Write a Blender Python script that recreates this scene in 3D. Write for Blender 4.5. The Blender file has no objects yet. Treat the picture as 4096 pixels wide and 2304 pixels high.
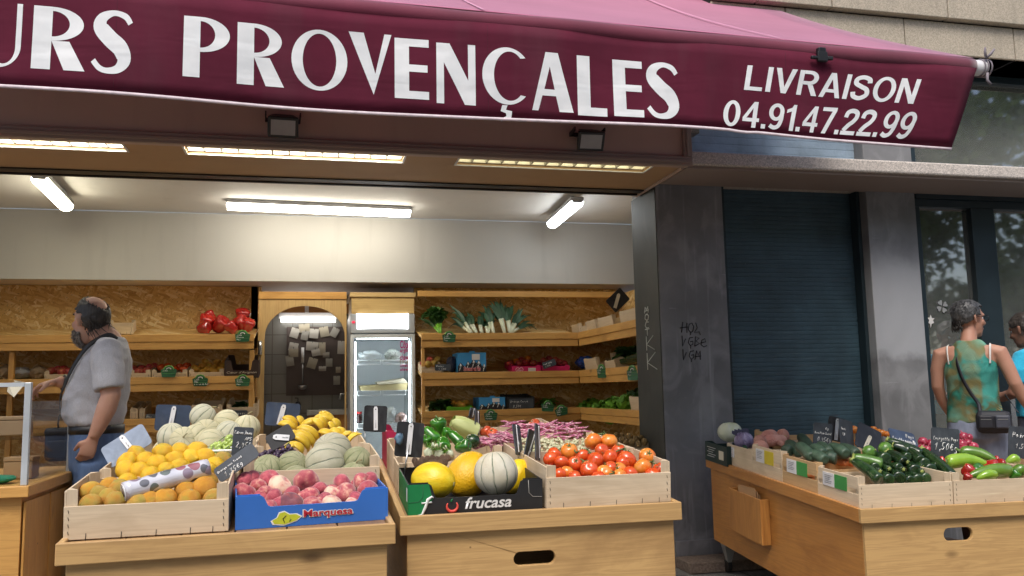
import bpy, bmesh, math, random
from mathutils import Vector, Matrix, Euler, noise as mnoise
SC = bpy.context.scene
COL = SC.collection
RN = random.Random(11)
PI = math.pi
V = Vector

# ---------------------------------------------------------------- camera
CAMP = V((0, 0, 1.2))
FPX = 849.3
YAW, PIT, ROL = [math.radians(a) for a in (13.286, 6.789, 1.177)]
FW = V((math.sin(YAW)*math.cos(PIT), math.cos(YAW)*math.cos(PIT), math.sin(PIT)))
_r = V((math.cos(YAW), -math.sin(YAW), 0)); _u = _r.cross(FW)
RT = _r*math.cos(ROL) - _u*math.sin(ROL)
UP = _u*math.cos(ROL) + _r*math.sin(ROL)
cd = bpy.data.cameras.new("camera"); cam = bpy.data.objects.new("camera", cd); COL.objects.link(cam)
cam.matrix_world = Matrix(((RT.x, UP.x, -FW.x, 0), (RT.y, UP.y, -FW.y, 0), (RT.z, UP.z, -FW.z, 1.2), (0, 0, 0, 1)))
cd.sensor_width = 36; cd.lens = 36*FPX/1024; cd.clip_start = .05; cd.clip_end = 500
SC.camera = cam

def ray(p):                       # direction through a point measured on the 4096 px photograph
    return FW + RT*((p[0]/4-512)/FPX) - UP*((p[1]/4-288)/FPX)
def onx(p, x): d = ray(p); return CAMP + d*(x/d.x)
def ony(p, y): d = ray(p); return CAMP + d*(y/d.y)
def onz(p, z): d = ray(p); return CAMP + d*((z-1.2)/d.z)
def onp(p, y0, z0, s):            # sloping plane z = z0 + s (y - y0)
    d = ray(p); return CAMP + d*((z0 - s*y0 - 1.2)/(d.z - s*d.y))
def s6(x, y): return (x*1.59006, y*1.59006)       # from the 2576 px view
def crop(x0, y0, x1, w):
    k = (x1-x0)/w
    return lambda x, y: (x0+x*k, y0+y*k)
def rad(p, pos, rpx4): return rpx4/4/FPX*((pos-CAMP).dot(FW))

# ---------------------------------------------------------------- objects
def tag(o, label=None, cat=None, group=None, kind=None):
    if label: o['label'] = label
    if cat: o['category'] = cat
    if group: o['group'] = group
    if kind: o['kind'] = kind
    return o
def thing(name, loc=(0, 0, 0), rot=(0, 0, 0), label=None, cat=None, group=None):
    o = bpy.data.objects.new(name, None); COL.objects.link(o)
    o.location = loc; o.rotation_euler = rot; o.empty_display_size = .1
    o.matrix_basis = Matrix.LocRotScale(V(loc), Euler(rot), V((1, 1, 1)))
    return tag(o, label, cat, group)
def wmat(o):
    m = o.matrix_basis.copy()
    while o.parent: o = o.parent; m = o.matrix_basis @ m
    return m
def copy_tree(o, parent=None, loc=None, rot=None, scale=None):
    c = o.copy(); COL.objects.link(c); c.parent = parent
    if loc is not None: c.location = loc
    if rot is not None: c.rotation_euler = rot
    if scale is not None: c.scale = scale if not isinstance(scale, (int, float)) else (scale,)*3
    for ch in list(o.children): copy_tree(ch, c)
    return c

class MB:
    """collects shapes, then links them as one mesh object"""
    def __init__(s): s.bm = bmesh.new(); s.mi = 0; s.smooth = False
    def face(s, vs, smooth=None):
        try: f = s.bm.faces.new(vs)
        except ValueError: return None
        f.material_index = s.mi; f.smooth = s.smooth if smooth is None else smooth
        return f
    def quad(s, a, b, c, d): return s.face([s.bm.verts.new(V(q)) for q in (a, b, c, d)])
    def poly(s, pts): return s.face([s.bm.verts.new(V(q)) for q in pts])
    def box(s, x0, x1, y0, y1, z0, z1, m=None):
        v = [s.bm.verts.new((m @ V(q)) if m else V(q)) for q in
             ((x0,y0,z0),(x1,y0,z0),(x1,y1,z0),(x0,y1,z0),(x0,y0,z1),(x1,y0,z1),(x1,y1,z1),(x0,y1,z1))]
        for i in ((0,3,2,1),(4,5,6,7),(0,1,5,4),(1,2,6,5),(2,3,7,6),(3,0,4,7)): s.face([v[j] for j in i], False)
        return s
    def hexa(s, pts):             # 8 corners, bottom four then top four
        v = [s.bm.verts.new(V(q)) for q in pts]
        for i in ((0,3,2,1),(4,5,6,7),(0,1,5,4),(1,2,6,5),(2,3,7,6),(3,0,4,7)): s.face([v[j] for j in i], False)
        return s
    def rings(s, rs, closed=True, cap=True, smooth=True):
        rows = [[s.bm.verts.new(V(q)) for q in r] for r in rs]
        n = len(rows[0])
        for a, b in zip(rows, rows[1:]):
            for i in range(n if closed else n-1):
                s.face([a[i], a[(i+1) % n], b[(i+1) % n], b[i]], smooth)
        if cap and closed:
            s.face(rows[0][::-1], smooth); s.face(rows[-1], smooth)
        return rows
    def tube(s, pts, rads, seg=10, cap=True, smooth=True, up=None):
        pts = [V(p) for p in pts]
        if isinstance(rads, (int, float)): rads = [rads]*len(pts)
        rs = []; prev = None
        for i, p in enumerate(pts):
            t = (pts[min(i+1, len(pts)-1)] - pts[max(i-1, 0)]).normalized()
            if prev is None:
                a = V(up) if up else (V((0, 0, 1)) if abs(t.z) < .9 else V((1, 0, 0)))
                n = (a - t*a.dot(t)).normalized()
            else: n = (prev - t*prev.dot(t)).normalized()
            prev = n; b = t.cross(n)
            ra, rb = rads[i] if isinstance(rads[i], (tuple, list)) else (rads[i], rads[i])
            rs.append([p + n*ra*math.cos(2*PI*k/seg) + b*rb*math.sin(2*PI*k/seg) for k in range(seg)])
        s.rings(rs, cap=cap, smooth=smooth); return s
    def lathe(s, prof, seg=20, m=None, lob=None, smooth=True):   # prof: (r, z) bottom to top
        rs = []
        for r, z in prof:
            ring = []
            for k in range(seg):
                a = 2*PI*k/seg; rr = r*(lob(a, z) if lob else 1)
                q = V((rr*math.cos(a), rr*math.sin(a), z)); ring.append(m @ q if m else q)
            rs.append(ring)
        s.rings(rs, smooth=smooth); return s
    def ball(s, c, r, seg=14, m=None):
        c = V(c); rr = V(r) if not isinstance(r, (int, float)) else V((r, r, r))
        n = max(6, seg//2+1); rs = []
        for i in range(n):
            th = PI*(i+.12)/(n-1+.24)
            ring = []
            for k in range(seg):
                a = 2*PI*k/seg
                q = V((rr.x*math.sin(th)*math.cos(a), rr.y*math.sin(th)*math.sin(a), -rr.z*math.cos(th)))
                ring.append(c + (m.to_3x3() @ q if m else q))
            rs.append(ring)
        s.rings(rs); return s
    def prism(s, pts, d, m=None, smooth=False):    # polygon in xz extruded along y by d
        f = [s.bm.verts.new((m @ V((x, 0, z))) if m else V((x, 0, z))) for x, z in pts]
        b = [s.bm.verts.new((m @ V((x, d, z))) if m else V((x, d, z))) for x, z in pts]
        n = len(pts)
        s.face(f, False); s.face(b[::-1], False)
        for i in range(n): s.face([f[(i+1) % n], f[i], b[i], b[(i+1) % n]], smooth)
        return s
    def obj(s, name, mat, parent=None, world=True, bevel=0, sub=0, recalc=True):
        if recalc: bmesh.ops.recalc_face_normals(s.bm, faces=s.bm.faces)
        me = bpy.data.meshes.new(name); s.bm.to_mesh(me); s.bm.free()
        for m in (mat if isinstance(mat, (list, tuple)) else [mat]): me.materials.append(m)
        o = bpy.data.objects.new(name, me); COL.objects.link(o)
        if parent:
            o.parent = parent
            if world: me.transform(wmat(parent).inverted())
        if bevel:
            b = o.modifiers.new("edge", 'BEVEL'); b.width = bevel; b.segments = 2; b.limit_method = 'ANGLE'; b.angle_limit = .6
            b.harden_normals = False
        if sub:
            b = o.modifiers.new("soft", 'SUBSURF'); b.levels = sub; b.render_levels = sub
        return o

def fuse(mb, name, mat, parent, voxel=.007, smooth=6, matfn=None, wrinkle=None, world=True):
    """one continuous skin over all the shapes collected in mb"""
    me = bpy.data.meshes.new("t"); bmesh.ops.recalc_face_normals(mb.bm, faces=mb.bm.faces); mb.bm.to_mesh(me); mb.bm.free()
    o = bpy.data.objects.new("t", me); COL.objects.link(o)
    r = o.modifiers.new("r", 'REMESH'); r.mode = 'VOXEL'; r.voxel_size = voxel; r.use_smooth_shade = True
    if smooth:
        q = o.modifiers.new("s", 'SMOOTH'); q.factor = .5; q.iterations = smooth
    dg = bpy.context.evaluated_depsgraph_get()
    nm = bpy.data.meshes.new_from_object(o.evaluated_get(dg))
    bpy.data.objects.remove(o); bpy.data.meshes.remove(me)
    nm.name = name
    for m in (mat if isinstance(mat, (list, tuple)) else [mat]): nm.materials.append(m)
    if wrinkle:
        ns = [v.normal.copy() for v in nm.vertices]
        for v, n in zip(nm.vertices, ns): v.co += n*wrinkle(v.co)
    for p in nm.polygons:
        p.use_smooth = True
        p.material_index = matfn(p.center) if matfn else 0
    b = bpy.data.objects.new(name, nm); COL.objects.link(b)
    if parent:
        b.parent = parent
        if world: nm.transform(wmat(parent).inverted())
    return b

def ordn(i): return ("first second third fourth fifth sixth seventh eighth ninth tenth eleventh twelfth thirteenth fourteenth fifteenth sixteenth "
    "seventeenth eighteenth nineteenth twentieth").split()[i]
# ---------------------------------------------------------------- materials
class NT:
    def __init__(s, name):
        s.m = bpy.data.materials.new(name); s.m.use_nodes = True; s.t = s.m.node_tree; s.t.nodes.clear()
        s.out = s.n('ShaderNodeOutputMaterial')
    def n(s, ty, **kw):
        nd = s.t.nodes.new(ty)
        for k, v in kw.items(): setattr(nd, k, v)
        return nd
    def l(s, a, b): s.t.links.new(a, b)
    def set(s, sock, v):
        if hasattr(v, 'is_linked') or hasattr(v, 'links'): s.l(v, sock)
        elif isinstance(v, (tuple, list)) and len(v) == 3 and sock.type == 'RGBA': sock.default_value = (*v, 1)
        else: sock.default_value = v
    def coord(s, scale=(1, 1, 1), kind='Object', off=None, rot=(0, 0, 0)):
        c = s.n('ShaderNodeTexCoord').outputs[kind]
        if off == 'island':
            g = s.n('ShaderNodeNewGeometry'); k = s.n('ShaderNodeVectorMath', operation='SCALE'); k.inputs[0].default_value = (17, 11, 23); s.l(g.outputs['Random Per Island'], k.inputs['Scale'])
            a = s.n('ShaderNodeVectorMath', operation='ADD'); s.l(c, a.inputs[0]); s.l(k.outputs[0], a.inputs[1]); c = a.outputs[0]
        if off in ('object', 'island'):
            g = s.n('ShaderNodeObjectInfo'); k = s.n('ShaderNodeVectorMath', operation='SCALE'); k.inputs[0].default_value = (31, 19, 7); s.l(g.outputs['Random'], k.inputs['Scale'])
            a = s.n('ShaderNodeVectorMath', operation='ADD'); s.l(c, a.inputs[0]); s.l(k.outputs[0], a.inputs[1]); c = a.outputs[0]
        m = s.n('ShaderNodeMapping'); s.l(c, m.inputs['Vector']); m.inputs['Scale'].default_value = scale; m.inputs['Rotation'].default_value = rot
        return m.outputs[0]
    def noise(s, vec, scale=5, detail=4, dist=0, rough=.55):
        t = s.n('ShaderNodeTexNoise'); s.l(vec, t.inputs['Vector']); t.inputs['Scale'].default_value = scale; t.inputs['Detail'].default_value = detail
        t.inputs['Distortion'].default_value = dist; t.inputs['Roughness'].default_value = rough; return t.outputs[0]
    def vor(s, vec, scale=5, feature='F1', out='Distance', rnd=1):
        t = s.n('ShaderNodeTexVoronoi', feature=feature); s.l(vec, t.inputs['Vector']); t.inputs['Scale'].default_value = scale; t.inputs['Randomness'].default_value = rnd; return t.outputs[out]
    def ramp(s, fac, stops, interp='LINEAR'):
        r = s.n('ShaderNodeValToRGB'); s.l(fac, r.inputs[0]); r.color_ramp.interpolation = interp; e = r.color_ramp.elements
        while len(e) < len(stops): e.new(.5)
        for q, (p, c) in zip(e, stops): q.position = p; q.color = (*c, 1) if not isinstance(c, (int, float)) else (c, c, c, 1)
        return r.outputs[0]
    def mix(s, f, a, b, mode='MIX'):
        m = s.n('ShaderNodeMix', data_type='RGBA', blend_type=mode); s.set(m.inputs[0], f); s.set(m.inputs[6], a); s.set(m.inputs[7], b); return m.outputs[2]
    def math(s, op, a, b=0, c=0):
        m = s.n('ShaderNodeMath', operation=op); s.set(m.inputs[0], a); s.set(m.inputs[1], b); s.set(m.inputs[2], c); return m.outputs[0]
    def sep(s, v):
        m = s.n('ShaderNodeSeparateXYZ'); s.l(v, m.inputs[0]); return m.outputs
    def bump(s, h, strength=.3, dist=.002, normal=None):
        b = s.n('ShaderNodeBump'); s.l(h, b.inputs['Height']); b.inputs['Strength'].default_value = strength; b.inputs['Distance'].default_value = dist
        if normal: s.l(normal, b.inputs['Normal'])
        return b.outputs[0]
    def hue(s, col, amt=.1):      # each object, each loose piece a little lighter or darker
        i = s.n('ShaderNodeObjectInfo'); v = s.math('MULTIPLY_ADD', i.outputs['Random'], 2*amt, 1-amt)
        h = s.n('ShaderNodeHueSaturation'); s.l(v, h.inputs['Value']); s.set(h.inputs['Color'], col); return h.outputs[0]
    def isl(s, col, amt=.1):
        i = s.n('ShaderNodeNewGeometry'); v = s.math('MULTIPLY_ADD', i.outputs['Random Per Island'], 2*amt, 1-amt)
        h = s.n('ShaderNodeHueSaturation'); s.l(v, h.inputs['Value']); s.set(h.inputs['Color'], col); return h.outputs[0]
    def pbr(s, col, rough=.6, normal=None, **kw):
        p = s.n('ShaderNodeBsdfPrincipled'); s.set(p.inputs['Base Color'], col); s.set(p.inputs['Roughness'], rough)
        if normal: s.l(normal, p.inputs['Normal'])
        for k, v in kw.items(): s.set(p.inputs[k.replace('_', ' ')], v)
        s.l(p.outputs[0], s.out.inputs[0]); return s.m

def sc3(c, k): return tuple(x*k for x in c)
def plain(name, col, rough=.6, var=.12, scale=6, bump=.15, bscale=90, bdist=.001, rnd=.06, **kw):
    s = NT(name); c = s.coord(off='object')
    n = s.noise(c, scale, 5)
    k = s.ramp(n, [(.3, sc3(col, 1-var)), (.7, sc3(col, 1+var))])
    if rnd: k = s.hue(k, rnd)
    nm = s.bump(s.noise(c, bscale, 3), bump, bdist) if bump else None
    rr = s.math('MULTIPLY_ADD', n, .2, rough-.1) if rough > .15 else rough
    return s.pbr(k, rr, nm, **kw)
def wood(name, col, dark, axis=0, rough=.5, contrast=1.0, knots=True, isl=.1, grain=1.0):
    s = NT(name)
    def sc(al, ac): v = [ac]*3; v[axis] = al; return tuple(v)
    c1 = s.coord(sc(1.0, 21), off='island'); n1 = s.noise(c1, 1.5*grain, 4, .9)
    c2 = s.coord(sc(3, 120), off='island'); n2 = s.noise(c2, 1.5, 3)
    band = s.math('FRACT', s.math('MULTIPLY', n1, 5.0))
    band = s.math('ABSOLUTE', s.math('SUBTRACT', band, .5))
    f = s.math('ADD', s.math('MULTIPLY', band, 1.1*contrast), s.math('MULTIPLY', n2, .55))
    k = s.ramp(f, [(.12, tuple(a*.55+b*.45 for a, b in zip(col, dark))), (.75, col)])
    big = s.noise(s.coord(sc(.8, 2), off='island'), 2.5, 3)
    k = s.mix(s.ramp(big, [(.35, 0), (.75, .45)]), k, tuple(a*.7+b*.3 for a, b in zip(col, dark)))
    if knots:
        kn = s.vor(s.coord(sc(2.2, 5), off='island'), 1.0)
        kf = s.ramp(kn, [(.035, 1), (.11, 0)])
        k = s.mix(s.math('MULTIPLY', kf, .8), k, sc3(dark, .55))
    if isl: k = s.isl(k, isl)
    nm = s.bump(n2, .25, .0012)
    g0 = s.coord(sc(1.2, 2.2), off='object'); k = s.mix(s.ramp(s.noise(g0, 2.4, 5, .5), [(.52, 0), (.72, .42)]), k, sc3(dark, .9))
    k = s.mix(s.math('MULTIPLY', s.ramp(s.vor(s.coord(off='object'), 5.5), [(.018, 1), (.03, 0)]), .75), k, sc3(dark, .35))
    k = s.mix(s.ramp(s.noise(s.coord(sc(2.0, 30), off='object'), 1.3, 2), [(.70, 0), (.78, .5)]), k, tuple(min(.85, q*1.35) for q in col))
    return s.pbr(k, s.math('MULTIPLY_ADD', n2, .25, rough-.12), nm)
def emit(name, col, strength):
    s = NT(name); e = s.n('ShaderNodeEmission'); e.inputs[0].default_value = (*col, 1); e.inputs[1].default_value = strength
    s.l(e.outputs[0], s.out.inputs[0]); return s.m
def glassy(name, tint=(.93, .95, .94), refl=.9, rough=.02, ior=1.5, k=1, painted_refl=0):
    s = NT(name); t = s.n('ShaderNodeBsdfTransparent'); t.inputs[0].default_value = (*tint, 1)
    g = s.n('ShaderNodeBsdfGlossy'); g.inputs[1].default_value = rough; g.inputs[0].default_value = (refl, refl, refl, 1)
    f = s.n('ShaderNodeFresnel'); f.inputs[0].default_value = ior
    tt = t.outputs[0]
    if painted_refl:  # grey diffuse share paints a brighter street reflection onto the pane
        df = s.n('ShaderNodeBsdfDiffuse'); df.inputs[0].default_value = (.38, .40, .37, 1); dm = s.n('ShaderNodeMixShader'); s.l(s.math('MULTIPLY', s.noise(s.coord((1, 1, .5)), 1.3, 4), painted_refl*2), dm.inputs[0]); s.l(tt, dm.inputs[1]); s.l(df.outputs[0], dm.inputs[2]); tt = dm.outputs[0]
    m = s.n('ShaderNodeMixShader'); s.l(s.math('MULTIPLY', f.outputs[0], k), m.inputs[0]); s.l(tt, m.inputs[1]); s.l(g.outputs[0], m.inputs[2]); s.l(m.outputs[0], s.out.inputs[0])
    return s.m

PINE = (.62, .34, .095); PINED = (.32, .13, .025)
W = {}
for ax, nm in enumerate('xyz'):
    W['pine'+nm] = wood('pine_'+nm, PINE, PINED, ax)
    W['stall'+nm] = wood('stall_pine_'+nm, (.54, .335, .135), (.24, .12, .045), ax, rough=.45)
    W['orange'+nm] = wood('orange_pine_'+nm, (.50, .225, .055), (.24, .08, .02), ax, rough=.4)
    W['crate'+nm] = wood('poplar_'+nm, (.72, .59, .42), (.38, .26, .15), ax, rough=.75, contrast=.55, isl=.09)
    W['warmcrate'+nm] = wood('warm_poplar_'+nm, (.60, .40, .20), (.30, .16, .07), ax, rough=.72, contrast=.6, isl=.09)
W['top'] = wood('worn_table_top', (.30, .17, .075), (.10, .05, .02), 1, rough=.5)

def osb():
    s = NT('osb_board')
    out = None
    c = s.coord((1, 1, 1))
    x = s.sep(c)
    cx = s.n('ShaderNodeCombineXYZ'); s.l(s.math('ADD', x[0], x[1]), cx.inputs[0]); s.l(x[2], cx.inputs[1])
    for i, (rot, sc) in enumerate(((1.75, (13, 56, 1)), (1.1, (13, 60, 1)), (2.3, (15, 54, 1)), (.35, (12, 50, 1)))):
        m0 = s.n('ShaderNodeMapping'); s.l(cx.outputs[0], m0.inputs[0]); m0.inputs['Rotation'].default_value = (0, 0, rot); m0.inputs['Location'].default_value = (i*3.3, i*1.7, 0)
        m = s.n('ShaderNodeMapping'); s.l(m0.outputs[0], m.inputs[0]); m.inputs['Scale'].default_value = sc
        v = s.n('ShaderNodeTexVoronoi'); s.l(m.outputs[0], v.inputs['Vector']); v.inputs['Scale'].default_value = 1.0
        col = s.ramp(s.sep(v.outputs['Color'])[0], [(0, (.52, .29, .085)), (.4, (.66, .41, .14)), (.75, (.74, .51, .21)), (1, (.86, .68, .38))])
        if out is None: out = col
        else: out = s.mix(s.ramp(s.sep(v.outputs['Color'])[1], [(.52, 0), (.56, 1)]), out, col)
    sp = s.ramp(s.noise(c, 60, 3), [(.30, .45), (.38, 1)])
    out = s.mix(1.0, out, sp, 'MULTIPLY')
    return s.pbr(out, .55, s.bump(s.noise(c, 30, 4), .3, .002))
W['osb'] = osb()

def stone(name, col, sc=55, var=.35, rough=.85):
    s = NT(name); c = s.coord()
    v = s.vor(c, sc, out='Color'); g = s.ramp(s.sep(v)[0], [(0, sc3(col, 1-var)), (.6, col), (1, sc3(col, 1+var*.7))])
    g = s.mix(s.ramp(s.noise(c, 1.3, 4), [(.4, 0), (.7, .35)]), g, sc3(col, .62))
    st = s.noise(s.coord((9, 9, .6)), 1.5, 3)
    g = s.mix(s.ramp(st, [(.55, 0), (.72, .3)]), g, sc3(col, .5))
    return s.pbr(g, rough, s.bump(s.noise(c, sc*1.3, 3), .6, .004))
W['stone'] = stone('granite_aggregate', (.50, .43, .33), 150, .26)
W['ledge'] = stone('ledge_aggregate', (.62, .56, .50), 140, .36)

def wallpaint(name, col, dirt=.2):
    s = NT(name); c = s.coord()
    n = s.noise(c, .9, 5); k = s.mix(s.ramp(n, [(.4, 0), (.75, dirt)]), col, sc3(col, .72))
    sp = s.ramp(s.vor(c, 7), [(.012, 1), (.022, 0)])
    k = s.mix(s.math('MULTIPLY', sp, .7), k, (.12, .10, .08))
    dr = s.ramp(s.noise(s.coord((3, 3, .35)), 2.2, 4), [(.56, 0), (.75, dirt*.7)])
    k = s.mix(dr, k, sc3(col, .6))
    return s.pbr(k, .7, s.bump(s.noise(c, 45, 3), .12, .002))
W['white'] = wallpaint('white_wall_paint', (.53, .515, .485), .3); W['ceil'] = wallpaint('white_ceiling_paint', (.76, .74, .71), .25)
W['soffit'] = wallpaint('tan_soffit_panel', (.50, .32, .17), .3)
W['fascia'] = wallpaint('taupe_fascia_panel', (.52, .38, .31), .35)
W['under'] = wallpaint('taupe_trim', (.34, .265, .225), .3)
W['lowceil'] = wallpaint('greyish_ceiling', (.66, .58, .54), .35)
W['floor'] = plain('shop_floor_tile', (.48, .42, .36), .5)

def pillar_m(name, col, patch=None, zed=1.37, streak=.4):
    s = NT(name); c = s.coord()
    n = s.noise(c, 2.2, 6, .4); k = s.ramp(n, [(.3, sc3(col, .72)), (.55, col), (.75, sc3(col, 1.35))])
    st = s.ramp(s.noise(s.coord((14, 14, .9)), 1.4, 4), [(.58, 0), (.72, streak)])
    k = s.mix(st, k, sc3(col, 2.3))
    k = s.mix(s.ramp(s.noise(s.coord((1.5, 1.5, 1)), 3.1, 6, .8), [(.50, 0), (.62, .5)]), k, sc3(col, 1.55))
    hb = s.ramp(s.noise(s.coord((3, 3, 40)), 1.0, 3), [(.70, 0), (.76, .7)]); k = s.mix(s.math('MULTIPLY', hb, s.ramp(s.noise(c, 2.4, 2), [(.5, 0), (.6, 1)])), k, sc3(col, 2.6))
    if patch:
        z = s.sep(c)[2]; e = s.math('MULTIPLY_ADD', s.noise(c, 5, 4), .22, -.11)
        f = s.ramp(s.math('ADD', s.math('SUBTRACT', z, zed-.5), e), [(.46, 0), (.54, 1)])
        f = s.math('MULTIPLY', f, s.ramp(s.math('ADD', s.math('SUBTRACT', z, 1.62), e), [(.42, 1), (.62, 0)]))
        k = s.mix(f, k, s.ramp(n, [(.3, sc3(patch, .85)), (.7, patch)]))
    scr = s.ramp(s.vor(s.coord((3, 3, 28)), 1.1), [(.02, 1), (.035, 0)])
    k = s.mix(s.math('MULTIPLY', scr, .5), k, (.4, .4, .4))
    return s.pbr(k, .55, s.bump(s.noise(c, 30, 4), .2, .002))
W['pillar'] = pillar_m('slate_grey_paint', (.215, .215, .225))
W['pillar2'] = pillar_m('patched_grey_paint', (.21, .212, .218), (.42, .43, .45), 1.37, .15)
W['jamb'] = pillar_m('greenish_black_paint', (.032, .034, .031), streak=.15)
def shutter_m(name, col):
    s = NT(name); c = s.coord()
    n = s.noise(c, 2.5, 5); k = s.ramp(n, [(.3, sc3(col, .7)), (.7, sc3(col, 1.3))])
    sc = s.ramp(s.noise(s.coord((1.2, 1, 70)), 2.2, 2), [(.67, 0), (.74, 1)])
    sc = s.math('MULTIPLY', sc, s.ramp(s.noise(c, 1.7, 3), [(.42, 0), (.62, .55)]))
    k = s.mix(sc, k, (.28, .34, .38))
    k = s.mix(s.ramp(s.noise(s.coord((2.5, 2.5, .7)), 1.8, 5, .6), [(.5, 0), (.75, .5)]), k, sc3(col, .5))
    k = s.mix(s.math('MULTIPLY', s.ramp(s.vor(c, 5), [(.012, 1), (.02, 0)]), .8), k, (.25, .28, .3))
    return s.pbr(k, .42, s.bump(s.noise(c, 55, 3), .5, .004, s.bump(s.noise(c, 2.6, 3), .8, .03)))
W['shutter'] = shutter_m('teal_shutter_paint', (.046, .088, .116))
W['shutter2'] = shutter_m('pale_blue_shutter_paint', (.36, .47, .58))
W['glass2'] = glassy('painted_refl_upper_glass', (.75, .78, .78), 1.0, .03, 3.2, 1, .46)  # upper panes take a larger share of the painted reflection
W['frame'] = plain('dark_teal_frame', (.018, .032, .040), .4)
W['black'] = plain('black_metal', (.012, .012, .013), .45)
W['dark'] = plain('dark_void', (.006, .006, .006), .9, bump=0)
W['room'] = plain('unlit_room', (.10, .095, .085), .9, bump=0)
W['metal'] = plain('brushed_metal', (.55, .56, .57), .32, Metallic=1.0)
W['alu'] = plain('aluminium_profile', (.62, .66, .70), .4, Metallic=.6)
W['wplast'] = plain('white_plastic', (.78, .78, .79), .35, .05)
W['gplast'] = plain('grey_plastic', (.42, .42, .43), .4)
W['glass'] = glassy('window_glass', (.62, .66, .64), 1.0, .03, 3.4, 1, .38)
W['cglass'] = glassy('case_glass', (.93, .94, .94), .7, .02, 1.3, .3)
W['paper'] = plain('white_paper', (.76, .74, .70), .8, .06)
W['cream'] = plain('cream_paper', (.70, .64, .50), .8, .08)
W['foam'] = plain('polystyrene', (.86, .87, .88), .7, .04, bump=.3)

def creases(s): return s.bump(s.math('ADD', s.noise(s.coord((1.6, 1.6, 7)), 1.3, 2, .5), s.math('MULTIPLY', s.noise(s.coord((5, 5, 1.8)), 1.2, 2, .4), .7)), .7, .009)
def cloth_m(name, col, weave=600, var=.12, sheen=.3, rough=.85, scale=5, crease=0):
    s = NT(name); c = s.coord()
    n = s.noise(c, scale, 5); k = s.ramp(n, [(.3, sc3(col, 1-var)), (.7, sc3(col, 1+var))])
    if crease: k = s.mix(s.ramp(s.noise(s.coord((2, 2, .4)), 1.8, 4), [(.52, 0), (.8, .35)]), k, tuple(q*.7+.05 for q in col))
    return s.pbr(k, rough, s.bump(s.noise(c, weave*.4, 2), .25, .0008, creases(s) if crease else None), Sheen_Weight=sheen, Specular_IOR_Level=.2)
W['valance'] = cloth_m('burgundy_valance', (.098, .011, .028), 300, .2, 0, .9, 3, 1)
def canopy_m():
    s = NT('sky_sheen_canopy'); c = s.coord()
    n = s.noise(c, 1.2, 5); k = s.ramp(n, [(.3, (.37, .088, .165)), (.7, (.48, .135, .235))])  # lighter pink than the valance: the sky's sheen painted into the roof colour
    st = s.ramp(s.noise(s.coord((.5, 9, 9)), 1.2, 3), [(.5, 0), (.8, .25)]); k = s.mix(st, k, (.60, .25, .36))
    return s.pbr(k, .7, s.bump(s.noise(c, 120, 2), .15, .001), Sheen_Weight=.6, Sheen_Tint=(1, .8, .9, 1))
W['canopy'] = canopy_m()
W['roll'] = cloth_m('burgundy_roll', (.16, .022, .048), 300, .2, .4, .7, 3)
def letter_m():
    s = NT('cream_letter_paint'); c = s.coord(); k = s.ramp(s.noise(c, 6, 5), [(.3, (.66, .68, .69)), (.6, (.80, .81, .81))])
    return s.pbr(k, .65, creases(s))
W['letter'] = letter_m()
W['hem'] = plain('white_hem', (.62, .52, .55), .8, .15, 30)

def slate(name, col, rough=.5):
    s = NT(name); c = s.coord(off='object')
    n = s.noise(c, 11, 5, .5); k = s.ramp(n, [(.35, col), (.75, sc3(col, 1.9))])
    sm = s.ramp(s.noise(s.coord((20, 6, 6), off='object'), 1.2, 4), [(.55, 0), (.8, .3)]); k = s.mix(sm, k, (.16, .17, .18))
    return s.pbr(k, rough, s.bump(s.noise(c, 90, 2), .1, .001))
W['slate'] = slate('chalkboard', (.035, .042, .052)); W['slateb'] = slate('black_board_back', (.012, .012, .014)); W['slateg'] = slate('grey_board_back', (.20, .24, .31), .3)
W['slatebl'] = slate('navy_board_back', (.035, .05, .085), .4)
W['chalk'] = plain('chalk', (.78, .78, .76), .9, .1)
W['ink'] = plain('black_ink', (.015, .015, .02), .5)
W['tag'] = plain('green_tag', (.02, .11, .045), .45, .25, 14)
W['taglt'] = plain('leaf_green_print', (.12, .35, .08), .5)
# ---------------------------------------------------------------- light, sky
wd = bpy.data.worlds.new("World"); SC.world = wd; wd.use_nodes = True
nt = wd.node_tree; bg = nt.nodes['Background']; sky = nt.nodes.new('ShaderNodeTexSky')
SUN_EL, SUN_AZ = math.radians(58), math.radians(205)
sky.sky_type = 'NISHITA'; sky.sun_disc = False; sky.sun_elevation = SUN_EL; sky.sun_rotation = SUN_AZ
sky.air_density = 1.0; sky.dust_density = 3.0; sky.ozone_density = .6
nt.links.new(sky.outputs[0], bg.inputs[0]); bg.inputs[1].default_value = .11
sd = bpy.data.lights.new("sun", 'SUN'); so = bpy.data.objects.new("sun", sd); COL.objects.link(so)
sd.energy = 1.3; sd.angle = math.radians(25); sd.color = (1, .96, .9)
sdir = V((math.sin(SUN_AZ)*math.cos(SUN_EL), math.cos(SUN_AZ)*math.cos(SUN_EL), math.sin(SUN_EL)))
so.rotation_euler = sdir.to_track_quat('Z', 'Y').to_euler()
SC.view_settings.view_transform = 'Standard'; SC.view_settings.look = 'None'; SC.view_settings.gamma = 1; SC.view_settings.exposure = .95
SC.render.engine = 'CYCLES'; SC.cycles.use_denoising = True; SC.cycles.max_bounces = 7; SC.cycles.transparent_max_bounces = 12
SC.cycles.sample_clamp_indirect = 4; SC.cycles.caustics_reflective = False; SC.cycles.caustics_refractive = False

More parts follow.
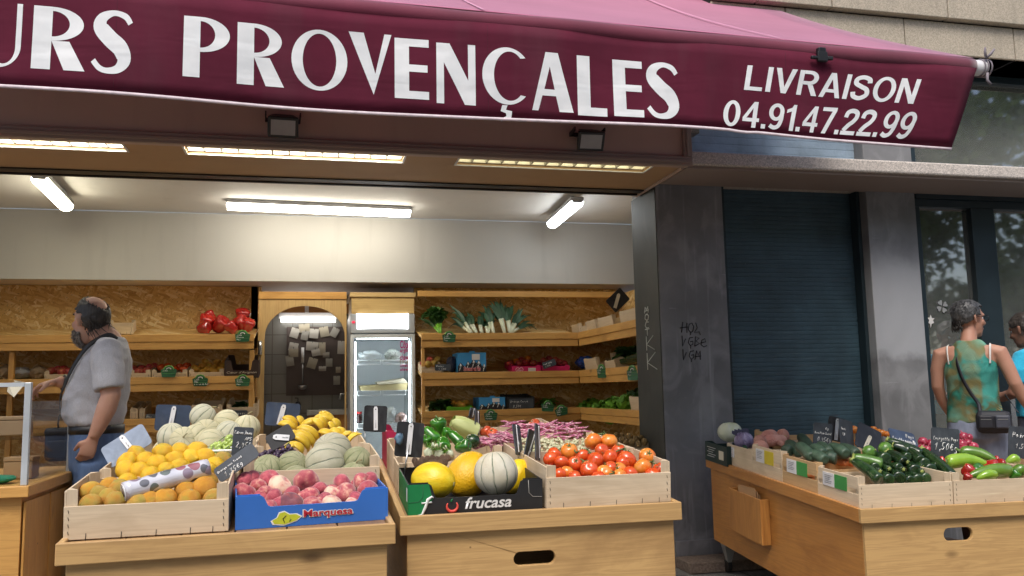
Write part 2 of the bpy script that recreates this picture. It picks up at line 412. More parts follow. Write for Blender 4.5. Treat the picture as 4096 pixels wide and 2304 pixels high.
# ---------------------------------------------------------------- ground
def pavement():
    s = NT('paving'); c = s.coord()
    v = s.ramp(s.sep(s.vor(c, 160, out='Color'))[0], [(0, (.10, .10, .10)), (1, (.24, .23, .22))])
    v = s.mix(s.ramp(s.noise(c, 1.1, 5), [(.4, 0), (.7, .5)]), v, (.07, .065, .06))
    b = s.n('ShaderNodeTexBrick'); s.l(c, b.inputs['Vector']); b.inputs['Scale'].default_value = 1.0; b.inputs['Brick Width'].default_value = .6; b.inputs['Row Height'].default_value = .4; b.inputs['Mortar Size'].default_value = .006
    v = s.mix(b.outputs['Fac'], v, (.035, .033, .03))
    return s.pbr(v, .8, s.bump(s.noise(c, 80, 3), .3, .002))
W['pave'] = pavement()
g = MB(); g.quad((-40, -40, 0), (40, -40, 0), (40, 40, 0), (-40, 40, 0)); tag(g.obj('ground', W['pave']), kind='structure')
g = MB(); g.box(-3.9, 2.36, 5.5, 9.6, .004, .02); tag(g.obj('floor', W['floor']), kind='structure')
g = MB(); g.box(2.36, 4.5, 5.2, 5.44, 0, .07); tag(g.obj('doorstep', stone('doorstep_stone', (.20, .15, .12), 90), bevel=.008), 'worn brown stone step along the foot of the grey pillars', 'step')

# ---------------------------------------------------------------- the building and its fixed parts
bld = thing('shop_building', (3, 5.5, 0), label='tan stone building with a fruit shop opened through its ground floor', cat='building')
def part(nm, m, mb, par=None, **k): return mb.obj(nm, W[m] if isinstance(m, str) else m, par or bld, **k)
XO, YF, YI = 2.35, 5.5, 5.76
# opening side: dark jamb and pillar
b = MB(); b.box(XO+.006, 2.87, YF, 5.95, 0, 2.63); pil1 = part('pillar', 'pillar', b, bevel=.006)
b = MB(); b.box(XO, XO+.005, YF+.004, 5.955, 0, 2.6); jamb = part('jamb', 'jamb', b)
b = MB(); b.box(4.02, 4.44, YF-.05, 5.95, 0, 3.75); pil2 = part('pillar', 'pillar2', b, bevel=.006)
b = MB(); b.box(2.39, 2.86, YF-.03, YF-.002, 0, .16); part('plinth', 'pillar', b, bevel=.004)
# roller shutter slats
def shutter(x0, x1, y, z0, z1, pitch, m):
    b = MB(); prof = []; z = z0
    while z < z1:
        prof += [(-.0005, z), (-.0012, z+pitch*.3), (-.0012, z+pitch*.7), (-.0005, z+pitch*.93), (.0022, z+pitch*.96)]; z += pitch
    b.rings([[(x0, y+q[0], q[1]) for q in prof], [(x1, y+q[0], q[1]) for q in prof]], closed=False, cap=False, smooth=False)
    b.box(x0, x1, y+.02, y+.05, z0, z1)
    return part('roller_shutter', m, b, recalc=False)
shutter(2.87, 4.02, YF+.12, .07, 2.64, .033, 'shutter')
b = MB(); b.box(2.872, 2.9, YF+.03, YF+.11, .07, 2.63); b.box(3.99, 4.018, YF+.03, YF+.11, .07, 2.63); part('shutter_rail', 'frame', b)
shutter(2.5, 4.02, YF+.06, 2.74, 3.7, .055, 'shutter2')
# ledge and its underside
b = MB(); b.hexa([(XO+.02, 5.0, 2.635), (9, 5.0, 2.635), (9, 6, 2.635), (XO+.02, 6, 2.635), (XO+.02, 5.0, 2.725), (9, 5.0, 2.725), (9, 6, 2.75), (XO+.02, 6, 2.75)])
part('ledge', 'ledge', b, bevel=.012)
b = MB(); b.box(XO+.03, 9, 5.03, 5.47, 2.615, 2.633); part('ledge_soffit', 'under', b)
# stone band over the upper windows, panel by panel
b = MB()
zb = onY = ony(s6(2558, 151), 5.2).z
xs = [2.7, ony(s6(1978, 60), 5.2).x, ony(s6(2276, 80), 5.2).x, ony(s6(2552, 110), 5.2).x]
xs += [xs[-1]+1.05, xs[-1]+2.1, xs[-1]+3.2]
zt = ony(s6(2552, 72), 5.2).z
for a, c in zip(xs, xs[1:]):
    b.box(a+.004, c-.004, 5.2, 5.9, zb, zt)
    b.box(a+.004+.35, c-.004+.35, 5.15, 5.9, zt+.012, zt+.75)
    b.box(a+.004, c-.004, 5.2, 5.9, zt+.762, zt+1.6)
b.box(xs[0]+.004, xs[0]+.346, 5.15, 5.9, zt+.012, zt+.75); b.box(-5, xs[0], 5.46, 5.9, 3.0, zt+1.6)
part('stone_cladding', 'stone', b, bevel=.006)
b = MB(); b.box(xs[0], 9, 5.215, 5.9, zb, zt+1.5); part('panel_joint', 'dark', b)
b = MB(); b.box(-5, 9, 5.9, 6.0, 2.87, 6); part('wall', 'stone', b)
# windows on the right
def window(x0, x1, z0, z1, mull, y=5.5):
    b = MB(); t = .06
    b.box(x0, x1, y-.02, y+.06, z1-t, z1); b.box(x0, x1, y-.02, y+.06, z0, z0+t)
    b.box(x0, x0+t, y-.02, y+.06, z0+t, z1-t); b.box(x1-t, x1, y-.02, y+.06, z0+t, z1-t)
    for a, c in mull: b.box(a, c, y-.03, y+.06, z0+t, z1-t)
    f = part('window', 'frame', b, bevel=.004)
    e = [x0+t]; 
    for a, c in mull: e += [a, c]
    e.append(x1-t)
    for a, c in zip(e[::2], e[1::2]):
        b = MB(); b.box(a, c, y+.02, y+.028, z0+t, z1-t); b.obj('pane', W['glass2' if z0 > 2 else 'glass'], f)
    b = MB(); b.box(x0, x1, y+.5, y+.55, z0, z1); b.obj('room_backdrop', W['room'], f)  # flat panel in place of the dark room, its dimness put into the colour
    return f
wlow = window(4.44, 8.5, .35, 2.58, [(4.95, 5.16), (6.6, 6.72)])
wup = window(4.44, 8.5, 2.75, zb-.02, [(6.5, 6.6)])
b = MB(); b.box(4.45, 8.5, YF-.02, 5.9, 0, .34); part('window_base', 'pillar', b)
b = MB(); b.box(4.46, 8.5, 5.46, 5.6, 2.58, 2.62); part('lintel', 'frame', b)
# net curtain seen in the upper window
b = MB(); n = 40
b.rings([[(4.62+.012*i, 5.62+.012*math.sin(i*1.1), z) for i in range(n)] for z in (2.8, 3.6)], closed=False, cap=False)
b.obj('net_curtain', plain('net_curtain', (.30, .33, .32), .9), wup)
# clover and bird stickers on the lower pane
b = MB(); c0 = ony((3768, 1226), 5.515)
for k in range(4):
    a = k*PI/2+.5; b.poly([c0+V((r_*math.cos(a+w_), -.003, r_*math.sin(a+w_))) for r_, w_ in ((.006, 0), (.034, -.55), (.048, -.45), (.050, -.2), (.044, 0), (.050, .2), (.048, .45), (.034, .55))])
b.obj('sticker', plain('faded_sticker', (.38, .39, .38), .7), wlow, recalc=False); b = MB()
c1 = ony((3725, 1285), 5.515)
b.poly([c1+V((x_, -.003, z_)) for x_, z_ in ((-.012, -.05), (.0, -.02), (.022, -.012), (.014, .008), (.03, .022), (.006, .024), (-.004, .05), (-.014, .026), (-.034, .03), (-.02, .008), (-.03, -.012), (-.014, -.02))])
b.obj('sticker', W['paper'], wlow, recalc=False)

# fascia box and soffit above the opening
b = MB(); b.box(-5, XO, 4.92, 4.97, 2.60, 3.6); fas = part('fascia', 'fascia', b)
b = MB()
b.box(-5, XO+.012, 4.895, 4.918, 2.595, 2.655); b.box(-5, XO, 4.885, 4.894, 2.612, 2.632)
b.box(XO-.045, XO+.012, 4.895, 4.918, 2.656, 3.6); b.box(XO-.028, XO-.012, 4.885, 4.894, 2.656, 3.6)
part('fascia_moulding', 'under', b, bevel=.003)
LV = [(-3.9, -2.66), (-2.30, -1.05), (-.72, .53), (.87, 2.12)]
b = MB(); xs2 = [-5]
for a, c in LV: xs2 += [a, c]
xs2.append(XO)
for a, c in zip(xs2[::2], xs2[1::2]): b.box(a, c, 4.972, 5.1455, 2.61, 2.625)
b.box(-5, XO, 5.146, 5.745, 2.61, 2.625)
part('soffit', 'soffit', b)
b = MB(); b.box(-5, XO, 5.75, 5.768, 2.598, 2.62); b.box(-5, XO, 5.62, 5.70, 2.60, 2.608); part('shutter_slot', 'black', b)
b = MB(); b.tube([(XO-.02, 4.98, 2.603), (XO-.02, 5.80, 2.603)], [.012, .012], 6, smooth=False); part('soffit_trim', 'fascia', b)
b = MB(); b.box(-5, XO-.05, 4.98, 5.9, 2.80, 2.84); part('soffit_deck', 'dark', b)
# interior shell
YB, ZB, ZC = 7.80, 2.20, 2.80
b = MB(); b.box(-5, 3.7, 5.802, YB, ZC, ZC+.06); part('ceiling', 'ceil', b)
b = MB(); b.box(-5, 3.7, 5.77, 5.80, 2.604, ZC+.05); part('lintel', 'white', b)
b = MB(); b.box(-5, 3.7, YB, YB+.06, ZB, ZC-.002); part('bulkhead', 'white', b)
b = MB(); b.box(-5, 3.7, YB+.061, 9.8, ZB+.003, ZB+.04); part('ceiling', 'lowceil', b)
b = MB(); b.box(-5, -.47, 8.22, 8.28, 0, ZB); b.box(.96, 3.1, 8.22, 8.28, 0, ZB); part('wall_panel', 'osb', b)
b = MB(); b.box(3.02, 3.08, 5.96, 8.2, 0, 2.13); part('wall_panel', 'osb', b)
b = MB(); b.box(3.6, 3.7, 5.87, YB-.001, 0, ZC-.001); part('wall', 'white', b)
b = MB(); b.box(-5, -4.9, 5.8, 9.8, 0, ZC); part('wall', 'white', b)
b = MB(); b.box(-5, -3.8, 5.5, 5.8, 0, 2.62); part('wall', 'pillar', b)
# kitchen nook behind the arch
def tiles():
    s = NT('grey_wall_tile'); c = s.coord(); x = s.sep(c); cx = s.n('ShaderNodeCombineXYZ'); s.l(x[0], cx.inputs[0]); s.l(x[2], cx.inputs[1])
    b = s.n('ShaderNodeTexBrick'); s.l(cx.outputs[0], b.inputs['Vector']); b.offset = 0; b.inputs['Scale'].default_value = 1; b.inputs['Brick Width'].default_value = .2; b.inputs['Row Height'].default_value = .2; b.inputs['Mortar Size'].default_value = .004
    b.inputs['Color1'].default_value = (.27, .27, .25, 1); b.inputs['Color2'].default_value = (.24, .24, .23, 1); b.inputs['Mortar'].default_value = (.16, .15, .13, 1)
    return s.pbr(b.outputs[0], .25)
b = MB(); b.box(-.6, .96, 9.0, 9.06, 0, ZB); part('tiled_wall', tiles(), b)
b = MB(); b.box(-.56, -.5, 8.22, 9.0, 0, ZB); part('nook_wall', 'lowceil', b); b = MB(); b.box(.93, .96, 8.6, 9.0, 0, ZB); part('nook_wall', 'lowceil', b)

# ---------------------------------------------------------------- scribbles
def strokes(lines, org, ux, uz, w, mat, name, par, lift=V((0, -.0035, 0)), world=True):
    b = MB(); n = ux.cross(uz).normalized()
    for ln in lines:
        b.tube([org + ux*x + uz*z + lift for x, z in ln], w, 5)
    return b.obj(name, mat, par, world=world)
GL = {  # single-stroke letters in a 1 x 1.4 box
 'H': [[(0,0),(.1,1.4)],[(.9,0),(.8,1.3)],[(-.3,.6),(1,.75)]], 'O': [[(.5,0),(.05,.4),(.15,1.1),(.6,1.3),(.95,.8),(.8,.2),(.5,0),(.45,-.3)]],
 'L': [[(.2,1.3),(.5,.6),(.05,0),(.9,.1),(1.1,-.3)]], 'V': [[(0,1.4),(.2,.0),(.6,1.0)]], 'G': [[(.8,1.2),(.2,1.1),(.05,.5),(.4,.1),(.85,.3),(.8,.7),(.4,.6)],[(.5,.1),(.5,-.3)]],
 'B': [[(.1,0),(.2,1.3),(.8,1.1),(.3,.7),(.9,.4),(.1,0)]], 'E': [[(0,.5),(.9,.7),(.7,1.1),(.2,.9),(.1,.3),(.6,0),(1.1,.2)]], 'M': [[(0,0),(.2,1.2),(.5,.6),(.8,1.2),(.9,0)],[(.0,.4),(1,.5)]],
 'C': [[(.9,1.2),(.3,1.3),(.05,.6),(.3,.1),(.9,.1)]], 'K': [[(.1,0),(.1,1.4)],[(.9,1.4),(.1,.6),(1.0,0)]], 'U': [[(0,1.3),(.1,.2),(.6,0),(.9,.4),(.9,1.3)]], 'R': [[(0,0),(.1,1.3),(.8,1.1),(.2,.7),(.9,0)]],
 'S': [[(.9,1.2),(.3,1.3),(.1,.9),(.8,.5),(.6,0),(0,.1)]], 'T': [[(0,1.3),(1,1.3)],[(.5,1.3),(.5,0)]], 'A': [[(0,0),(.5,1.3),(1,0)],[(.2,.5),(.8,.5)]], 'I': [[(.5,1.3),(.5,0)]], 'P': [[(.1,0),(.1,1.3),(.8,1.2),(.8,.7),(.1,.6)]],
 'N': [[(0,0),(.1,1.3),(.8,0),(.9,1.3)]], 'J': [[(.3,1.3),(.9,1.3),(.7,.1),(.2,0)]],
 'a': [[(.8,.7),(.3,.75),(.1,.3),(.4,0),(.8,.3),(.8,.7),(.9,0)]], 'b': [[(.2,1.3),(.1,0),(.6,0),(.8,.4),(.5,.7),(.1,.4)]], 'c': [[(.8,.6),(.3,.7),(.1,.3),(.4,0),(.8,.1)]], 'd': [[(.8,.5),(.3,.6),(.1,.2),(.5,0),(.8,.3),(.8,1.3),(.85,0)]],
 'e': [[(.1,.35),(.8,.45),(.6,.7),(.2,.6),(.1,.2),(.5,0),(.9,.15)]], 'g': [[(.8,.6),(.3,.7),(.1,.3),(.5,.1),(.8,.5),(.7,-.4),(.2,-.4)]], 'h': [[(.1,1.3),(.1,0)],[(.1,.5),(.5,.7),(.8,.5),(.8,0)]], 'i': [[(.5,.7),(.5,0),(.7,.1)],[(.5,1.0),(.55,1.05)]],
 'l': [[(.3,0),(.7,1.2),(.5,1.35),(.35,.3),(.8,.1)]], 'm': [[(0,0),(.05,.6),(.3,.7),(.45,0),(.5,.6),(.8,.7),(.95,0)]], 'n': [[(.1,0),(.1,.7),(.5,.7),(.8,.5),(.85,0)]], 'o': [[(.5,.7),(.1,.4),(.4,0),(.8,.3),(.5,.7)]], 'p': [[(.2,.7),(.05,-.5)],[(.1,.6),(.7,.7),(.7,.2),(.1,.1)]],
 'r': [[(.1,0),(.2,.7)],[(.2,.5),(.7,.7)]], 's': [[(.8,.6),(.3,.7),(.7,.3),(.2,0)]], 't': [[(.5,1.1),(.4,.1),(.8,.1)],[(.1,.7),(.9,.75)]], 'u': [[(.1,.7),(.2,.05),(.7,.1),(.8,.7),(.9,0)]], 'v': [[(.1,.7),(.4,0),(.8,.7)]], 'y': [[(.1,.7),(.4,.1)],[(.8,.7),(.2,-.5)]], 'x': [[(.1,0),(.8,.7)],[(.1,.7),(.8,0)]],
 '0': [[(.5,1.3),(.1,.8),(.3,.05),(.8,.4),(.7,1.2),(.5,1.3)]], '1': [[(0,.9),(.5,1.4),(.4,0)]], '2': [[(.1,1.0),(.5,1.35),(.8,1.0),(.1,0),(.9,.1)]], '3': [[(.1,1.2),(.8,1.2),(.4,.7),(.8,.3),(.1,0)]], '4': [[(.4,1.3),(.1,.5),(.9,.5)],[(.7,.9),(.6,0)]], '5': [[(.9,1.3),(.3,1.3),(.2,.7),(.8,.5),(.5,0),(0,.1)]],
 '6': [[(.7,1.3),(.2,.6),(.3,0),(.8,.3),(.2,.5)]], '7': [[(.1,1.3),(.9,1.3),(.4,0)]], '8': [[(.5,.7),(.2,1.1),(.7,1.2),(.5,.7),(.1,.2),(.8,.1),(.5,.7)]], '9': [[(.8,1.0),(.2,1.1),(.3,.6),(.8,.9),(.6,0)]],
 ',': [[(.4,.1),(.3,-.3)]], '.': [[(.4,.05),(.45,.08)]], 'E€': [], '€': [[(.9,1.1),(.4,1.2),(.2,.5),(.5,.05),(.9,.2)],[(0,.75),(.7,.8)],[(0,.5),(.7,.55)]], '/': [[(.2,-.1),(.8,1.4)]], '-': [[(.1,.6),(.8,.65)]], "'": [[(.5,1.3),(.45,1.0)]], 'é': [[(.1,.35),(.8,.45),(.6,.7),(.2,.6),(.1,.2),(.5,0),(.9,.15)],[(.4,.95),(.8,1.25)]]}
def hand(text, h, slant=.15, gap=1.25):
    out = []; x = 0; k = h/1.4; w = k*.85
    for ch in text:
        if ch == ' ': x += w*.8; continue
        g = GL.get(ch) or GL.get(ch.upper()) or []
        dz = RN.uniform(-.05, .05)*h
        for ln in g: out.append([(x + px*w + slant*pz*k, pz*k+dz) for px, pz in ln])
        x += w*gap*(.55 if ch in "il.,'I" else 1)
    return out, x
o0 = ony((2726, 1330), YF)
for tx, dx, dz in (('HOL', 0, 0), ('VGBE', -.005, -.095), ('VGM', -.003, -.19)):
    ln, w_ = hand(tx, .074, .1, 1.05); strokes(ln, o0 + V((dx, 0, dz)), V((1, 0, -.03)), V((0, 0, 1)), .0036, W['ink'], 'graffiti', pil1, V((0, -.001, 0)))
o0 = onx((2597, 1220), XO)
ln = []; zz = 0
for ch, h in (('M', .05), ('O', .05), ('C', .05), ('T', .05), ('K', .1), ('K', .12)):
    l2, w_ = hand(ch, h, 0, 1); 
    for q in l2: ln.append([(x*2.6, z - zz - h) for x, z in q])
    zz += h*1.12
strokes(ln, o0 + V((0, .09, 0)), V((0, -1, 0)), V((0, 0, 1)), .004, plain('silver_marker', (.55, .57, .55), .5), 'graffiti', jamb, V((-.001, 0, 0)))

# ---------------------------------------------------------------- fixed lamps
LWARM = emit('lit_tube_warm', (1, .95, .78), 42); LCOOL = emit('lit_tube_cool', (.93, .98, 1), 10); LWHITE = emit('lit_tube', (1, .93, .78), 14.5)
LDIM = emit('dim_tube', (1, .93, .62), 3.5)
REFL = plain('louvre_reflector', (.82, .78, .68), .4, bump=0)
for i, (a, c) in enumerate(LV[1:]):
    t = thing('louvre_light', ((a+c)/2, 5.08, 2.61), label=[
        'recessed louvre light in the brown soffit, cut off by the picture edge and brightly lit', 'brightly lit recessed louvre light above the long ceiling tube', 'dim recessed louvre light in the soffit beside the grey pillar'][i], cat='ceiling light', group='recessed louvre lights')
    b = MB(); b.box(a+.004, c-.004, 4.976, 4.98, 2.625, 2.72); b.box(a+.004, c-.004, 5.138, 5.142, 2.625, 2.72); b.box(a+.004, c-.004, 4.976, 5.142, 2.72, 2.73); b.box(a+.002, a+.006, 4.976, 5.142, 2.625, 2.72); b.box(c-.006, c-.002, 4.976, 5.142, 2.625, 2.72)
    b.obj('housing', REFL, t)
    b = MB(); b.tube([(a+.02, 5.06, 2.69), (c-.02, 5.06, 2.69)], .018, 10); b.obj('tube', LDIM if i == 2 else LWARM, t)
    b = MB(); n = 13
    for k in range(1, n): x = a+(c-a)*k/n; b.hexa([(x-.0035, 4.981, 2.622), (x+.0035, 4.981, 2.622), (x+.0035, 5.137, 2.622), (x-.0035, 5.137, 2.622), (x-.006, 4.981, 2.668), (x+.006, 4.981, 2.668), (x+.006, 5.137, 2.668), (x-.006, 5.137, 2.668)])
    b.box(a+.007, c-.007, 5.058, 5.062, 2.622, 2.655)
    b.obj('louvre', plain('louvre_blade', (.40, .38, .33), .5, bump=0), t)
    b = MB(); b.box(a-.012, c+.012, 4.973, 4.979, 2.604, 2.6095); b.box(a-.012, c+.012, 5.146, 5.158, 2.604, 2.6095); b.box(a-.012, a, 4.98, 5.1455, 2.604, 2.6095); b.box(c, c+.012, 4.98, 5.1455, 2.604, 2.6095)
    b.obj('trim', W['wplast'], t)
def batten(p0, p1, label, mat, wd=.10):
    p0, p1 = V(p0), V(p1); L = (p1-p0).length; d = (p1-p0).normalized(); a = math.atan2(d.y, d.x)
    t = thing('tube_light', (p0+p1)/2, (0, 0, a), label, 'ceiling light', 'tube lights on the white ceiling')
    b = MB(); b.box(-L/2, L/2, -wd/2, wd/2, -.035, 0); b.box(-L/2-.012, -L/2-.0005, -wd*.4, wd*.4, -.05, -.004); b.box(L/2+.0005, L/2+.012, -wd*.4, wd*.4, -.05, -.004); b.obj('housing', W['gplast'], t, world=False, bevel=.006)
    b = MB(); rs = []
    for x in (-L/2+.004, L/2-.004):
        rs.append([(x, wd*.47*math.cos(q), -.034-.052*max(0, math.sin(q))**.7) for q in [PI*k/12 for k in range(13)]])
    b.rings(rs, closed=False, cap=False)
    for r in rs: b.poly([(p[0], p[1], p[2]) for p in r])
    b.obj('diffuser', mat, t, world=False)
    if p0.z < ZC-.01:
        for x in (-L*.3, L*.3): b = MB(); b.box(x-.02, x+.02, -.015, .015, .0005, ZC-.001-max(p0.z, p1.z)); b.obj('hanger', W['gplast'], t, world=False)
    for x in (-L*.3, L*.3):
        b = MB(); b.box(x-.01, x+.01, wd/2+.0005, wd/2+.006, -.045, -.01); b.obj('clip', W['alu'], t, world=False)
RZ = V((0, 0, .09))
def mid(p, z): return onz(s6(*p), z)+V((0, 0, ZC-.001-z))
batten(mid((571, 520), ZC-.06), mid((1031, 539), ZC-.06), 'long lit tube light across the middle of the white ceiling', LWHITE, .12)
batten(onz(s6(98, 466), 2.66)+RZ, onz(s6(166, 533), 2.66)+RZ, 'slanting lit tube light above the balding man', emit('lit_tube_yellowish', (1, .93, .70), 14), .11)
batten(onz(s6(1390, 577), 2.655)+RZ, onz(s6(1453, 521), 2.665)+RZ, 'slanting cool white tube light near the grey pillar', LCOOL, .11)
for i, (p, lab) in enumerate((((1128, 490), 'black floodlight on the dark part of the fascia above the middle louvre light'), ((2365, 548), 'black floodlight on the pale end of the fascia near the pillar'))):
    c = ony(p, 4.78)
    t = thing('floodlight', c+V((0, .12, .05)), (0, 0, -.05 if i else .05), lab, 'floodlight', 'floodlights on the fascia')
    Rm = Matrix.Rotation(.55, 4, 'X')
    b = MB(); b.hexa([Rm @ V(q) for q in ((-.085,-.16,-.06),(.085,-.16,-.06),(.06,-.06,-.05),(-.06,-.06,-.05),(-.085,-.16,.06),(.085,-.16,.06),(.06,-.06,.05),(-.06,-.06,.05))]); b.box(-.05, .05, -.059, -.01, -.04, .04, Rm)
    b.obj('body', W['black'], t, world=False, bevel=.006)
    b = MB(); b.box(-.066, .066, -.164, -.161, -.043, .043, Rm); b.obj('lens', plain('frosted_lens', (.36, .37, .37), .25, bump=0), t, world=False)
    b = MB(); b.box(-.098, -.09, -.12, .0, -.012, .012); b.box(.09, .098, -.12, .0, -.012, .012); b.box(-.098, .098, .0005, .01, -.012, .012); b.obj('bracket', W['black'], t, world=False)
# ---------------------------------------------------------------- awning
from mathutils.geometry import tessellate_polygon
awn = thing('awning', (0, 5.45, 3.9), label='burgundy awning with a pink sky-lit roof and big cream letters along its valance', cat='awning')
def ztop(x): return 2.812-.0125*x
AL, AR = -3.2, 3.24
def shf(u): t = max(0, min(1, (u-1.75)/1.45)); return .16*t*t*(3-2*t)
def val(u, d, lift=0):            # a point on the valance: u along the bar, d below the bar
    k = d/.43
    y = 3.46 + .010*math.sin(2.1*u+.6)*k + .006*math.sin(5.3*u+2*k) + .05*shf(u)*k*k*3
    return V((u - shf(u)*k, y - lift, ztop(u) - d))
def vinv(p):
    q = ony(s6(*p), 3.46); u = q.x
    for _ in range(8): u = q.x + shf(u)*(ztop(u)-q.z)/.43
    return u, ztop(u)-q.z
def vbot(u): return .436 + .007*math.sin(2.6*u+1) + .012*math.sin(.9*u+2.4) + (.006*math.exp(-((u-1.93)/.05)**2))
NU = 130; us = [AL+(AR-AL)*i/NU for i in range(NU+1)]
b = MB(); b.rings([[val(u, .02+(vbot(u)-.02)*k/8) for u in us] for k in range(9)], closed=False, cap=False)
o = b.obj('valance', W['valance'], awn, recalc=False); sm = o.modifiers.new('t', 'SOLIDIFY'); sm.thickness = .0015; sm.offset = 0
b = MB(); b.rings([[val(u, vbot(u)+.0005+.013*k, .002) for u in us] for k in range(2)], closed=False, cap=False)
o = b.obj('hem', W['hem'], awn, recalc=False); sm = o.modifiers.new('t', 'SOLIDIFY'); sm.thickness = .004; sm.offset = 0
b = MB(); b.tube([(u, 3.5+.003*math.sin(4*u), ztop(u)+.003*math.sin(7*u)) for u in us[::3]+[AR]], .047, 16); b.obj('front_roll', W['roll'], awn)
b = MB(); b.tube([(AR+.001, 3.5, ztop(AR)), (AR+.075, 3.5, ztop(AR)-.001)], .040, 16); b.obj('end_cap', W['wplast'], awn, bevel=.004)
b = MB()
for k in range(3): b.tube([V((AR+.05+.02*k, 3.5, ztop(AR)))+V((.0, .044*math.cos(a), .044*math.sin(a))) for a in [2*PI*j/14 for j in range(15)]], .004, 6)
for dx, dz in ((.02, .09), (.075, .085)): b.tube([(AR+.06, 3.46, ztop(AR)+.04), (AR+.04+dx*.6, 3.455, ztop(AR)+dz*.7), (AR+.03+dx, 3.45, ztop(AR)+dz)], [.006, .007, .005], 6)
b.tube([(AR+.06, 3.46, ztop(AR)-.04), (AR+.05, 3.455, ztop(AR)-.08), (AR+.07, 3.455, ztop(AR)-.10)], .007, 6)
b.obj('strap', plain('grey_strap', (.23, .20, .22), .8), awn)
SL = .61
b = MB(); n = 30
rows = []
for k in range(n+1):
    t = k/n; y = 3.478+t*(5.46-3.478)
    rows.append([V((AL+(AR-AL)*i/24, y, ztop(AL+(AR-AL)*i/24)+.043+SL*(y-3.478) - .035*math.sin(PI*t)+.006*math.sin(1.9*(AL+i*.27))*math.sin(PI*t))) for i in range(25)])
b.rings(rows, closed=False, cap=False)
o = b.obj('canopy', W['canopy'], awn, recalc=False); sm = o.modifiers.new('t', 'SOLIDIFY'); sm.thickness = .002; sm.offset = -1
for u in (2.16, .72, -.75, -2.2):
    b = MB()
    for du in (-.018, .018):
        b.tube([(u+du, 3.5+.0492*math.cos(a), ztop(u)+.0492*math.sin(a)) for a in [-2.4+.2*j for j in range(18)]], .0016, 5)
    b.obj('stitching', W['hem'], awn)
    b = MB(); b.rings([[(u+du, 3.49+t*1.95, ztop(u)+.0475+SL*(.012+t*1.95)-.035*math.sin(PI*(t*1.95+.012)/1.982)+.004) for t in [j/20 for j in range(21)]] for du in (-.008, .008)], closed=False, cap=False)
    b.obj('seam', plain('pale_seam', (.62, .30, .42), .8), awn, recalc=False)
for u in (-2.0, -.76, .73, 2.17):
    b = MB(); b.tube([val(u, .03+.40*k/12, .0006) for k in range(13)], .0008, 5); b.obj('seam', plain('dark_seam', (.05, .004, .014), .9), awn)
for u in (-1.6, 1.5):
    b = MB(); b.tube([(u, 3.54, ztop(u)), (u-.55, 4.45, ztop(u)+.12), (u+.05, 5.42, ztop(u)+.25)], .022, 8); b.obj('arm', W['alu'], awn)
# little black clamp on the bar
c = ony(s6(2065, 135), 3.44)
t = thing('bar_clamp', c, label='small black clamp gripping the awning bar above the word LIVRAISON', cat='clamp')
b = MB(); b.box(-.016, .024, -.010, .018, .004, .030); b.obj('grip', W['black'], t, world=False, bevel=.005)
b = MB(); b.box(-.055, -.021, -.01, .006, -.03, -.015); b.box(.031, .06, -.01, .006, -.03, -.012); b.box(-.021, .031, -.010, .008, -.04, .0095); b.obj('jaw', W['black'], t, world=False, bevel=.004)

# ---- cream letters
def ell(cx, cy, rx, ry, a0, a1, n=18): return [(cx+rx*math.cos(math.radians(a0+(a1-a0)*i/n)), cy+ry*math.sin(math.radians(a0+(a1-a0)*i/n))) for i in range(n+1)]
def spl(pts, n=6):
    out = []; P = [pts[0]]+list(pts)+[pts[-1]]
    for i in range(1, len(P)-2):
        for j in range(n):
            t = j/n; out.append(tuple(.5*(2*P[i][k]+(P[i+1][k]-P[i-1][k])*t+(2*P[i-1][k]-5*P[i][k]+4*P[i+1][k]-P[i+2][k])*t*t+(3*P[i][k]-P[i-1][k]-3*P[i+1][k]+P[i+2][k])*t**3) for k in range(len(P[0]))))
    out.append(tuple(pts[-1])); return out
def sband():
    c = spl([(.93, .80, .045), (.80, .91, .05), (.52, .955, .045), (.25, .87, .085), (.20, .72, .125), (.44, .545, .135), (.70, .40, .135), (.80, .22, .115), (.66, .08, .07), (.40, .04, .045), (.20, .08, .045), (.05, .19, .045)])
    L, Rr = [], []
    for i, (x, y, w) in enumerate(c):
        a, b2 = c[max(i-1, 0)], c[min(i+1, len(c)-1)]
        dx, dy = (b2[0]-a[0])*.7, b2[1]-a[1]; q = math.hypot(dx, dy) or 1
        L.append((x-dy/q*w/.7, y+dx/q*w)); Rr.append((x+dy/q*w/.7, y-dx/q*w))
    return [[L+Rr[::-1]]]
CG = [[ell(.56, .5, .56, .5, 42, 318, 40)+ell(.62, .5, .36, .43, 312, 48, 40)]]
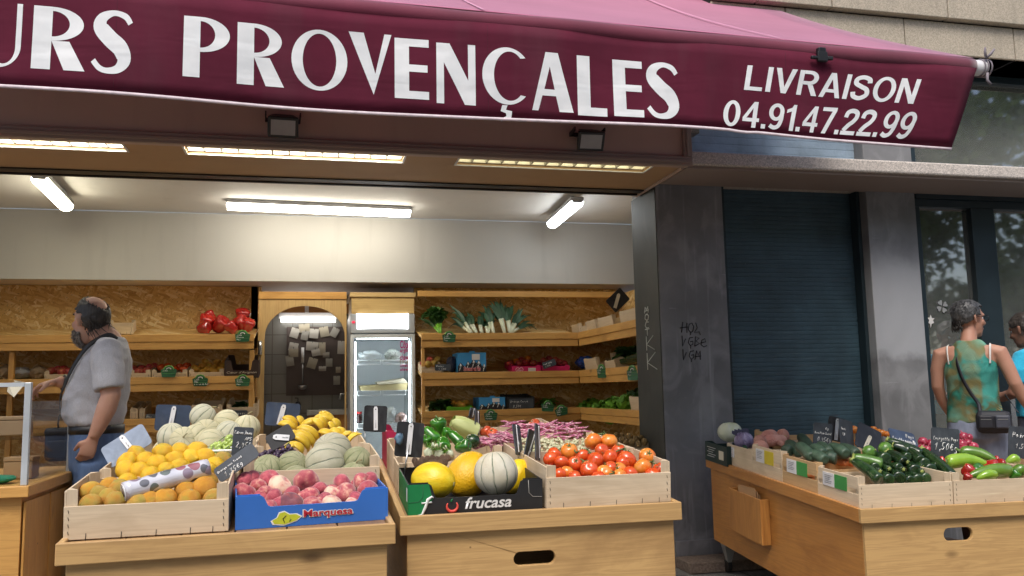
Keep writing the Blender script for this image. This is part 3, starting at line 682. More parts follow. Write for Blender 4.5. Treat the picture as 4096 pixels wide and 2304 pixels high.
GLY = {
 'U': [[[(0, 1), (.36, 1)]+ell(.62, .32, .26, .26, 180, 360, 16)+[(.88, 1), (1, 1)]+ell(.5, .34, .5, .34, 360, 180, 24)]],
 'R': [[[(0, 0), (.36, 0), (.36, 1), (0, 1)]], [ell(.361, .73, .60, .27, 90, -90, 24)[:-1]+[(.361, .46)]+ell(.361, .73, .33, .205, -90, 90, 18)], [[(.362, .459), (.70, .459), (1.02, 0), (.62, 0), (.362, .452)]]],
 'P': [[[(0, 0), (.36, 0), (.36, 1), (0, 1)]], [ell(.361, .71, .64, .29, 90, -90, 24)+ell(.361, .71, .32, .22, -90, 90, 18)]],
 'O': [[ell(.5, .5, .5, .5, 0, 360, 48)[:-1], ell(.5, .5, .30, .435, 0, 360, 40)[:-1]]],
 'V': [[[(0, 1), (.36, 1), (.64, .34), (.86, 1), (1.03, 1), (.60, 0)]]],
 'E': [[[(0, 0), (1, 0), (1, .13), (.42, .13), (.42, .45), (.96, .45), (.96, .57), (.42, .57), (.42, .87), (1, .87), (1, 1), (0, 1)]]],
 'N': [[[(0, 0), (.19, 0), (.19, .68), (.72, 0), (1, 0), (1, 1), (.81, 1), (.81, .40), (.34, 1), (0, 1)]]],
 'Ç': CG+[[[(.44, -.012), (.56, -.012), (.52, -.09), (.66, -.11), (.64, -.22), (.40, -.30), (.42, -.25), (.53, -.20), (.52, -.15), (.40, -.12)]]],
 'A': [[[(0, 0), (.15, 0), (.25, .26), (.58, .26), (.66, 0), (1, 0), (.64, 1), (.34, 1)], [(.30, .37), (.55, .37), (.44, .76)]]],
 'L': [[[(0, 0), (1, 0), (1, .14), (.44, .14), (.44, 1), (0, 1)]]], 'S': sband()}
def fine(bm, ln=.03):
    bmesh.ops.triangulate(bm, faces=bm.faces)
    for _ in range(4):
        es = [e for e in bm.edges if e.calc_length() > ln]
        if not es: break
        bmesh.ops.subdivide_edges(bm, edges=es, cuts=1); bmesh.ops.triangulate(bm, faces=[f for f in bm.faces if len(f.verts) > 3])
def add_glyph(b, polys, f):
    for loops in polys:
        vs = [V((x, y, 0)) for lp in loops for x, y in lp]
        bv = [b.bm.verts.new(V(f(q.x, q.y))) for q in vs]
        for tri in tessellate_polygon([[V((x, y, 0)) for x, y in lp] for lp in loops]):
            b.face([bv[i] for i in tri], False)
def lay(b, name, mat, par, lift=.0019):
    fine(b.bm)
    for v in b.bm.verts: v.co = val(v.co.x, v.co.y, lift)
    for f in b.bm.faces: f.normal_update()
    return b.obj(name, mat, par, recalc=False)
LET = [('U', -62, 54, 5, 170), ('R', 82, 215, 18, 178), ('S', 232, 335, 26, 188), ('P', 462, 578, 46, 198), ('R', 597, 713, 62, 215), ('O', 733, 874, 74, 226), ('V', 877, 982, 82, 236), ('E', 993, 1079, 97, 248),
       ('N', 1098, 1196, 111, 262), ('Ç', 1213, 1325, 120, 262), ('A', 1338, 1442, 133, 279), ('L', 1453, 1526, 142, 291), ('E', 1543, 1617, 152, 294), ('S', 1625, 1707, 157, 300)]
for ch, xl, xr, yt, yb in LET:
    xm = (xl+xr)/2; sl = (xr-xl)/2*.07
    u0 = vinv((xl, (yt+yb)/2-sl))[0]; u1 = vinv((xr, (yt+yb)/2+sl))[0]; dt = vinv((xm, yt))[1]; db = vinv((xm, yb))[1]
    b = MB(); add_glyph(b, GLY[ch], lambda x, y: (u0+(u1-u0)*x, db+(dt-db)*y, 0)); lay(b, 'lettering', W['letter'], awn)
def text_mesh(s, bold=0.0, shear=0):
    c = bpy.data.curves.new('t', 'FONT'); c.body = s; c.offset = bold; c.shear = shear; c.resolution_u = 4
    o = bpy.data.objects.new('t', c); me = o.to_mesh(); b = MB(); b.bm.from_mesh(me); o.to_mesh_clear(); bpy.data.objects.remove(o); bpy.data.curves.remove(c)
    bmesh.ops.remove_doubles(b.bm, verts=b.bm.verts, dist=1e-5)
    xs = [v.co.x for v in b.bm.verts]; ys = [v.co.y for v in b.bm.verts]
    x0, x1, y0, y1 = min(xs), max(xs), min(ys), max(ys)
    for v in b.bm.verts: v.co = V(((v.co.x-x0)/(x1-x0), (v.co.y-y0)/(y1-y0), 0))
    return b
def stroke_glyphs(s):
    hw = .085
    def bnd(p, w=hw): 
        L, Rr = [], []
        for i, (x, y) in enumerate(p):
            a, c2 = p[max(i-1, 0)], p[min(i+1, len(p)-1)]; dx, dy = c2[0]-a[0], c2[1]-a[1]; q = math.hypot(dx, dy) or 1; L.append((x-dy/q*w, y+dx/q*w)); Rr.append((x+dy/q*w, y-dx/q*w))
        return [L+Rr[::-1]]
    ring = lambda cx, cy, rx, ry: [ell(cx, cy, rx, ry, 0, 360, 32)[:-1], ell(cx, cy, rx-.165, ry-.135, 0, 360, 28)[:-1]]
    G = {'L': (.62, [[[(0, 0), (.60, 0), (.60, .15), (.17, .15), (.17, 1), (0, 1)]]]), 'I': (.17, [[[(0, 0), (.17, 0), (.17, 1), (0, 1)]]]), 'V': (.74, [[[(0, 1), (.18, 1), (.37, .25), (.56, 1), (.74, 1), (.46, 0), (.28, 0)]]]),
     'R': (.72, [[[(0, 0), (.17, 0), (.17, 1), (0, 1)]], [[(.171, 1), (.40, 1)]+ell(.40, .715, .30, .285, 88, -88, 16)+[(.171, .43), (.171, .57), (.38, .57)]+ell(.38, .715, .15, .145, -88, 88, 12)+[(.171, .86)]], [[(.34, .429), (.53, .429), (.74, 0), (.54, 0)]]]),
     'A': (.78, [[[(0, 0), (.17, 0), (.235, .21), (.545, .21), (.61, 0), (.78, 0), (.48, 1), (.30, 1)], [(.275, .34), (.505, .34), (.39, .74)]]]), 'O': (.80, [ring(.40, .5, .40, .515)]),
     'N': (.70, [[[(0, 0), (.165, 0), (.165, .68), (.51, 0), (.70, 0), (.70, 1), (.535, 1), (.535, .34), (.19, 1), (0, 1)]]]), 'S': (.68, [bnd(spl([(.60, .70), (.56, .85), (.34, .925), (.13, .84), (.12, .66), (.33, .54), (.54, .43), (.57, .22), (.35, .075), (.12, .14), (.07, .31)]))]),
     '0': (.60, [ring(.30, .5, .30, .51)]), '4': (.62, [[[(.36, 0), (.52, 0), (.52, .23), (.62, .23), (.62, .37), (.52, .37), (.52, 1), (.37, 1), (0, .38), (0, .23), (.36, .23)], [(.36, .37), (.14, .37), (.36, .75)]]]),
     '9': (.60, [ring(.30, .67, .30, .335), bnd(spl([(.515, .58), (.505, .36), (.42, .14), (.25, .07), (.08, .15)]), .078)]), '1': (.36, [[[(.19, 0), (.36, 0), (.36, 1), (.24, 1), (.18, .88), (0, .80), (0, .67), (.19, .74)]]]), '7': (.58, [[[(0, 1), (.58, 1), (.58, .87), (.30, 0), (.12, 0), (.40, .85), (0, .85)]]]),
     '2': (.60, [bnd(spl([(.075, .66), (.12, .85), (.30, .92), (.48, .85), (.51, .69), (.42, .52), (.25, .36), (.10, .155)])), [[(.0, 0), (.60, 0), (.60, .15), (.0, .15)]]]), '.': (.17, [[[(0, 0), (.17, 0), (.17, .17), (0, .17)]]])}
    out = []; x = 0
    for ch in s:
        w, P_ = G[ch]; out.append((x, P_)); x += w+(.10 if ch != '.' else .08)
    return out, x-.10
for s, bl, br, tl, tr in (('LIVRAISON', (1868, 228), (2298, 261), (1878, 166), (2318, 200)), ('04.91.47.22.99', (1812, 318), (2290, 348), (1820, 254), (2316, 282))):
    A, B_, Cc, D = vinv(bl), vinv(br), vinv(tl), vinv(tr); gl, tot = stroke_glyphs(s)
    def put_g(x, y):
        p = [A[i]*(1-x)*(1-y)+B_[i]*x*(1-y)+Cc[i]*(1-x)*y+D[i]*x*y for i in (0, 1)]; return (p[0], p[1], 0)
    for gx, P_ in gl:
        for j, loops in enumerate(P_): b = MB(); add_glyph(b, [loops], lambda x, y: put_g((gx+x)/tot, y)); lay(b, 'lettering', W['letter'], awn, .0019+.0006*j)
def flat_text(s, org, ux, uz, w, h, mat, par, name='lettering', lift=.002, bold=.0, shear=0, world=True):
    b = text_mesh(s, bold, shear); n = ux.cross(uz).normalized()
    for v in b.bm.verts: v.co = org + ux*(v.co.x*w) + uz*(v.co.y*h) + n*lift
    return b.obj(name, mat, par, recalc=False, world=world)

# ---------------------------------------------------------------- display stalls
def plate(b, outer, holes, t):            # board in local xz with holes, thickness along +y
    f = []
    lo = [outer]+holes
    for y, flip in ((0, False), (t, True)):
        bv = [b.bm.verts.new((x, y, z)) for lp in lo for x, z in lp]; f.append(bv)
        for tri in tessellate_polygon([[V((x, z, 0)) for x, z in lp] for lp in lo]): b.face([bv[i] for i in (tri if flip else tri[::-1])], False)
    k = 0
    for lp in lo:
        n = len(lp)
        for i in range(n): b.face([f[0][k+i], f[0][k+(i+1) % n], f[1][k+(i+1) % n], f[1][k+i]], False)
        k += n
def slot(cx, cz, w, h): 
    r = h/2; return [(cx-w/2+r+r*math.cos(a), cz+r*math.sin(a)) for a in [PI/2+PI*i/10 for i in range(11)]]+[(cx+w/2-r+r*math.cos(a), cz+r*math.sin(a)) for a in [-PI/2+PI*i/10 for i in range(11)]]
def stall(loc, rz, w, d, h, tilt, zb, label, hole=None, mats=('stall', 'stall'), trim=.052):
    t = thing('display_stall', loc, (0, 0, rz), label, 'market stall', 'wooden market stalls on castors')
    fm, sm = mats; k = math.tan(tilt)
    b = MB(); o0 = [(0.025, zb), (w-.025, zb), (w-.025, h-.005), (.025, h-.005)]
    plate(b, o0, [hole] if hole else [], .02)
    for v in b.bm.verts: v.co.y += .022
    b.obj('front_panel', W[fm+'x'], t, world=False, bevel=.003)
    for x in (.025, w-.045):
        b = MB(); b.hexa([(x, .0425, zb), (x+.02, .0425, zb), (x+.02, d-.02, zb+k*d), (x, d-.02, zb+k*d), (x, .0425, h-.005), (x+.02, .0425, h-.005), (x+.02, d-.02, h+k*d-.005), (x, d-.02, h+k*d-.005)])
        b.obj('side_panel', W[sm+'y'], t, world=False, bevel=.002)
    b = MB(); b.box(.046, w-.046, d-.04, d-.021, zb+k*d, h+k*d-.01); b.obj('back_panel', W[fm+'x'], t, world=False)
    b = MB(); n = 6; M4 = Matrix.Translation((0, 0, h)) @ Matrix.Rotation(tilt, 4, 'X')
    for i in range(n): b.box(.021+(w-.042)*i/n+.002, .021+(w-.042)*(i+1)/n-.002, .022, d, -.02, 0, M4)
    b.obj('table_top', W['top'], t, world=False, bevel=.002)
    b = MB(); b.box(-.0, w, 0, .021, h-trim, h+.012); b.obj('front_trim', W[fm+'x'], t, world=False, bevel=.003)
    for x in (0, w-.02):
        b = MB(); b.hexa([(x, .0215, h-trim), (x+.02, .0215, h-trim), (x+.02, d, h-trim+k*d), (x, d, h-trim+k*d), (x, .0215, h+.012), (x+.02, .0215, h+.012), (x+.02, d, h+.012+k*d), (x, d, h+.012+k*d)]); b.obj('side_trim', W[sm+'y'], t, world=False, bevel=.003)
    for x in (.09, w-.09):
        for y in (.12, d-.09):
            z1 = zb+k*y-.002 if y > .5 else zb-.002
            b = MB(); b.hexa([(x-.012, y-.012, .07), (x+.012, y-.012, .07), (x+.012, y+.012, .07), (x-.012, y+.012, .07), (x-.04, y-.04, z1), (x+.04, y-.04, z1), (x+.04, y+.04, z1), (x-.04, y+.04, z1)])
            c = b.obj('castor', plain('zinc_bracket', (.45, .45, .43), .45, Metallic=.7), t, world=False)
            b = MB(); b.tube([(x-.014, y+.02, .045), (x+.014, y+.02, .045)], .04, 14, smooth=False); b.obj('wheel', W['black'], c, world=False)
    t['_k'] = k
    return t, tilt, h
def on(st, x, y, z=0, rz=0):     # place on the sloping top: world matrix
    t, tilt, h = st
    return wmat(t) @ Matrix.Translation((0, 0, h)) @ Matrix.Rotation(tilt, 4, 'X') @ Matrix.Translation((x, y, z)) @ Matrix.Rotation(rz, 4, 'Z')
A0 = (-.722, 2.768, 0)
ST1 = stall(A0, math.radians(1.6), .985, 1.35, .77, math.radians(4.5), .12, 'pine market stall holding the oranges, peaches, melons and bananas')
ST2 = stall((.292, 2.95, 0), math.radians(-.6), 1.02, 1.35, .768, math.radians(4.5), .12, 'pine market stall with a hand slot, holding the black melon box and vine tomatoes', slot(.47, .612, .15, .046))
c = onz(s6(2165, 1287), .617)
ST3 = stall((c.x, c.y, 0), math.radians(-3.4), 2.0, 1.78, .615, math.radians(3.3), .10, 'orange-stained pine stall on castors standing before the shutter, heaped with courgettes and peppers', slot(.50, .49, .15, .06), ('stall', 'orange'))
# paper-bag pocket on the flank of the third stall
s3 = wmat(ST3[0])
pk = onx(s6(1888, 1290), c.x+.075)
b = MB(); yl = (s3.inverted() @ pk).y; k3 = math.tan(ST3[1])
y0, y1 = yl-.21, yl+.21
for a in (0,):
    b.hexa([(-.032, y0, .25+k3*y0), (-.0, y0, .25+k3*y0), (-.0, y1, .25+k3*y1), (-.032, y1, .25+k3*y1), (-.032, y0, .50+k3*y0), (-.022, y0, .50+k3*y0), (-.022, y1, .50+k3*y1), (-.032, y1, .50+k3*y1)])
    b.box(-.021, .024, y0, y0+.014, .25+k3*y0, .50+k3*y0); b.box(-.021, .024, y1-.014, y1, .26+k3*y1, .50+k3*y1)
b.obj('bag_pocket', W['orangez'], ST3[0], world=False, bevel=.003)
t = thing('paper_bag_stack', s3 @ V((.0, yl, .45)), (0, 0, math.radians(-3.4)), 'brown paper bags sticking out of the wooden pocket on the stall flank', 'paper bag')
b = MB()
for i in range(7): b.box(-.018+.005*i, -.0145+.005*i, -.12+.008*(i % 3), .10-.006*(i % 2), -.1, .09-.006*i+k3*yl)
b.obj('paper_bag', plain('kraft_paper', (.40, .24, .12), .8), t, world=False)

# ---------------------------------------------------------------- crates and boxes
CR = {}
def wood_crate(mw, w, d, h, label, hs=None, group='pale wooden fruit crates', mat='crate', gap=0, hb=None, gaps='both', frontlow=True):
    hs = hs or h+.025; hb = hb or h
    t = thing('wooden_crate', label=label, cat='crate', group=group); t.matrix_basis = mw
    tb = .006; B = .004
    def bd(nm, fn, ax):
        b = MB(); fn(b); return b.obj(nm, W[mat+ax], t, world=False, bevel=.0012)
    bd('base', lambda b: [b.box(.012, w-.012, .012+(d-.024)*i/4+.004, .012+(d-.024)*(i+1)/4-.004, B, B+.005) for i in range(4)], 'x')
    bd('base_batten', lambda b: [b.box(x, x+.018, .0, d, -.003, B-.0005) for x in (.01, w*.28, w*.5, w*.72, w-.03)], 'y')
    fr = bd('front_board', lambda b: b.box(0, w, -tb, 0, B, h), 'x')
    bd('back_board', lambda b: b.box(0, w, d, d+tb, B, hb), 'x')
    for x in (0, w-tb):
        if gap: 
            bd('side_board', lambda b: b.box(x, x+tb, .0005, d-.0005, B, B+(hs-B)*.44), 'y')
            bd('side_board', lambda b: b.box(x, x+tb, .0005, d-.0005, B+(hs-B)*.44+gap, hs), 'y')
        else: bd('side_board', lambda b: b.box(x, x+tb, .0005, d-.0005, B, hs), 'y')
    for x in (tb+.0005, w-tb-.0305):
        for y in (.0005, d-.0305):
            b = MB(); s = 1 if x < w/2 else -1; xa = x if s > 0 else x+.03; q = 1 if y < d/2 else -1; ya = y if q > 0 else y+.03
            b.hexa([(xa, ya, B+.0055), (xa+s*.03, ya, B+.0055), (xa+s*.004, ya+q*.03, B+.0055), (xa, ya+q*.03, B+.0055), (xa, ya, hs+.004), (xa+s*.03, ya, hs+.004), (xa+s*.004, ya+q*.03, hs+.004), (xa, ya+q*.03, hs+.004)])
            b.obj('corner_post', W[mat+'z'], t, world=False)
    b = MB()
    for x in (.012, w-.016):
        for i in range(4): z = .025+(h-.04)*i/3; b.tube([(x+.002, -tb-.0012, z-.005), (x, -tb-.0012, z+.005)], .0009, 4)
    for x in (w*.13, w*.34, w*.55, w*.76, w*.9): b.tube([(x, -tb-.0012, -.002), (x+.001, -tb-.0012, .022)], .0009, 4)
    b.obj('staple', W['black'], fr, world=False)
    return t
def carton(mw, w, d, h, hc, label, mat, group=None, notch=.16, cat='box', inner=None, grow=None):
    """open cardboard box whose front and back dip in the middle"""
    t = thing('cardboard_box', label=label, cat=cat, group=group); t.matrix_basis = mw
    T = .005; a = w*notch; s = .022
    prof = [(0, 0), (w, 0), (w, h), (w-a, h), (w-a-s*.4, h-.006), (w-a-s, hc+.004), (w-a-s*1.4, hc), (a+s*1.4, hc), (a+s, hc+.004), (a+s*.4, h-.006), (a, h), (0, h)]
    b = MB(); b.prism(prof, T); f = b.obj('front_panel', mat, t, world=False)
    b = MB(); b.prism(prof, T, Matrix.Translation((0, d-T, 0))); b.obj('back_panel', mat, t, world=False)
    for x in (0.0, w-T):
        b = MB(); b.box(x, x+T, T+.0005, d-T-.0005, 0, h-.002); b.obj('side_panel', mat, t, world=False)
    for x in (T+.0005, w-T-.0005):
        sg = 1 if x < w/2 else -1
        b = MB(); b.box(min(x, x+sg*a*.9), max(x, x+sg*a*.9), T+.001, T+.004, .02, h+.004); b.obj('corner_flap', mat, t, world=False)
    b = MB(); b.box(T+.001, w-T-.001, T+.001, d-T-.001, .002, .006); b.obj('base', inner or mat, t, world=False)
    return t, f
def prints(par, name, mat, fn):
    b = MB(); fn(b); return b.obj(name, mat, par, world=False)
CR['orange'] = wood_crate(on(ST1, .005, .075), .468, .32, .103, 'pale wooden crate of oranges with a bag roll lying across it', .148)
CR['lemon'] = wood_crate(on(ST1, .035, .41), .45, .30, .128, 'pale wooden crate of lemons behind the orange crate', .155)
CR['canta'] = wood_crate(on(ST1, .06, .74), .47, .40, .13, 'wooden crate heaped with ribbed cantaloupes behind the lemons', .155)
CR['melon'] = wood_crate(on(ST1, .50, .40), .475, .34, .13, 'wooden crate of green-grey cantaloupes between the peach box and the bananas', .165)
CR['banana'] = wood_crate(on(ST1, .52, .86), .45, .40, .11, 'wooden crate under the heap of bananas', .15)
bx, bf = carton(on(ST1, .492, .085, .001, math.radians(3.5)), .482, .31, .103, .066, 'bright blue cardboard box of flat peaches with a red brand name', plain('blue_card', (.035, .16, .55), .5, .08))
def on_face(par, f, s, x, z, w, h, mat, bold=0, shear=0): return flat_text(s, V((x, -.0012, z)), V((1, 0, 0)), V((0, 0, 1)), w, h, mat, f, 'lettering', .0006, bold, shear, world=False)
RED = plain('red_print', (.50, .02, .04), .5); WHT = plain('white_print', (.80, .80, .78), .5)
on_face(bx, bf, 'Marquesa', .206, .018, .162, .033, WHT, .07); on_face(bx, bf, 'Marquesa', .209, .020, .157, .029, RED, .02).location.y = -.0012
lm = [(.118, .012), (.15, .008), (.185, .018), (.2, .03), (.185, .038), (.165, .038), (.15, .047), (.135, .044), (.128, .03), (.112, .022)]
b = MB(); b.prism([(.155+(x-.155)*1.12, .028+(z-.028)*1.2) for x, z in lm], .0006, Matrix.Translation((0, -.0014, 0))); b.obj('print', WHT, bf, world=False)
b = MB(); b.prism(lm, .0006, Matrix.Translation((0, -.0024, 0))); b.obj('print', plain('lime_print', (.55, .60, .04), .5), bf, world=False)
b = MB(); b.tube([(.15, -.003, .014), (.145, -.003, .026), (.155, -.003, .036)], .0012, 4); b.tube([(.165, -.003, .016), (.17, -.003, .024)], .001, 4); b.obj('print', W['ink'], bf, world=False)
# black and green melon box
blk = plain('black_card', (.016, .016, .017), .5, .2); grn = plain('green_card', (.008, .21, .06), .5, .1)
fx, ff = carton(on(ST2, .032, .05), .478, .36, .108, .058, 'black and green cardboard box of yellow melons with white lettering', blk, notch=.15, inner=blk)
b = MB(); b.prism([(0, .001), (.045, .001), (.062, .03), (.085, .055), (.0715, .1075), (0, .1075)], .0008, Matrix.Translation((0, -.001, 0))); b.obj('print', grn, ff, world=False)
b = MB(); b.box(-.001, -.0002, .006, .33, .002, .106); b.obj('print', grn, ff, world=False)
b = MB(); b.box(-.0018, -.0011, .02, .05, .045, .09); b.obj('print', WHT, ff, world=False)
on_face(fx, ff, 'frucasa', .198, .016, .166, .040, WHT, .02, .25)
b = MB(); b.tube([(.032, -.0016, .002), (.048, -.0016, .004), (.06, -.0016, .03), (.068, -.0016, .055), (.082, -.0016, .064), (.088, -.0016, .06)], [.002, .004, .0055, .0055, .004, .002], 6); b.tube([(.046, -.0016, .043), (.082, -.0016, .045)], .003, 6); b.obj('print', WHT, ff, world=False)
b = MB(); b.tube([(.153+.019*math.cos(a), -.0016, .028+.018*math.sin(a)) for a in [2.5+.3*i for i in range(16)]], [.002+.0035*math.sin(PI*i/15) for i in range(16)], 6); b.obj('print', plain('coral_print', (.62, .07, .05), .5), ff, world=False)
b = MB(); b.tube([(.149, -.0016, .044), (.154, -.0016, .054)], [.004, .001], 6); b.obj('print', grn, ff, world=False)
for q, sgn in ((.478, -1), (0, 1)):
    b = MB(); X = lambda v: q+sgn*v
    b.tube([(X(.052), -.0012, .106), (X(.05), -.0012, .062), (X(.036), -.0012, .048), (X(.002), -.0012, .046)], .0012, 4); b.obj('fold_line', plain('card_edge', (.34, .33, .30), .7) if sgn < 0 else plain('green_edge', (.01, .11, .04), .6), ff, world=False)
CR['tomato'] = wood_crate(on(ST2, .522, .045, 0, math.radians(1.5)), .478, .36, .112, 'pale wooden crate of vine tomatoes standing beside the black melon box', .15, hb=.15)
CR['walnut'] = wood_crate(on(ST2, .03, .43), .46, .20, .09, 'wooden crate of walnuts tucked behind the yellow melons', .115)
CR['pepper'] = wood_crate(on(ST2, .03, .65), .46, .36, .11, 'wooden crate of green peppers and fennel behind the walnuts', .14)
CR['bean'] = wood_crate(on(ST2, .51, .45), .49, .52, .115, 'long wooden crate of pink speckled beans behind the vine tomatoes', .145)
CR['backtom'] = wood_crate(on(ST2, .44, 1.02), .40, .30, .14, 'wooden crate at the very back of the stall with large ribbed tomatoes', .175)
# third stall: crates along its flank, each with shop labels
lab_w = plain('label_paper', (.74, .73, .74), .7, .04); lab_g = plain('label_green', (.05, .27, .06), .6); lab_y = plain('label_yellow', (.68, .52, .03), .6)
for i, (nm, lab, yy, ww, hh, mt) in enumerate((('zuc', 'pale crate of courgettes with a white and a green label on its slatted side', .05, .48, .112, 'crate'), ('carrot', 'warm brown crate of carrots with a white and a green label, behind the courgettes', .415, .48, .125, 'warmcrate'),
        ('cuke', 'pale crate of cucumbers with a yellow label on its slatted side', .78, .48, .135, 'crate'), ('leek', 'low pale crate of leeks with a torn white label, next to the dark green box', 1.14, .48, .10, 'crate'))):
    t = CR[nm] = wood_crate(on(ST3, .022, yy), ww, .35, hh, lab, hh+.035, gap=0 if nm == 'leek' else .022, mat=mt, hb=hh)
    if nm == 'leek': L = ((.24, .32, lab_w),)
    else: L = ((.20, .30, lab_w), (.09, .195, lab_y if nm == 'cuke' else lab_g))
    for a, c2, m in L:
        b = MB(); b.box(-.0035, -.0003, a, c2, hh*.60, hh+.020); b.obj('price_label', m, t, world=False)
        if m is lab_w:
            ln = [[(-q, hh+.006-.009*k) for q in (a+.018+.01*(k % 3), c2-.018)] for k in range(5)]
            strokes(ln, V((0, 0, 0)), V((0, -1, 0)), V((0, 0, 1)), .0009, W['ink'], 'print', t, V((-.004, 0, 0)), False)
CR['rpep'] = wood_crate(on(ST3, .508, .05), .48, .35, .112, 'pale crate of long green and red peppers beside the courgette crate', .145)
CR['onion'] = wood_crate(on(ST3, .508, .43), .48, .34, .112, 'pale crate of red onions behind the peppers', .13)
CR['farpep'] = wood_crate(on(ST3, 1.0, .05), .48, .35, .112, 'pale crate at the picture edge past the long peppers', .145)
CR['carbag'] = wood_crate(on(ST3, .508, .82), .48, .36, .125, 'pale crate of orange tomatoes at the back of the stall before the pale pillar', .14)
CR['sweet'] = wood_crate(on(ST3, .3, 1.32), .5, .36, .15, 'brown-sided crate of sweet potatoes against the shutter', .19, mat='warmcrate')
dg = plain('dark_green_card', (.010, .028, .024), .5)
dx, df = carton(on(ST3, -.01, 1.42), .30, .34, .12, .10, 'dark green cardboard box of cabbages at the end of the stall', dg)
b = MB(); b.box(-.0012, -.0002, .05, .12, .03, .085); b.obj('price_label', W['cream'], dx, world=False)
strokes([[(-.30+.02*(k % 2), .09-.014*k), (-.17-.02*(k % 3), .09-.014*k)] for k in range(5)], V((0, 0, 0)), V((0, -1, 0)), V((0, 0, 1)), .0018, WHT, 'print', dx, V((-.002, 0, 0)), False)
# red and cream boxes seen in the gap between the stalls
carton(on(ST2, .03, 1.04), .20, .28, .17, .13, 'crimson cardboard box standing between the banana crate and the peppers', plain('crimson_card', (.42, .015, .07), .5))
# ---------------------------------------------------------------- fruit and vegetables
def fruit_m(name, cols, sc=3, rough=.42, bump=.2, bscale=70, bdist=.001, rnd=.07, spots=None, stretch=(1, 1, 1), unit=1.2, **kw):
    s = NT(name); c = s.coord(stretch, off='object')
    n = s.noise(c, sc*unit, 4)
    k = s.ramp(n, [(.32+.36*i/(len(cols)-1), q) for i, q in enumerate(cols)])
    if spots:
        f = s.ramp(s.vor(s.coord(off='object'), spots[1]), [(spots[2], 1), (spots[2]*1.6, 0)]); k = s.mix(s.math('MULTIPLY', f, .8), k, spots[0])
    k = s.hue(k, rnd)
    return s.pbr(k, rough, s.bump(s.noise(c, bscale*unit*.35, 2), bump, bdist*(12 if unit < 5 else 1)) if bump else None, **kw)
F = {}
F['orange'] = fruit_m('orange_peel', [(.60, .25, .022), (.68, .33, .035), (.58, .38, .05)], .9, .45, .5, 80, .0012, spots=((.28, .15, .04), 30, .05))
F['dullorange'] = fruit_m('dull_orange_peel', [(.55, .25, .03), (.52, .33, .06), (.40, .32, .05)], .9, .5, .5, 80, .0012, spots=((.2, .12, .05), 26, .10))
F['lemon'] = fruit_m('lemon_peel', [(.70, .36, .010), (.78, .48, .018), (.64, .46, .035)], .9, .42, .4, 70, .0012, rnd=.13, spots=((.34, .24, .05), 14, .05))
F['peach'] = fruit_m('peach_skin', [(.30, .032, .055), (.40, .065, .085), (.50, .14, .13), (.66, .36, .26)], 1.5, .75, 0, rnd=.12, Sheen_Weight=.5)
F['palepeach'] = fruit_m('pale_peach_skin', [(.52, .14, .15), (.70, .38, .28), (.78, .56, .40), (.78, .58, .42)], 1.3, .75, 0, rnd=.06, Sheen_Weight=.5)
F['redpeach'] = fruit_m('red_peach_skin', [(.26, .025, .05), (.40, .06, .085), (.52, .14, .14)], 1.3, .75, 0, rnd=.12, Sheen_Weight=.5)
F['darkpeach'] = fruit_m('dark_peach_skin', [(.14, .03, .05), (.22, .06, .07), (.34, .06, .06)], 1.4, .8, 0, Sheen_Weight=.5)
F['tomato'] = fruit_m('tomato_skin', [(.60, .065, .014), (.70, .11, .018)], 1.0, .2, 0, rnd=.08, Coat_Weight=.3)
F['tomato2'] = fruit_m('orange_tomato_skin', [(.72, .15, .018), (.78, .24, .03), (.70, .28, .05)], .8, .2, 0, rnd=.06, Coat_Weight=.3)
F['bigtom'] = fruit_m('ribbed_tomato_skin', [(.52, .06, .025), (.62, .12, .04)], .8, .25, 0)
F['green'] = fruit_m('green_pepper_skin', [(.018, .10, .008), (.035, .17, .012), (.07, .25, .02)], .9, .17, 0, rnd=.2, Coat_Weight=.5)
F['lime'] = fruit_m('pale_pepper_skin', [(.20, .38, .03), (.32, .50, .05)], .8, .22, 0, Coat_Weight=.4)
F['redpep'] = fruit_m('red_pepper_skin', [(.34, .012, .012), (.50, .03, .02)], 1, .18, 0, rnd=.2, Coat_Weight=.5)
F['zuc'] = fruit_m('courgette_skin', [(.008, .021, .008), (.013, .036, .012), (.028, .064, .018)], 2.0, .2, .06, rnd=.3, spots=((.06, .12, .04), 60, .16), Coat_Weight=.2)
F['zuc2'] = fruit_m('light_courgette_skin', [(.05, .13, .018), (.10, .22, .03)], 1.4, .28, .1, rnd=.1, spots=((.16, .26, .10), 60, .16), Coat_Weight=.2)
F['cuke'] = fruit_m('cucumber_skin', [(.030, .062, .038), (.062, .108, .068)], 1.5, .42, .2, 60, .002, rnd=.2, spots=((.14, .20, .13), 30, .08))
F['onion'] = fruit_m('red_onion_skin', [(.28, .012, .035), (.40, .035, .07), (.50, .12, .16)], 1.4, .25, 0, rnd=.15, stretch=(1, 1, .3), Coat_Weight=.3)
F['banana'] = fruit_m('banana_peel', [(.66, .42, .022), (.74, .51, .04)], .7, .42, .1, rnd=.08, spots=((.16, .09, .02), 45, .09))
F['grape'] = fruit_m('black_grape', [(.020, .012, .030), (.05, .025, .06), (.11, .08, .13)], 2, .4, 0, rnd=.3)
F['wgrape'] = fruit_m('white_grape', [(.30, .42, .07), (.46, .58, .16)], 1.5, .22, 0, rnd=.1, Coat_Weight=.3)
F['ymelon'] = fruit_m('canary_melon_rind', [(.70, .44, .006), (.80, .55, .012), (.82, .62, .03)], .45, .36, .35, 8, .004, rnd=.02, stretch=(.25, 1, 1), unit=5)
F['ymelon2'] = fruit_m('deep_yellow_melon_rind', [(.70, .39, .006), (.78, .47, .012)], .45, .42, .5, 8, .006, rnd=.02, stretch=(.2, 1, 1), unit=5)
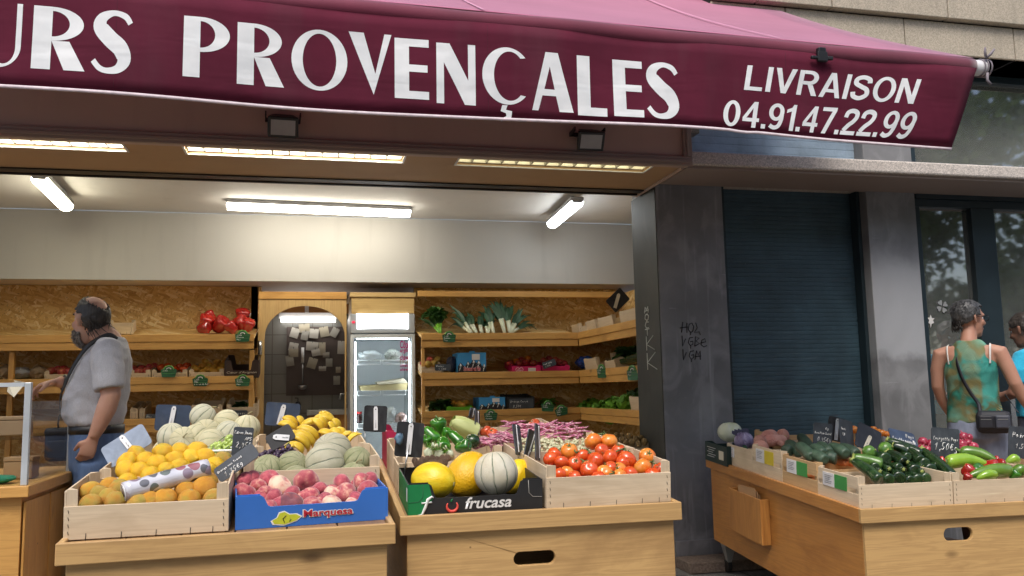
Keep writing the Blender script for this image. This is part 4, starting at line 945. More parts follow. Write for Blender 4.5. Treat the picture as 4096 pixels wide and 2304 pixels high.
F['sweet'] = fruit_m('sweet_potato_skin', [(.52, .22, .17), (.60, .32, .25)], 1.4, .7, .5, 30, .002, rnd=.1, spots=((.2, .08, .06), 40, .06))
F['carrot'] = fruit_m('carrot_skin', [(.58, .16, .04), (.66, .24, .08)], 1.5, .6, .4, 40, .001)
F['walnut'] = fruit_m('walnut_shell', [(.30, .17, .10), (.52, .34, .22)], 3.5, .8, 1, 25, .006, rnd=.2)
F['kiwi'] = fruit_m('brown_potato_skin', [(.22, .14, .05), (.34, .22, .09)], 2, .85, .5, 60, .001, rnd=.15)
F['cabbage'] = fruit_m('white_cabbage_leaf', [(.52, .60, .28), (.74, .78, .56), (.84, .85, .72)], .7, .5, .3, 8, .004, unit=10)
F['redcab'] = fruit_m('red_cabbage_leaf', [(.16, .11, .22), (.32, .27, .42), (.52, .48, .62)], 1.1, .5, .4, 10, .004, unit=10)
F['stem'] = plain('green_stem', (.10, .17, .05), .6, .3); F['drystem'] = plain('dry_stem', (.30, .26, .13), .8, .3); F['ystem'] = plain('courgette_stem', (.26, .30, .07), .6, .25)
F['pod'] = fruit_m('speckled_bean_pod', [(.34, .04, .12), (.50, .17, .27), (.70, .50, .48)], 3.2, .55, .3, 20, .002, rnd=.2)
F['bean'] = fruit_m('shelled_bean', [(.44, .43, .24), (.60, .57, .38)], 2, .5, 0, unit=10)
F['leaf'] = fruit_m('dark_green_leaf', [(.022, .07, .014), (.06, .16, .03)], 1.5, .5, .3, 20, .002, rnd=.2, unit=10)
F['lettuce'] = fruit_m('lettuce_leaf', [(.08, .25, .015), (.20, .46, .04)], 1.5, .45, .3, 20, .002, rnd=.15, unit=10)
F['leekw'] = fruit_m('leek_white', [(.62, .66, .46), (.74, .76, .62)], 1, .5, 0, unit=10); F['leekg'] = fruit_m('leek_green', [(.015, .055, .028), (.045, .12, .055)], 1, .5, .2, 20, .002, unit=10)
F['fennel'] = fruit_m('fennel_bulb', [(.58, .66, .42), (.74, .78, .62)], .8, .45, .3, 12, .003, stretch=(1, 1, .3), unit=10)
F['palecab'] = fruit_m('pale_pointed_cabbage', [(.40, .46, .14), (.58, .62, .30)], .8, .5, .4, 12, .004, stretch=(1, 1, .3), unit=10)
def melon_m(name, c1, c2, line, nl=10, lw=.055, net=.5):
    s = NT(name); c = s.coord(); x = s.sep(c); o = s.coord(off='object')
    a = s.math('MULTIPLY', s.math('ARCTAN2', x[1], x[0]), nl/(2*PI)); a = s.math('ADD', a, s.math('MULTIPLY_ADD', s.noise(o, 2.6, 2), .22, -.11))
    d = s.math('ABSOLUTE', s.math('SUBTRACT', s.math('FRACT', s.math('ADD', a, 20)), .5))
    n = s.noise(o, 1.6, 5); base = s.ramp(n, [(.32, c1), (.66, c2)])
    g = s.ramp(d, [(.5-lw*1.6, 0), (.5-lw*.4, 1)])
    k = s.mix(s.math('MULTIPLY', g, s.ramp(s.noise(o, 3, 3), [(.3, .35), (.6, .95)])), base, line)
    vv = s.vor(o, 24, 'DISTANCE_TO_EDGE'); ne = s.ramp(vv, [(.02, 1), (.10, 0)])
    k = s.mix(s.math('MULTIPLY', ne, .22*net), k, (.62, .56, .40)); k = s.hue(k, .06)
    h = s.math('SUBTRACT', s.math('MULTIPLY', ne, .35), s.math('MULTIPLY', g, 1.0))
    return s.pbr(k, .6, s.bump(h, .55, .03))
F['canta'] = melon_m('pale_cantaloupe_rind', (.62, .60, .42), (.72, .70, .54), (.09, .15, .09))
F['canta2'] = melon_m('creamy_cantaloupe_rind', (.66, .60, .36), (.72, .68, .46), (.22, .26, .10), lw=.04)
F['canta3'] = melon_m('greenish_cantaloupe_rind', (.32, .34, .17), (.46, .45, .27), (.10, .17, .06), lw=.05)
F['canta4'] = melon_m('greygreen_cantaloupe_rind', (.48, .46, .32), (.60, .57, .43), (.12, .18, .13), lw=.045, net=.9)
F['canta5'] = melon_m('big_white_cantaloupe_rind', (.66, .60, .44), (.74, .70, .57), (.10, .16, .08), lw=.045, net=.2)

# ---- meshes, unit radius unless said
def mesh_of(b, name, mats):
    o = b.obj(name, mats); me = o.data; bpy.data.objects.remove(o); return me
def lathe_me(name, prof, mats, seg=22, lob=None, jig=0, sd=0):
    b = MB(); b.lathe(prof, seg, None, lob); 
    if jig:
        for v in b.bm.verts: v.co += v.co.normalized()*jig*(mnoise.noise(v.co*1.6+V((sd*7, 3, 1))))
    return mesh_of(b, name, mats)
def sph(n=12, rz=1, top=0, bot=0, tip=0):
    out = []
    for i in range(n+1):
        th = PI*i/n; r = math.sin(th); z = -math.cos(th)
        dz = top*math.exp(-(r/.32)**2) if z > 0 else -bot*math.exp(-(r/.32)**2)
        out.append((max(r, .012), z*rz - dz + (tip*math.exp(-(r/.22)**2) if z > 0 else -tip*math.exp(-(r/.22)**2))))
    return out
def put(name, me, pos, r, rot=None, sc=None):
    o = bpy.data.objects.new(name, me); COL.objects.link(o)
    rot = rot or (RN.uniform(-.5, .5), RN.uniform(-.5, .5), RN.uniform(0, 6.28))
    s = sc or (r, r, r)
    o.matrix_basis = Matrix.LocRotScale(V(pos), Euler(rot) if not isinstance(rot, Matrix) else rot.to_quaternion(), V(s))
    return o
def kid(o, name, me, loc=(0, 0, 0), rot=(0, 0, 0), sc=1):
    c = bpy.data.objects.new(name, me); COL.objects.link(c); c.parent = o; c.location = loc; c.rotation_euler = rot; c.scale = (sc,)*3
    return c
def name_rows(items, kind, cat, group, where, anchor, rows, start='front'):
    """label each thing by its look and its place counted from something one can find"""
    items = sorted(items, key=lambda q: (q[0].location.y - .25*q[0].location.x*0, q[0].location.x)); n = len(items); per = math.ceil(n/rows)
    nm = {1: ['only'], 2: ['front', 'back'], 3: ['front', 'middle', 'back'], 4: ['front', 'second', 'third', 'back'], 5: ['front', 'second', 'third', 'fourth', 'back']}[rows]
    for r in range(rows):
        row = sorted(items[r*per:(r+1)*per], key=lambda q: q[0].location.x)
        for i, (o, adj) in enumerate(row):
            rw = f'{nm[r]} row of the {where}' if rows > 1 else where
            tag(o, f'{adj} {kind}, {ordn(i)} from {anchor}, {rw}', cat, group)
ME = {}
for i in range(3): ME[f'orange{i}'] = lathe_me('orange', sph(14, .96, .05, .03), [F['orange']], 24, jig=.05, sd=i); ME[f'dull{i}'] = lathe_me('orange', sph(14, .95, .05, .03), [F['dullorange']], 24, jig=.06, sd=i+4)
for i in range(3): ME[f'lemon{i}'] = lathe_me('lemon', sph(16, 1.14, 0, 0, .13), [F['lemon']], 22, jig=.07, sd=i)
for nm in ('peach', 'palepeach', 'redpeach', 'darkpeach'):
    ME[nm] = lathe_me('peach', sph(18, .84, .24, .14), [F[nm]], 26, lambda a, z: 1-.07*math.exp(-((a-1)/.16)**2), jig=.07, sd=len(nm))
for nm, jg in (('tomato', 1), ('tomato2', 2)): ME[nm] = lathe_me('tomato', sph(16, .88, .13, .05), [F[nm]], 24, lambda a, z: 1+.012*math.cos(5*a), jig=.06, sd=jg)
ME['bigtom'] = lathe_me('tomato', sph(16, .72, .2, .1), [F['bigtom']], 30, lambda a, z: 1+.07*abs(math.cos(4*a)), jig=.06)
for nm in ('canta', 'canta2', 'canta3', 'canta4', 'canta5'): ME[nm] = lathe_me('melon', sph(20, .97, .03, .03), [F[nm]], 50, lambda a, z: 1-.022*(abs(math.cos(5*a))**12), jig=.025, sd=len(nm))
for nm in ('ymelon', 'ymelon2'):
    b = MB(); b.lathe(sph(22, 1.28, 0, 0, .04), 36, Matrix.Rotation(PI/2, 4, 'Y'), lambda a, z: 1+.012*math.sin(7*a+3*z)+.008*math.sin(13*a)); ME[nm] = mesh_of(b, 'yellow_melon', [F[nm]])
b = MB()
for k in range(13):
    a = 2*PI*k/13; l = .30+.12*math.sin(k*2.3)
    b.poly([(1.265, .10*math.cos(a-.25), .10*math.sin(a-.25)), (1.262-l*.22, l*math.cos(a), l*math.sin(a)), (1.265, .10*math.cos(a+.25), .10*math.sin(a+.25))])
b.lathe([(.17, 1.235), (.20, 1.262), (.10, 1.305), (.04, 1.312), (.03, 1.28)], 14, Matrix.Rotation(PI/2, 4, 'Y'))
ME['blossom'] = mesh_of(b, 'blossom_scar', [plain('pale_scar', (.74, .70, .48), .8)])
b = MB(); b.tube([(0, 0, 0), (.03, 0, .1), (.15, .02, .22), (.32, .05, .22)], [.07, .05, .045, .05], 8); ME['mstem'] = mesh_of(b, 'stem', [F['drystem']])
b = MB(); b.lathe([(.03, -.01), (.16, .0), (.13, .015), (.05, .03)], 10); ME['navel'] = mesh_of(b, 'navel', [F['drystem']])
b = MB()
for k in range(5):
    a = 2*PI*k/5; d = V((math.cos(a), math.sin(a), 0)); b.tube([d*.03, d*.25+V((0, 0, .05)), d*.46+V((0, 0, .12*(k % 2)))], [(.02, .06), (.012, .07), (.004, .01)], 6)
b.tube([(0, 0, 0), (.02, .03, .18), (.12, .06, .34)], [.05, .04, .035], 6)
ME['calyx'] = mesh_of(b, 'calyx', [F['stem']])
def pepper_prof(): return [(.05, -.98), (.4, -1.02), (.66, -.9), (.78, -.5), (.86, 0), (.95, .5), (.90, .82), (.6, .98), (.25, .90), (.05, .84)]
for nm in ('green', 'redpep'): ME['pep'+nm] = lathe_me('pepper', [(r*1, z) for r, z in pepper_prof()], [F[nm]], 32, lambda a, z: 1+.13*abs(math.cos(2*a+.4))**.7-.08, jig=.10, sd=3)
b = MB(); b.tube([(0, 0, .84), (.02, 0, 1.05), (.14, .03, 1.3)], [.16, .09, .11], 8); ME['pstem'] = mesh_of(b, 'stem', [F['stem']])
def tube_me(name, pts, rads, mats, seg=14):
    b = MB(); b.tube(spl(pts, 4), [q[0] for q in spl([(r,) for r in rads], 4)], seg); return mesh_of(b, name, mats)
for k, nm in enumerate(('zuc', 'zuc2')): ME[nm] = tube_me('courgette', [(-1, 0, 0), (-.96, 0, 0), (-.5, .03, .01), (.2, .05, .02), (.8, .02, 0), (.97, 0, 0), (1, 0, 0)], [.06, .15, .20, .22, .24, .19, .05], [F[nm]])
b = MB(); b.lathe([(.10, 0), (.13, .04), (.10, .10), (.16, .16), (.05, .165)], 10, Matrix.Translation((-.97, 0, 0)) @ Matrix.Rotation(-PI/2, 4, 'Y'), lambda a, z: 1+.22*math.cos(5*a)); ME['zstem'] = mesh_of(b, 'stem', [F['ystem']])
ME['zround'] = lathe_me('round_courgette', sph(14, .92, .04, .03), [F['zuc2']], 22, jig=.03)
ME['cuke'] = tube_me('cucumber', [(-1, 0, 0), (-.95, 0, .01), (-.5, 0, .05), (.2, 0, .06), (.8, 0, .02), (.97, 0, 0), (1, 0, 0)], [.05, .16, .23, .24, .23, .17, .04], [F['cuke']])
for nm, mt in (('longg', 'zuc2'), ('longl', 'lime'), ('longr', 'redpep')): ME[nm] = tube_me('long_pepper', [(-1, 0, 0), (-.93, 0, 0), (-.6, .04, .03), (0, .08, .07), (.5, .03, .04), (.85, -.04, -.02), (1, -.07, -.05)], [.05, .17, .22, .20, .15, .09, .02], [F[mt] if nm != 'longg' else fruit_m('long_green_pepper_skin', [(.07, .17, .015), (.14, .26, .03)], 1, .3, 0, Coat_Weight=.4)])
b = MB(); b.tube([(-.95, 0, 0), (-1.1, .02, .02), (-1.28, .07, .06)], [.10, .05, .055], 7); ME['lstem'] = mesh_of(b, 'stem', [F['stem']])
ME['onion'] = lathe_me('onion', [(.03, -.86), (.35, -.84), (.8, -.5), (1, 0), (.86, .45), (.45, .76), (.18, .92), (.10, 1.15), (.12, 1.3)], [F['onion']], 22, jig=.05)
ME['banana'] = tube_me('banana', [(-1, 0, -.32), (-.94, 0, -.30), (-.6, 0, -.02), (0, 0, .16), (.6, 0, .0), (.9, 0, -.26), (1.12, 0, -.46), (1.16, 0, -.50)], [.06, .11, .26, .30, .26, .13, .075, .08], [F['banana']], 9)
b = MB(); b.tube([(-1.005, 0, -.325), (-.965, 0, -.305)], [.045, .07], 8); ME['btip'] = mesh_of(b, 'tip', [W['ink']])
b = MB(); b.ball((0, 0, 0), 1, 10); ME['grape'] = mesh_of(b, 'grape', [F['grape']]); b = MB(); b.ball((0, 0, 0), (1, 1, 1.15), 10); ME['wgrape'] = mesh_of(b, 'grape', [F['wgrape']])
ME['walnut'] = lathe_me('walnut', sph(10, 1.1, 0, 0, .08), [F['walnut']], 14, lambda a, z: 1+.04*math.cos(9*a+3*z), jig=.12)
ME['kiwi'] = lathe_me('potato', sph(12, 1.2), [F['kiwi']], 16, jig=.16)
for i in range(3): ME[f'sweet{i}'] = tube_me('sweet_potato', [(-1, 0, -.05), (-.9, .02, 0), (-.45, .05, .04), (.1, -.03, .05), (.6, .04, 0), (1, .1*i, -.1)], [.05, .16, .33, .38-.05*i, .27, .06], [F['sweet']], 12)
ME['carrot'] = tube_me('carrot', [(-1, 0, 0), (-.96, 0, 0), (0, .03, 0), (.8, 0, 0), (1, 0, 0)], [.06, .16, .13, .05, .015], [F['carrot']], 10)
for i in range(3): ME[f'pod{i}'] = tube_me('bean_pod', [(-1.05, .02, .08), (-.85, 0, 0), (-.4, .06*i, .03), (.1, .10-.05*i, 0), (.6, .05, .05), (.95, -.05*i, 0), (1.1, -.12, .05)], [.012, .06, .085, .075, .085, .05, .008], [F['pod']], 7)

# ---- first stall
c2, c3, c4 = crop(200, 1600, 1600, 2576), crop(440, 1560, 1060, 2042), crop(950, 1600, 1560, 2210)
k2, k3c, k4 = .5435, .3036, .276
def pile(cv, k, pts, plane, fn):
    out = []
    for q in pts:
        p = cv(q[0], q[1]); pos = onp(p, *plane); out.append(fn(pos, rad(p, pos, q[2]*k), q[3:] if len(q) > 3 else ()))
    return out
def mk_orange(pos, r, ex):
    r = max(.034, min(.046, r)); dull = 'd' in ex or (not ex and RN.random() < .2)
    o = put('orange', ME[('dull' if dull else 'orange')+str(RN.randrange(3))], pos, r)
    if RN.random() < .5 or 'n' in ex: kid(o, 'navel', ME['navel'], (0, 0, .92))
    return o, ('dull greenish orange' if dull else 'bright orange')
O = pile(c2, k2, [(300, 772, 84, 'd'), (485, 750, 82), (650, 768, 82, 'd'), (845, 735, 90, 'n'), (1027, 735, 84), (1205, 725, 78), (995, 665, 76), (1138, 650, 92, 'n'), (1152, 604, 82), (365, 703, 66), (432, 722, 62, 'd'), (298, 672, 55), (735, 748, 55), (505, 655, 50, 'd'), (440, 640, 60)], (2.93, .872, .42), mk_orange)
# a few more underneath
def under(fn, n, inv, x0, x1, y0, y1, z, slope=0):
    out = []
    for i in range(n):
        x = x0+(x1-x0)*((i*.618) % 1); y = y0+(y1-y0)*(i+.5)/n
        out.append(fn(inv @ V((x, y, z+slope*(y-y0))), .038, ()))
    return out
under_o = under(mk_orange, 9, wmat(CR['orange']), .06, .41, .06, .27, .062)
name_rows([(o, a) for o, a in O], 'orange', 'orange', 'oranges in the front crate', 'bag roll crate', 'the jeans', 3)
for o, a in under_o: tag(o, 'orange lying deep in the front crate under the other oranges', 'orange', 'oranges at the bottom of the front crate')
def mk_lemon(pos, r, ex):
    r = max(.033, min(.043, r*1.02)); t = RN.choice([(1.4, .2), (1.2, .9), (.5, .4), (1.5, -.6), (2.2, .3)])
    return put('lemon', ME['lemon'+str(RN.randrange(3))], pos, r, (t[0]+RN.uniform(-.3, .3), t[1], RN.uniform(0, 6.28))), RN.choice(['plump yellow', 'glossy yellow', 'knobbly yellow'])
Lm = pile(c3, k3c, [(208, 1060, 115), (400, 1080, 110), (355, 868, 118), (615, 975, 124), (865, 925, 122), (705, 822, 102), (920, 810, 108), (1070, 892, 96), (1135, 800, 100), (1265, 890, 108), (535, 1130, 110), (230, 1220, 92), (475, 935, 92), (222, 955, 72), (750, 1075, 95), (925, 1025, 88), (1385, 1010, 90), (1300, 1060, 90)], (3.22, .952, .50), mk_lemon)
name_rows([(o, a) for o, a in Lm], 'lemon', 'lemon', 'lemons in the second crate', 'lemon crate', 'the grey board', 4)
p = c3(1482, 925); pos = onp(p, 3.22, .952, .5); o, a = mk_orange(pos, .030, ('d',)); tag(o, 'dull orange strayed among the lemons beside the upright lemon price slate', 'orange')
for o, a in under(mk_lemon, 10, wmat(CR['lemon']), .05, .40, .05, .25, .075, .25): tag(o, 'lemon lying deep in its crate under the other lemons', 'lemon', 'lemons at the bottom of the crate')
# bag roll on the oranges
pa, pb = onp(c2(545, 680), 3.02, .945, .4), onp(c2(1165, 500), 3.10, .985, .35); ax = (pb-pa).normalized(); L = (pb-pa).length
t = thing('bag_roll', pa, label='roll of clear plastic bags printed with fruit, lying across the oranges', cat='bag roll')
t.matrix_basis = Matrix.Translation(pa) @ ax.to_track_quat('X', 'Z').to_matrix().to_4x4()
rr = .031
def film():
    s = NT('printed_plastic_film'); c = s.coord(off='object'); x = s.sep(s.coord())
    v = s.n('ShaderNodeTexVoronoi'); s.l(c, v.inputs['Vector']); v.inputs['Scale'].default_value = 27
    f = s.ramp(v.outputs['Distance'], [(.46, 1), (.50, 0)]); pick = s.ramp(s.sep(v.outputs['Color'])[1], [(.22, 0), (.24, 1)])
    col = s.ramp(s.sep(v.outputs['Color'])[0], [(0, (.05, .05, .06)), (.3, (.30, .05, .06)), (.5, (.22, .14, .20)), (.75, (.07, .10, .07)), (1, (.10, .07, .12))], 'CONSTANT')
    k = s.mix(s.math('MULTIPLY', s.math('MULTIPLY', f, pick), .85), (.60, .60, .66), col)
    st = s.noise(s.coord((3, 40, 40)), 2, 3)
    return s.pbr(k, .16, s.bump(st, .6, .004), Coat_Weight=1.0, Coat_Roughness=.05)
b = MB(); b.tube([(L*i/14, .0015*math.sin(i*1.7), .001*math.cos(i)) for i in range(15)], [rr*(1+.03*math.sin(2.1*i)) for i in range(15)], 22); b.obj('film', film(), t, world=False)
b = MB(); b.tube([(-.004, 0, 0), (.03, 0, 0)], [rr*.42, rr*.42], 14); b.obj('core', plain('dark_core_card', (.16, .12, .09), .8), t, world=False)  # core drawn in one even dark brown
b = MB()
for k in range(3): b.tube([(-.002, rr*(.55+.14*k)*math.cos(a), rr*(.55+.14*k)*math.sin(a)) for a in [2*PI*j/20 for j in range(21)]], .0012, 4)
b.obj('film_edge', W['wplast'], t, world=False)
# cantaloupes at the back
def mk_melon(kind):
    def f(pos, r, ex):
        rot = ex[0] if ex and isinstance(ex[0], tuple) else (RN.uniform(.3, 1.3), RN.uniform(-.6, .6), RN.uniform(0, 6))
        o = put('melon', ME[ex[1] if len(ex) > 1 else kind], pos, max(.055, min(.085, r)), rot)
        if len(ex) > 2: kid(o, 'stem', ME['mstem'], (0, 0, .95))
        return o, ''
    return f
CM = pile(c3, k3c, [(1225, 350, 168, (.25, .75, .3), 'canta', 's'), (1535, 430, 162, (.2, -1.2, .2), 'canta2'), (1262, 560, 150, (1.2, .3, 0), 'canta2'), (808, 612, 162, (.3, -.15, .5), 'canta'), (970, 668, 162, (1.2, -.5, .3), 'canta2', 's'), (1140, 625, 130, (.9, .5, 2), 'canta2'), (1340, 695, 150, (1.3, .3, 1), 'canta2'), (1565, 580, 155, (.5, .2, 1), 'canta'), (1800, 495, 118, (.1, .1, 0), 'canta2', 's')], (3.62, 1.03, .42), mk_melon('canta'))
for (o, a), lb in zip(CM, ('topmost cantaloupe with a curled stem on the pile behind the lemons', 'creamy cantaloupe lying on its side beside the topmost one', 'cantaloupe half hidden under the topmost one behind the lemons', 'silvery cantaloupe with dark ribs nearest the grey board back', 'cream cantaloupe with its stem scar facing out, behind the lemons', 'pale cantaloupe squeezed between two others behind the lemons', 'smooth cream cantaloupe just behind the white grape tray', 'cantaloupe partly covered by the lemon price slate', 'small cantaloupe with a looped stem beside the banana crate post')): tag(o, lb, 'melon', 'cantaloupes behind the lemons')
for i, x in enumerate((.10, .24, .38)): o = put('melon', ME['canta2'], wmat(CR['canta']) @ V((x, .12, .075)), .066); tag(o, 'cantaloupe at the bottom of the crate under the heap behind the lemons', 'melon', 'cantaloupes at the crate bottom')
for i, x in enumerate((.12, .32)): o = put('melon', ME['canta2'], wmat(CR['canta']) @ V((x, .28, .12)), .066); tag(o, 'cantaloupe at the back of the heap behind the lemons, mostly hidden', 'melon', 'cantaloupes at the crate back')
# white grapes in a foam tray
tp = onp(c3(1330, 800), 3.45, .99, .2)
t = thing('foam_tray', tp+V((-.16, -.06, -.045)), label='white foam tray of green grapes between the lemons and the cantaloupes', cat='tray')
b = MB(); b.box(0, .30, 0, .006, 0, .05); b.box(0, .30, .19, .196, 0, .05); b.box(0, .006, .0061, .1899, 0, .05); b.box(.294, .30, .0061, .1899, 0, .05); b.box(.0061, .2939, .0061, .1899, 0, .006); b.box(-.012, .312, -.012, -.0002, .044, .052); b.obj('tray', W['foam'], t, world=False, bevel=.003)
def grapes(name, kind, cv, kk, spec, plane, label, r=.0095):
    pos0 = onp(cv(spec[0], spec[1]), *plane); t = thing(name, pos0, label=label, cat='grapes')
    n = spec[4]; sx, sy = rad(None, pos0, spec[2]*kk), rad(None, pos0, spec[3]*kk)
    q = random.Random(int(spec[0]))
    for i in range(n):
        while True:
            x, y = q.uniform(-1, 1), q.uniform(-1, 1)
            if x*x+y*y < 1: break
        c = RT*(x*sx) + UP*(y*sy) + FW*(q.uniform(-.012, .012)+.02*y); kid(t, 'grape', ME[kind], c, (q.random()*3, q.random()*3, 0), r*q.uniform(.9, 1.1))
    b = MB(); b.tube([(0, .005, 0), (.01, .01, .02), (.03, .01, .035)], .002, 5); b.obj('stalk', F['stem'], t, world=False)
grapes('grape_bunch', 'wgrape', c3, k3c, (1520, 745, 95, 115, 34), (3.42, 1.0, .3), 'bunch of green grapes against the upright lemon price slate')
grapes('grape_bunch', 'wgrape', c3, k3c, (1400, 740, 70, 40, 16), (3.46, 1.0, .3), 'small bunch of green grapes lying in the foam tray', .009)
grapes('grape_bunch', 'wgrape', c3, k3c, (1450, 870, 85, 45, 16), (3.40, .98, .3), 'green grapes spilling down towards the stray orange', .009)
grapes('grape_bunch', 'grape', c4, k4, (640, 750, 180, 85, 44), (3.5, .965, .3), 'bunch of black grapes under the tilted black board')
grapes('grape_bunch', 'grape', c4, k4, (420, 830, 110, 90, 26), (3.45, .955, .3), 'dark grapes spilling down beside the lemon slate')
# cantaloupes behind the peaches
GM = pile(c4, k4, [(1260, 945, 305, (.1, 1.35, .15), 'canta4'), (1375, 755, 285, (.4, -.9, .5), 'canta4'), (800, 960, 225, (1.0, .5, .4), 'canta3'), (440, 1010, 225, (.35, .1, 0), 'canta3'), (855, 1165, 190, (.6, .2, 1), 'canta3'), (1690, 1110, 200, (.3, .1, .2), 'canta3', 's'), (1735, 880, 160, (.5, .4, .1), 'canta3'), (300, 1110, 150, (.3, .2, 0), 'canta3')], (3.30, .93, .55), mk_melon('canta3'))
for (o, a), lb in zip(GM, ('big pale ribbed melon leaning out of the crate over the peaches', 'brownish grey melon behind the big pale one, before the bananas', 'plain green-grey melon beside the big pale melon', 'green melon with dark ribs below the black grapes', 'low green melon just behind the peaches', 'green melon with its stalk showing, behind the peach box corner', 'olive melon against the side of the stepped crate', 'green melon partly hidden behind the orange price slate')): tag(o, lb, 'melon', 'cantaloupes behind the peaches')
# peaches
PN = {'peach': 'red and cream', 'palepeach': 'pale cream', 'redpeach': 'deep red', 'darkpeach': 'dark purple'}
def mk_peach(pos, r, ex):
    k = ex[0] if ex else RN.choice(['peach', 'redpeach', 'peach']); r = max(.030, min(.049, r))
    rot = ex[1] if len(ex) > 1 else (RN.uniform(.2, 1.3), RN.uniform(-.5, .5), RN.uniform(0, 6.28))
    return put('peach', ME[k], pos, r, rot), PN[k]
PC = pile(c2, k2, [(1430, 690, 92, 'peach', (.5, 0, 2)), (1438, 590, 68, 'redpeach'), (1487, 575, 52, 'redpeach'), (1530, 640, 62, 'peach'), (1578, 690, 64, 'peach'), (1645, 722, 72, 'redpeach'), (1693, 640, 94, 'palepeach', (.75, .2, 1)), (1620, 582, 78, 'redpeach'), (1885, 602, 96, 'peach', (1.1, .1, 3)), (1772, 770, 98, 'darkpeach', (.6, .1, 0)), (1608, 808, 74, 'peach'), (1918, 702, 68, 'peach'), (1932, 775, 76, 'peach'), (1988, 662, 58, 'redpeach'), (2078, 690, 62, 'palepeach'), (2168, 692, 88, 'peach', (.9, .2, 5)), (2078, 785, 90, 'palepeach', (.9, 0, 2)), (2150, 612, 72, 'redpeach'), (2300, 605, 74, 'peach'), (2352, 590, 66, 'redpeach'), (2337, 668, 82, 'peach'), (2222, 782, 64, 'palepeach'), (1780, 690, 60, 'redpeach'), (2020, 740, 55, 'redpeach'), (1470, 775, 60, 'redpeach'), (2255, 735, 50, 'redpeach')], (2.97, .838, .42), mk_peach)
name_rows(PC, 'flat peach', 'peach', 'flat peaches in the blue box', 'blue box', 'the oranges', 4)
for o, a in under(mk_peach, 10, wmat(bx), .05, .43, .05, .26, .04, .12): tag(o, 'flat peach lying deep in the blue box under the others', 'peach', 'peaches at the bottom of the blue box')
# bananas
def bunch(cv, kk, plane, fingers, label):
    pos0 = onp(cv(*fingers[0][0]), *plane); t = thing('banana_bunch', pos0, label=label, cat='bananas', group='banana bunches heaped on the stall')
    for (mid, ln, ang, dep) in fingers:
        pos = onp(cv(*mid), *plane) - FW*dep
        L = rad(None, pos, ln*kk)/2; a = math.radians(ang)
        X = (RT*math.cos(a) + UP*math.sin(a) + FW*.25).normalized(); Z = (UP*math.cos(a) - RT*math.sin(a) - FW*.3); Z = (Z - X*Z.dot(X)).normalized(); Y = Z.cross(X)
        m = Matrix((X, Y, Z)).transposed().to_4x4()
        c = kid(t, 'banana', ME['banana']); c.matrix_basis = Matrix.Translation(pos-pos0) @ m @ Matrix.Diagonal((L, max(L*.85, .075)*1.0, L*.95, 1))
        tp = kid(c, 'tip', ME['btip'])
BP = (3.66, .995, .30)
bunch(c4, k4, BP, [((1290, 250), 330, -12, .03), ((1320, 260), 300, -50, .0), ((1440, 350), 190, -62, -.01), ((1380, 400), 200, -70, .0)], 'topmost banana bunch with brown freckles on the heap')
bunch(c4, k4, BP, [((1090, 310), 330, 12, .04), ((1200, 350), 260, -58, .02), ((1250, 330), 220, -66, .0)], 'banana bunch with its fingers joined at the middle of the heap')
bunch(c4, k4, BP, [((1090, 440), 380, -38, .05), ((1050, 500), 380, -40, .07), ((1000, 560), 330, -48, .06)], 'long banana bunch lying across the front of the heap')
bunch(c4, k4, BP, [((800, 290), 260, -38, .02), ((760, 340), 270, -22, .03), ((920, 310), 180, -72, .0)], 'banana bunch at the navy board end of the heap')
bunch(c4, k4, BP, [((890, 480), 250, -35, .05), ((870, 620), 260, -4, .06), ((960, 640), 200, -50, .07)], 'banana bunch with dark tips beside the tilted black board')
bunch(c4, k4, BP, [((1330, 470), 260, -32, .03), ((1450, 470), 240, -34, .0), ((1500, 455), 200, -30, -.01), ((1570, 500), 190, 28, .0)], 'banana bunch on the far slope of the heap towards the fridge')
bunch(c4, k4, BP, [((1680, 525), 230, 42, .03)], 'single stubby banana bunch end pointing at the crimson box')

# ---- second stall
c5, c6b, c7 = crop(1480, 1650, 2750, 2576), crop(2080, 1660, 2720, 2208), crop(1560, 1640, 2160, 2415)
k5, k6b, k7 = .493, .2899, .2484
def ym(nm, p, r, rot, lab, depth):
    pos = ony(c5(*p), depth); o = put('yellow_melon', ME[nm], pos, rad(None, pos, r*k5), rot); tag(o, lab, 'melon', 'yellow melons in the black box'); return o
o = ym('ymelon', (512, 552), 147, (0, .12, -.62), 'bright yellow melon with a pale starry blossom end facing out', 3.12); kid(o, 'blossom_scar', ME['blossom'])
ym('ymelon2', (800, 505), 168, (.2, -.6, .8), 'deep yellow wrinkled melon standing behind the bright one', 3.26)
ym('ymelon', (1190, 520), 118, (.3, -.9, .4), 'dull yellow melon peeping out behind the white ribbed melon', 3.28)
pos = ony(c5(1022, 492), 3.10); o = put('melon', ME['canta5'], pos, rad(None, pos, 181*k5), (-.12, .03, 1.25)); tag(o, 'round cream melon with green ribs resting in the black box', 'melon'); kid(o, 'stem', ME['navel'], (0, 0, .94), sc=.5)
TN = {'tomato': 'glossy red', 'tomato2': 'orange'}
def mk_tom(pos, r, ex):
    k = 'tomato2' if 'o' in ex else 'tomato'; o = put('tomato', ME[k], pos, max(.029, min(.041, r*1.1)), (RN.uniform(-1.1, 1.1), RN.uniform(-1.1, 1.1), RN.uniform(0, 6)) if 'c' not in ex else (1.0, RN.uniform(-.4, .4), RN.uniform(-.4, .4)))
    if 'c' in ex or RN.random() < .3: kid(o, 'calyx', ME['calyx'], (0, 0, .76))
    return o, TN[k]
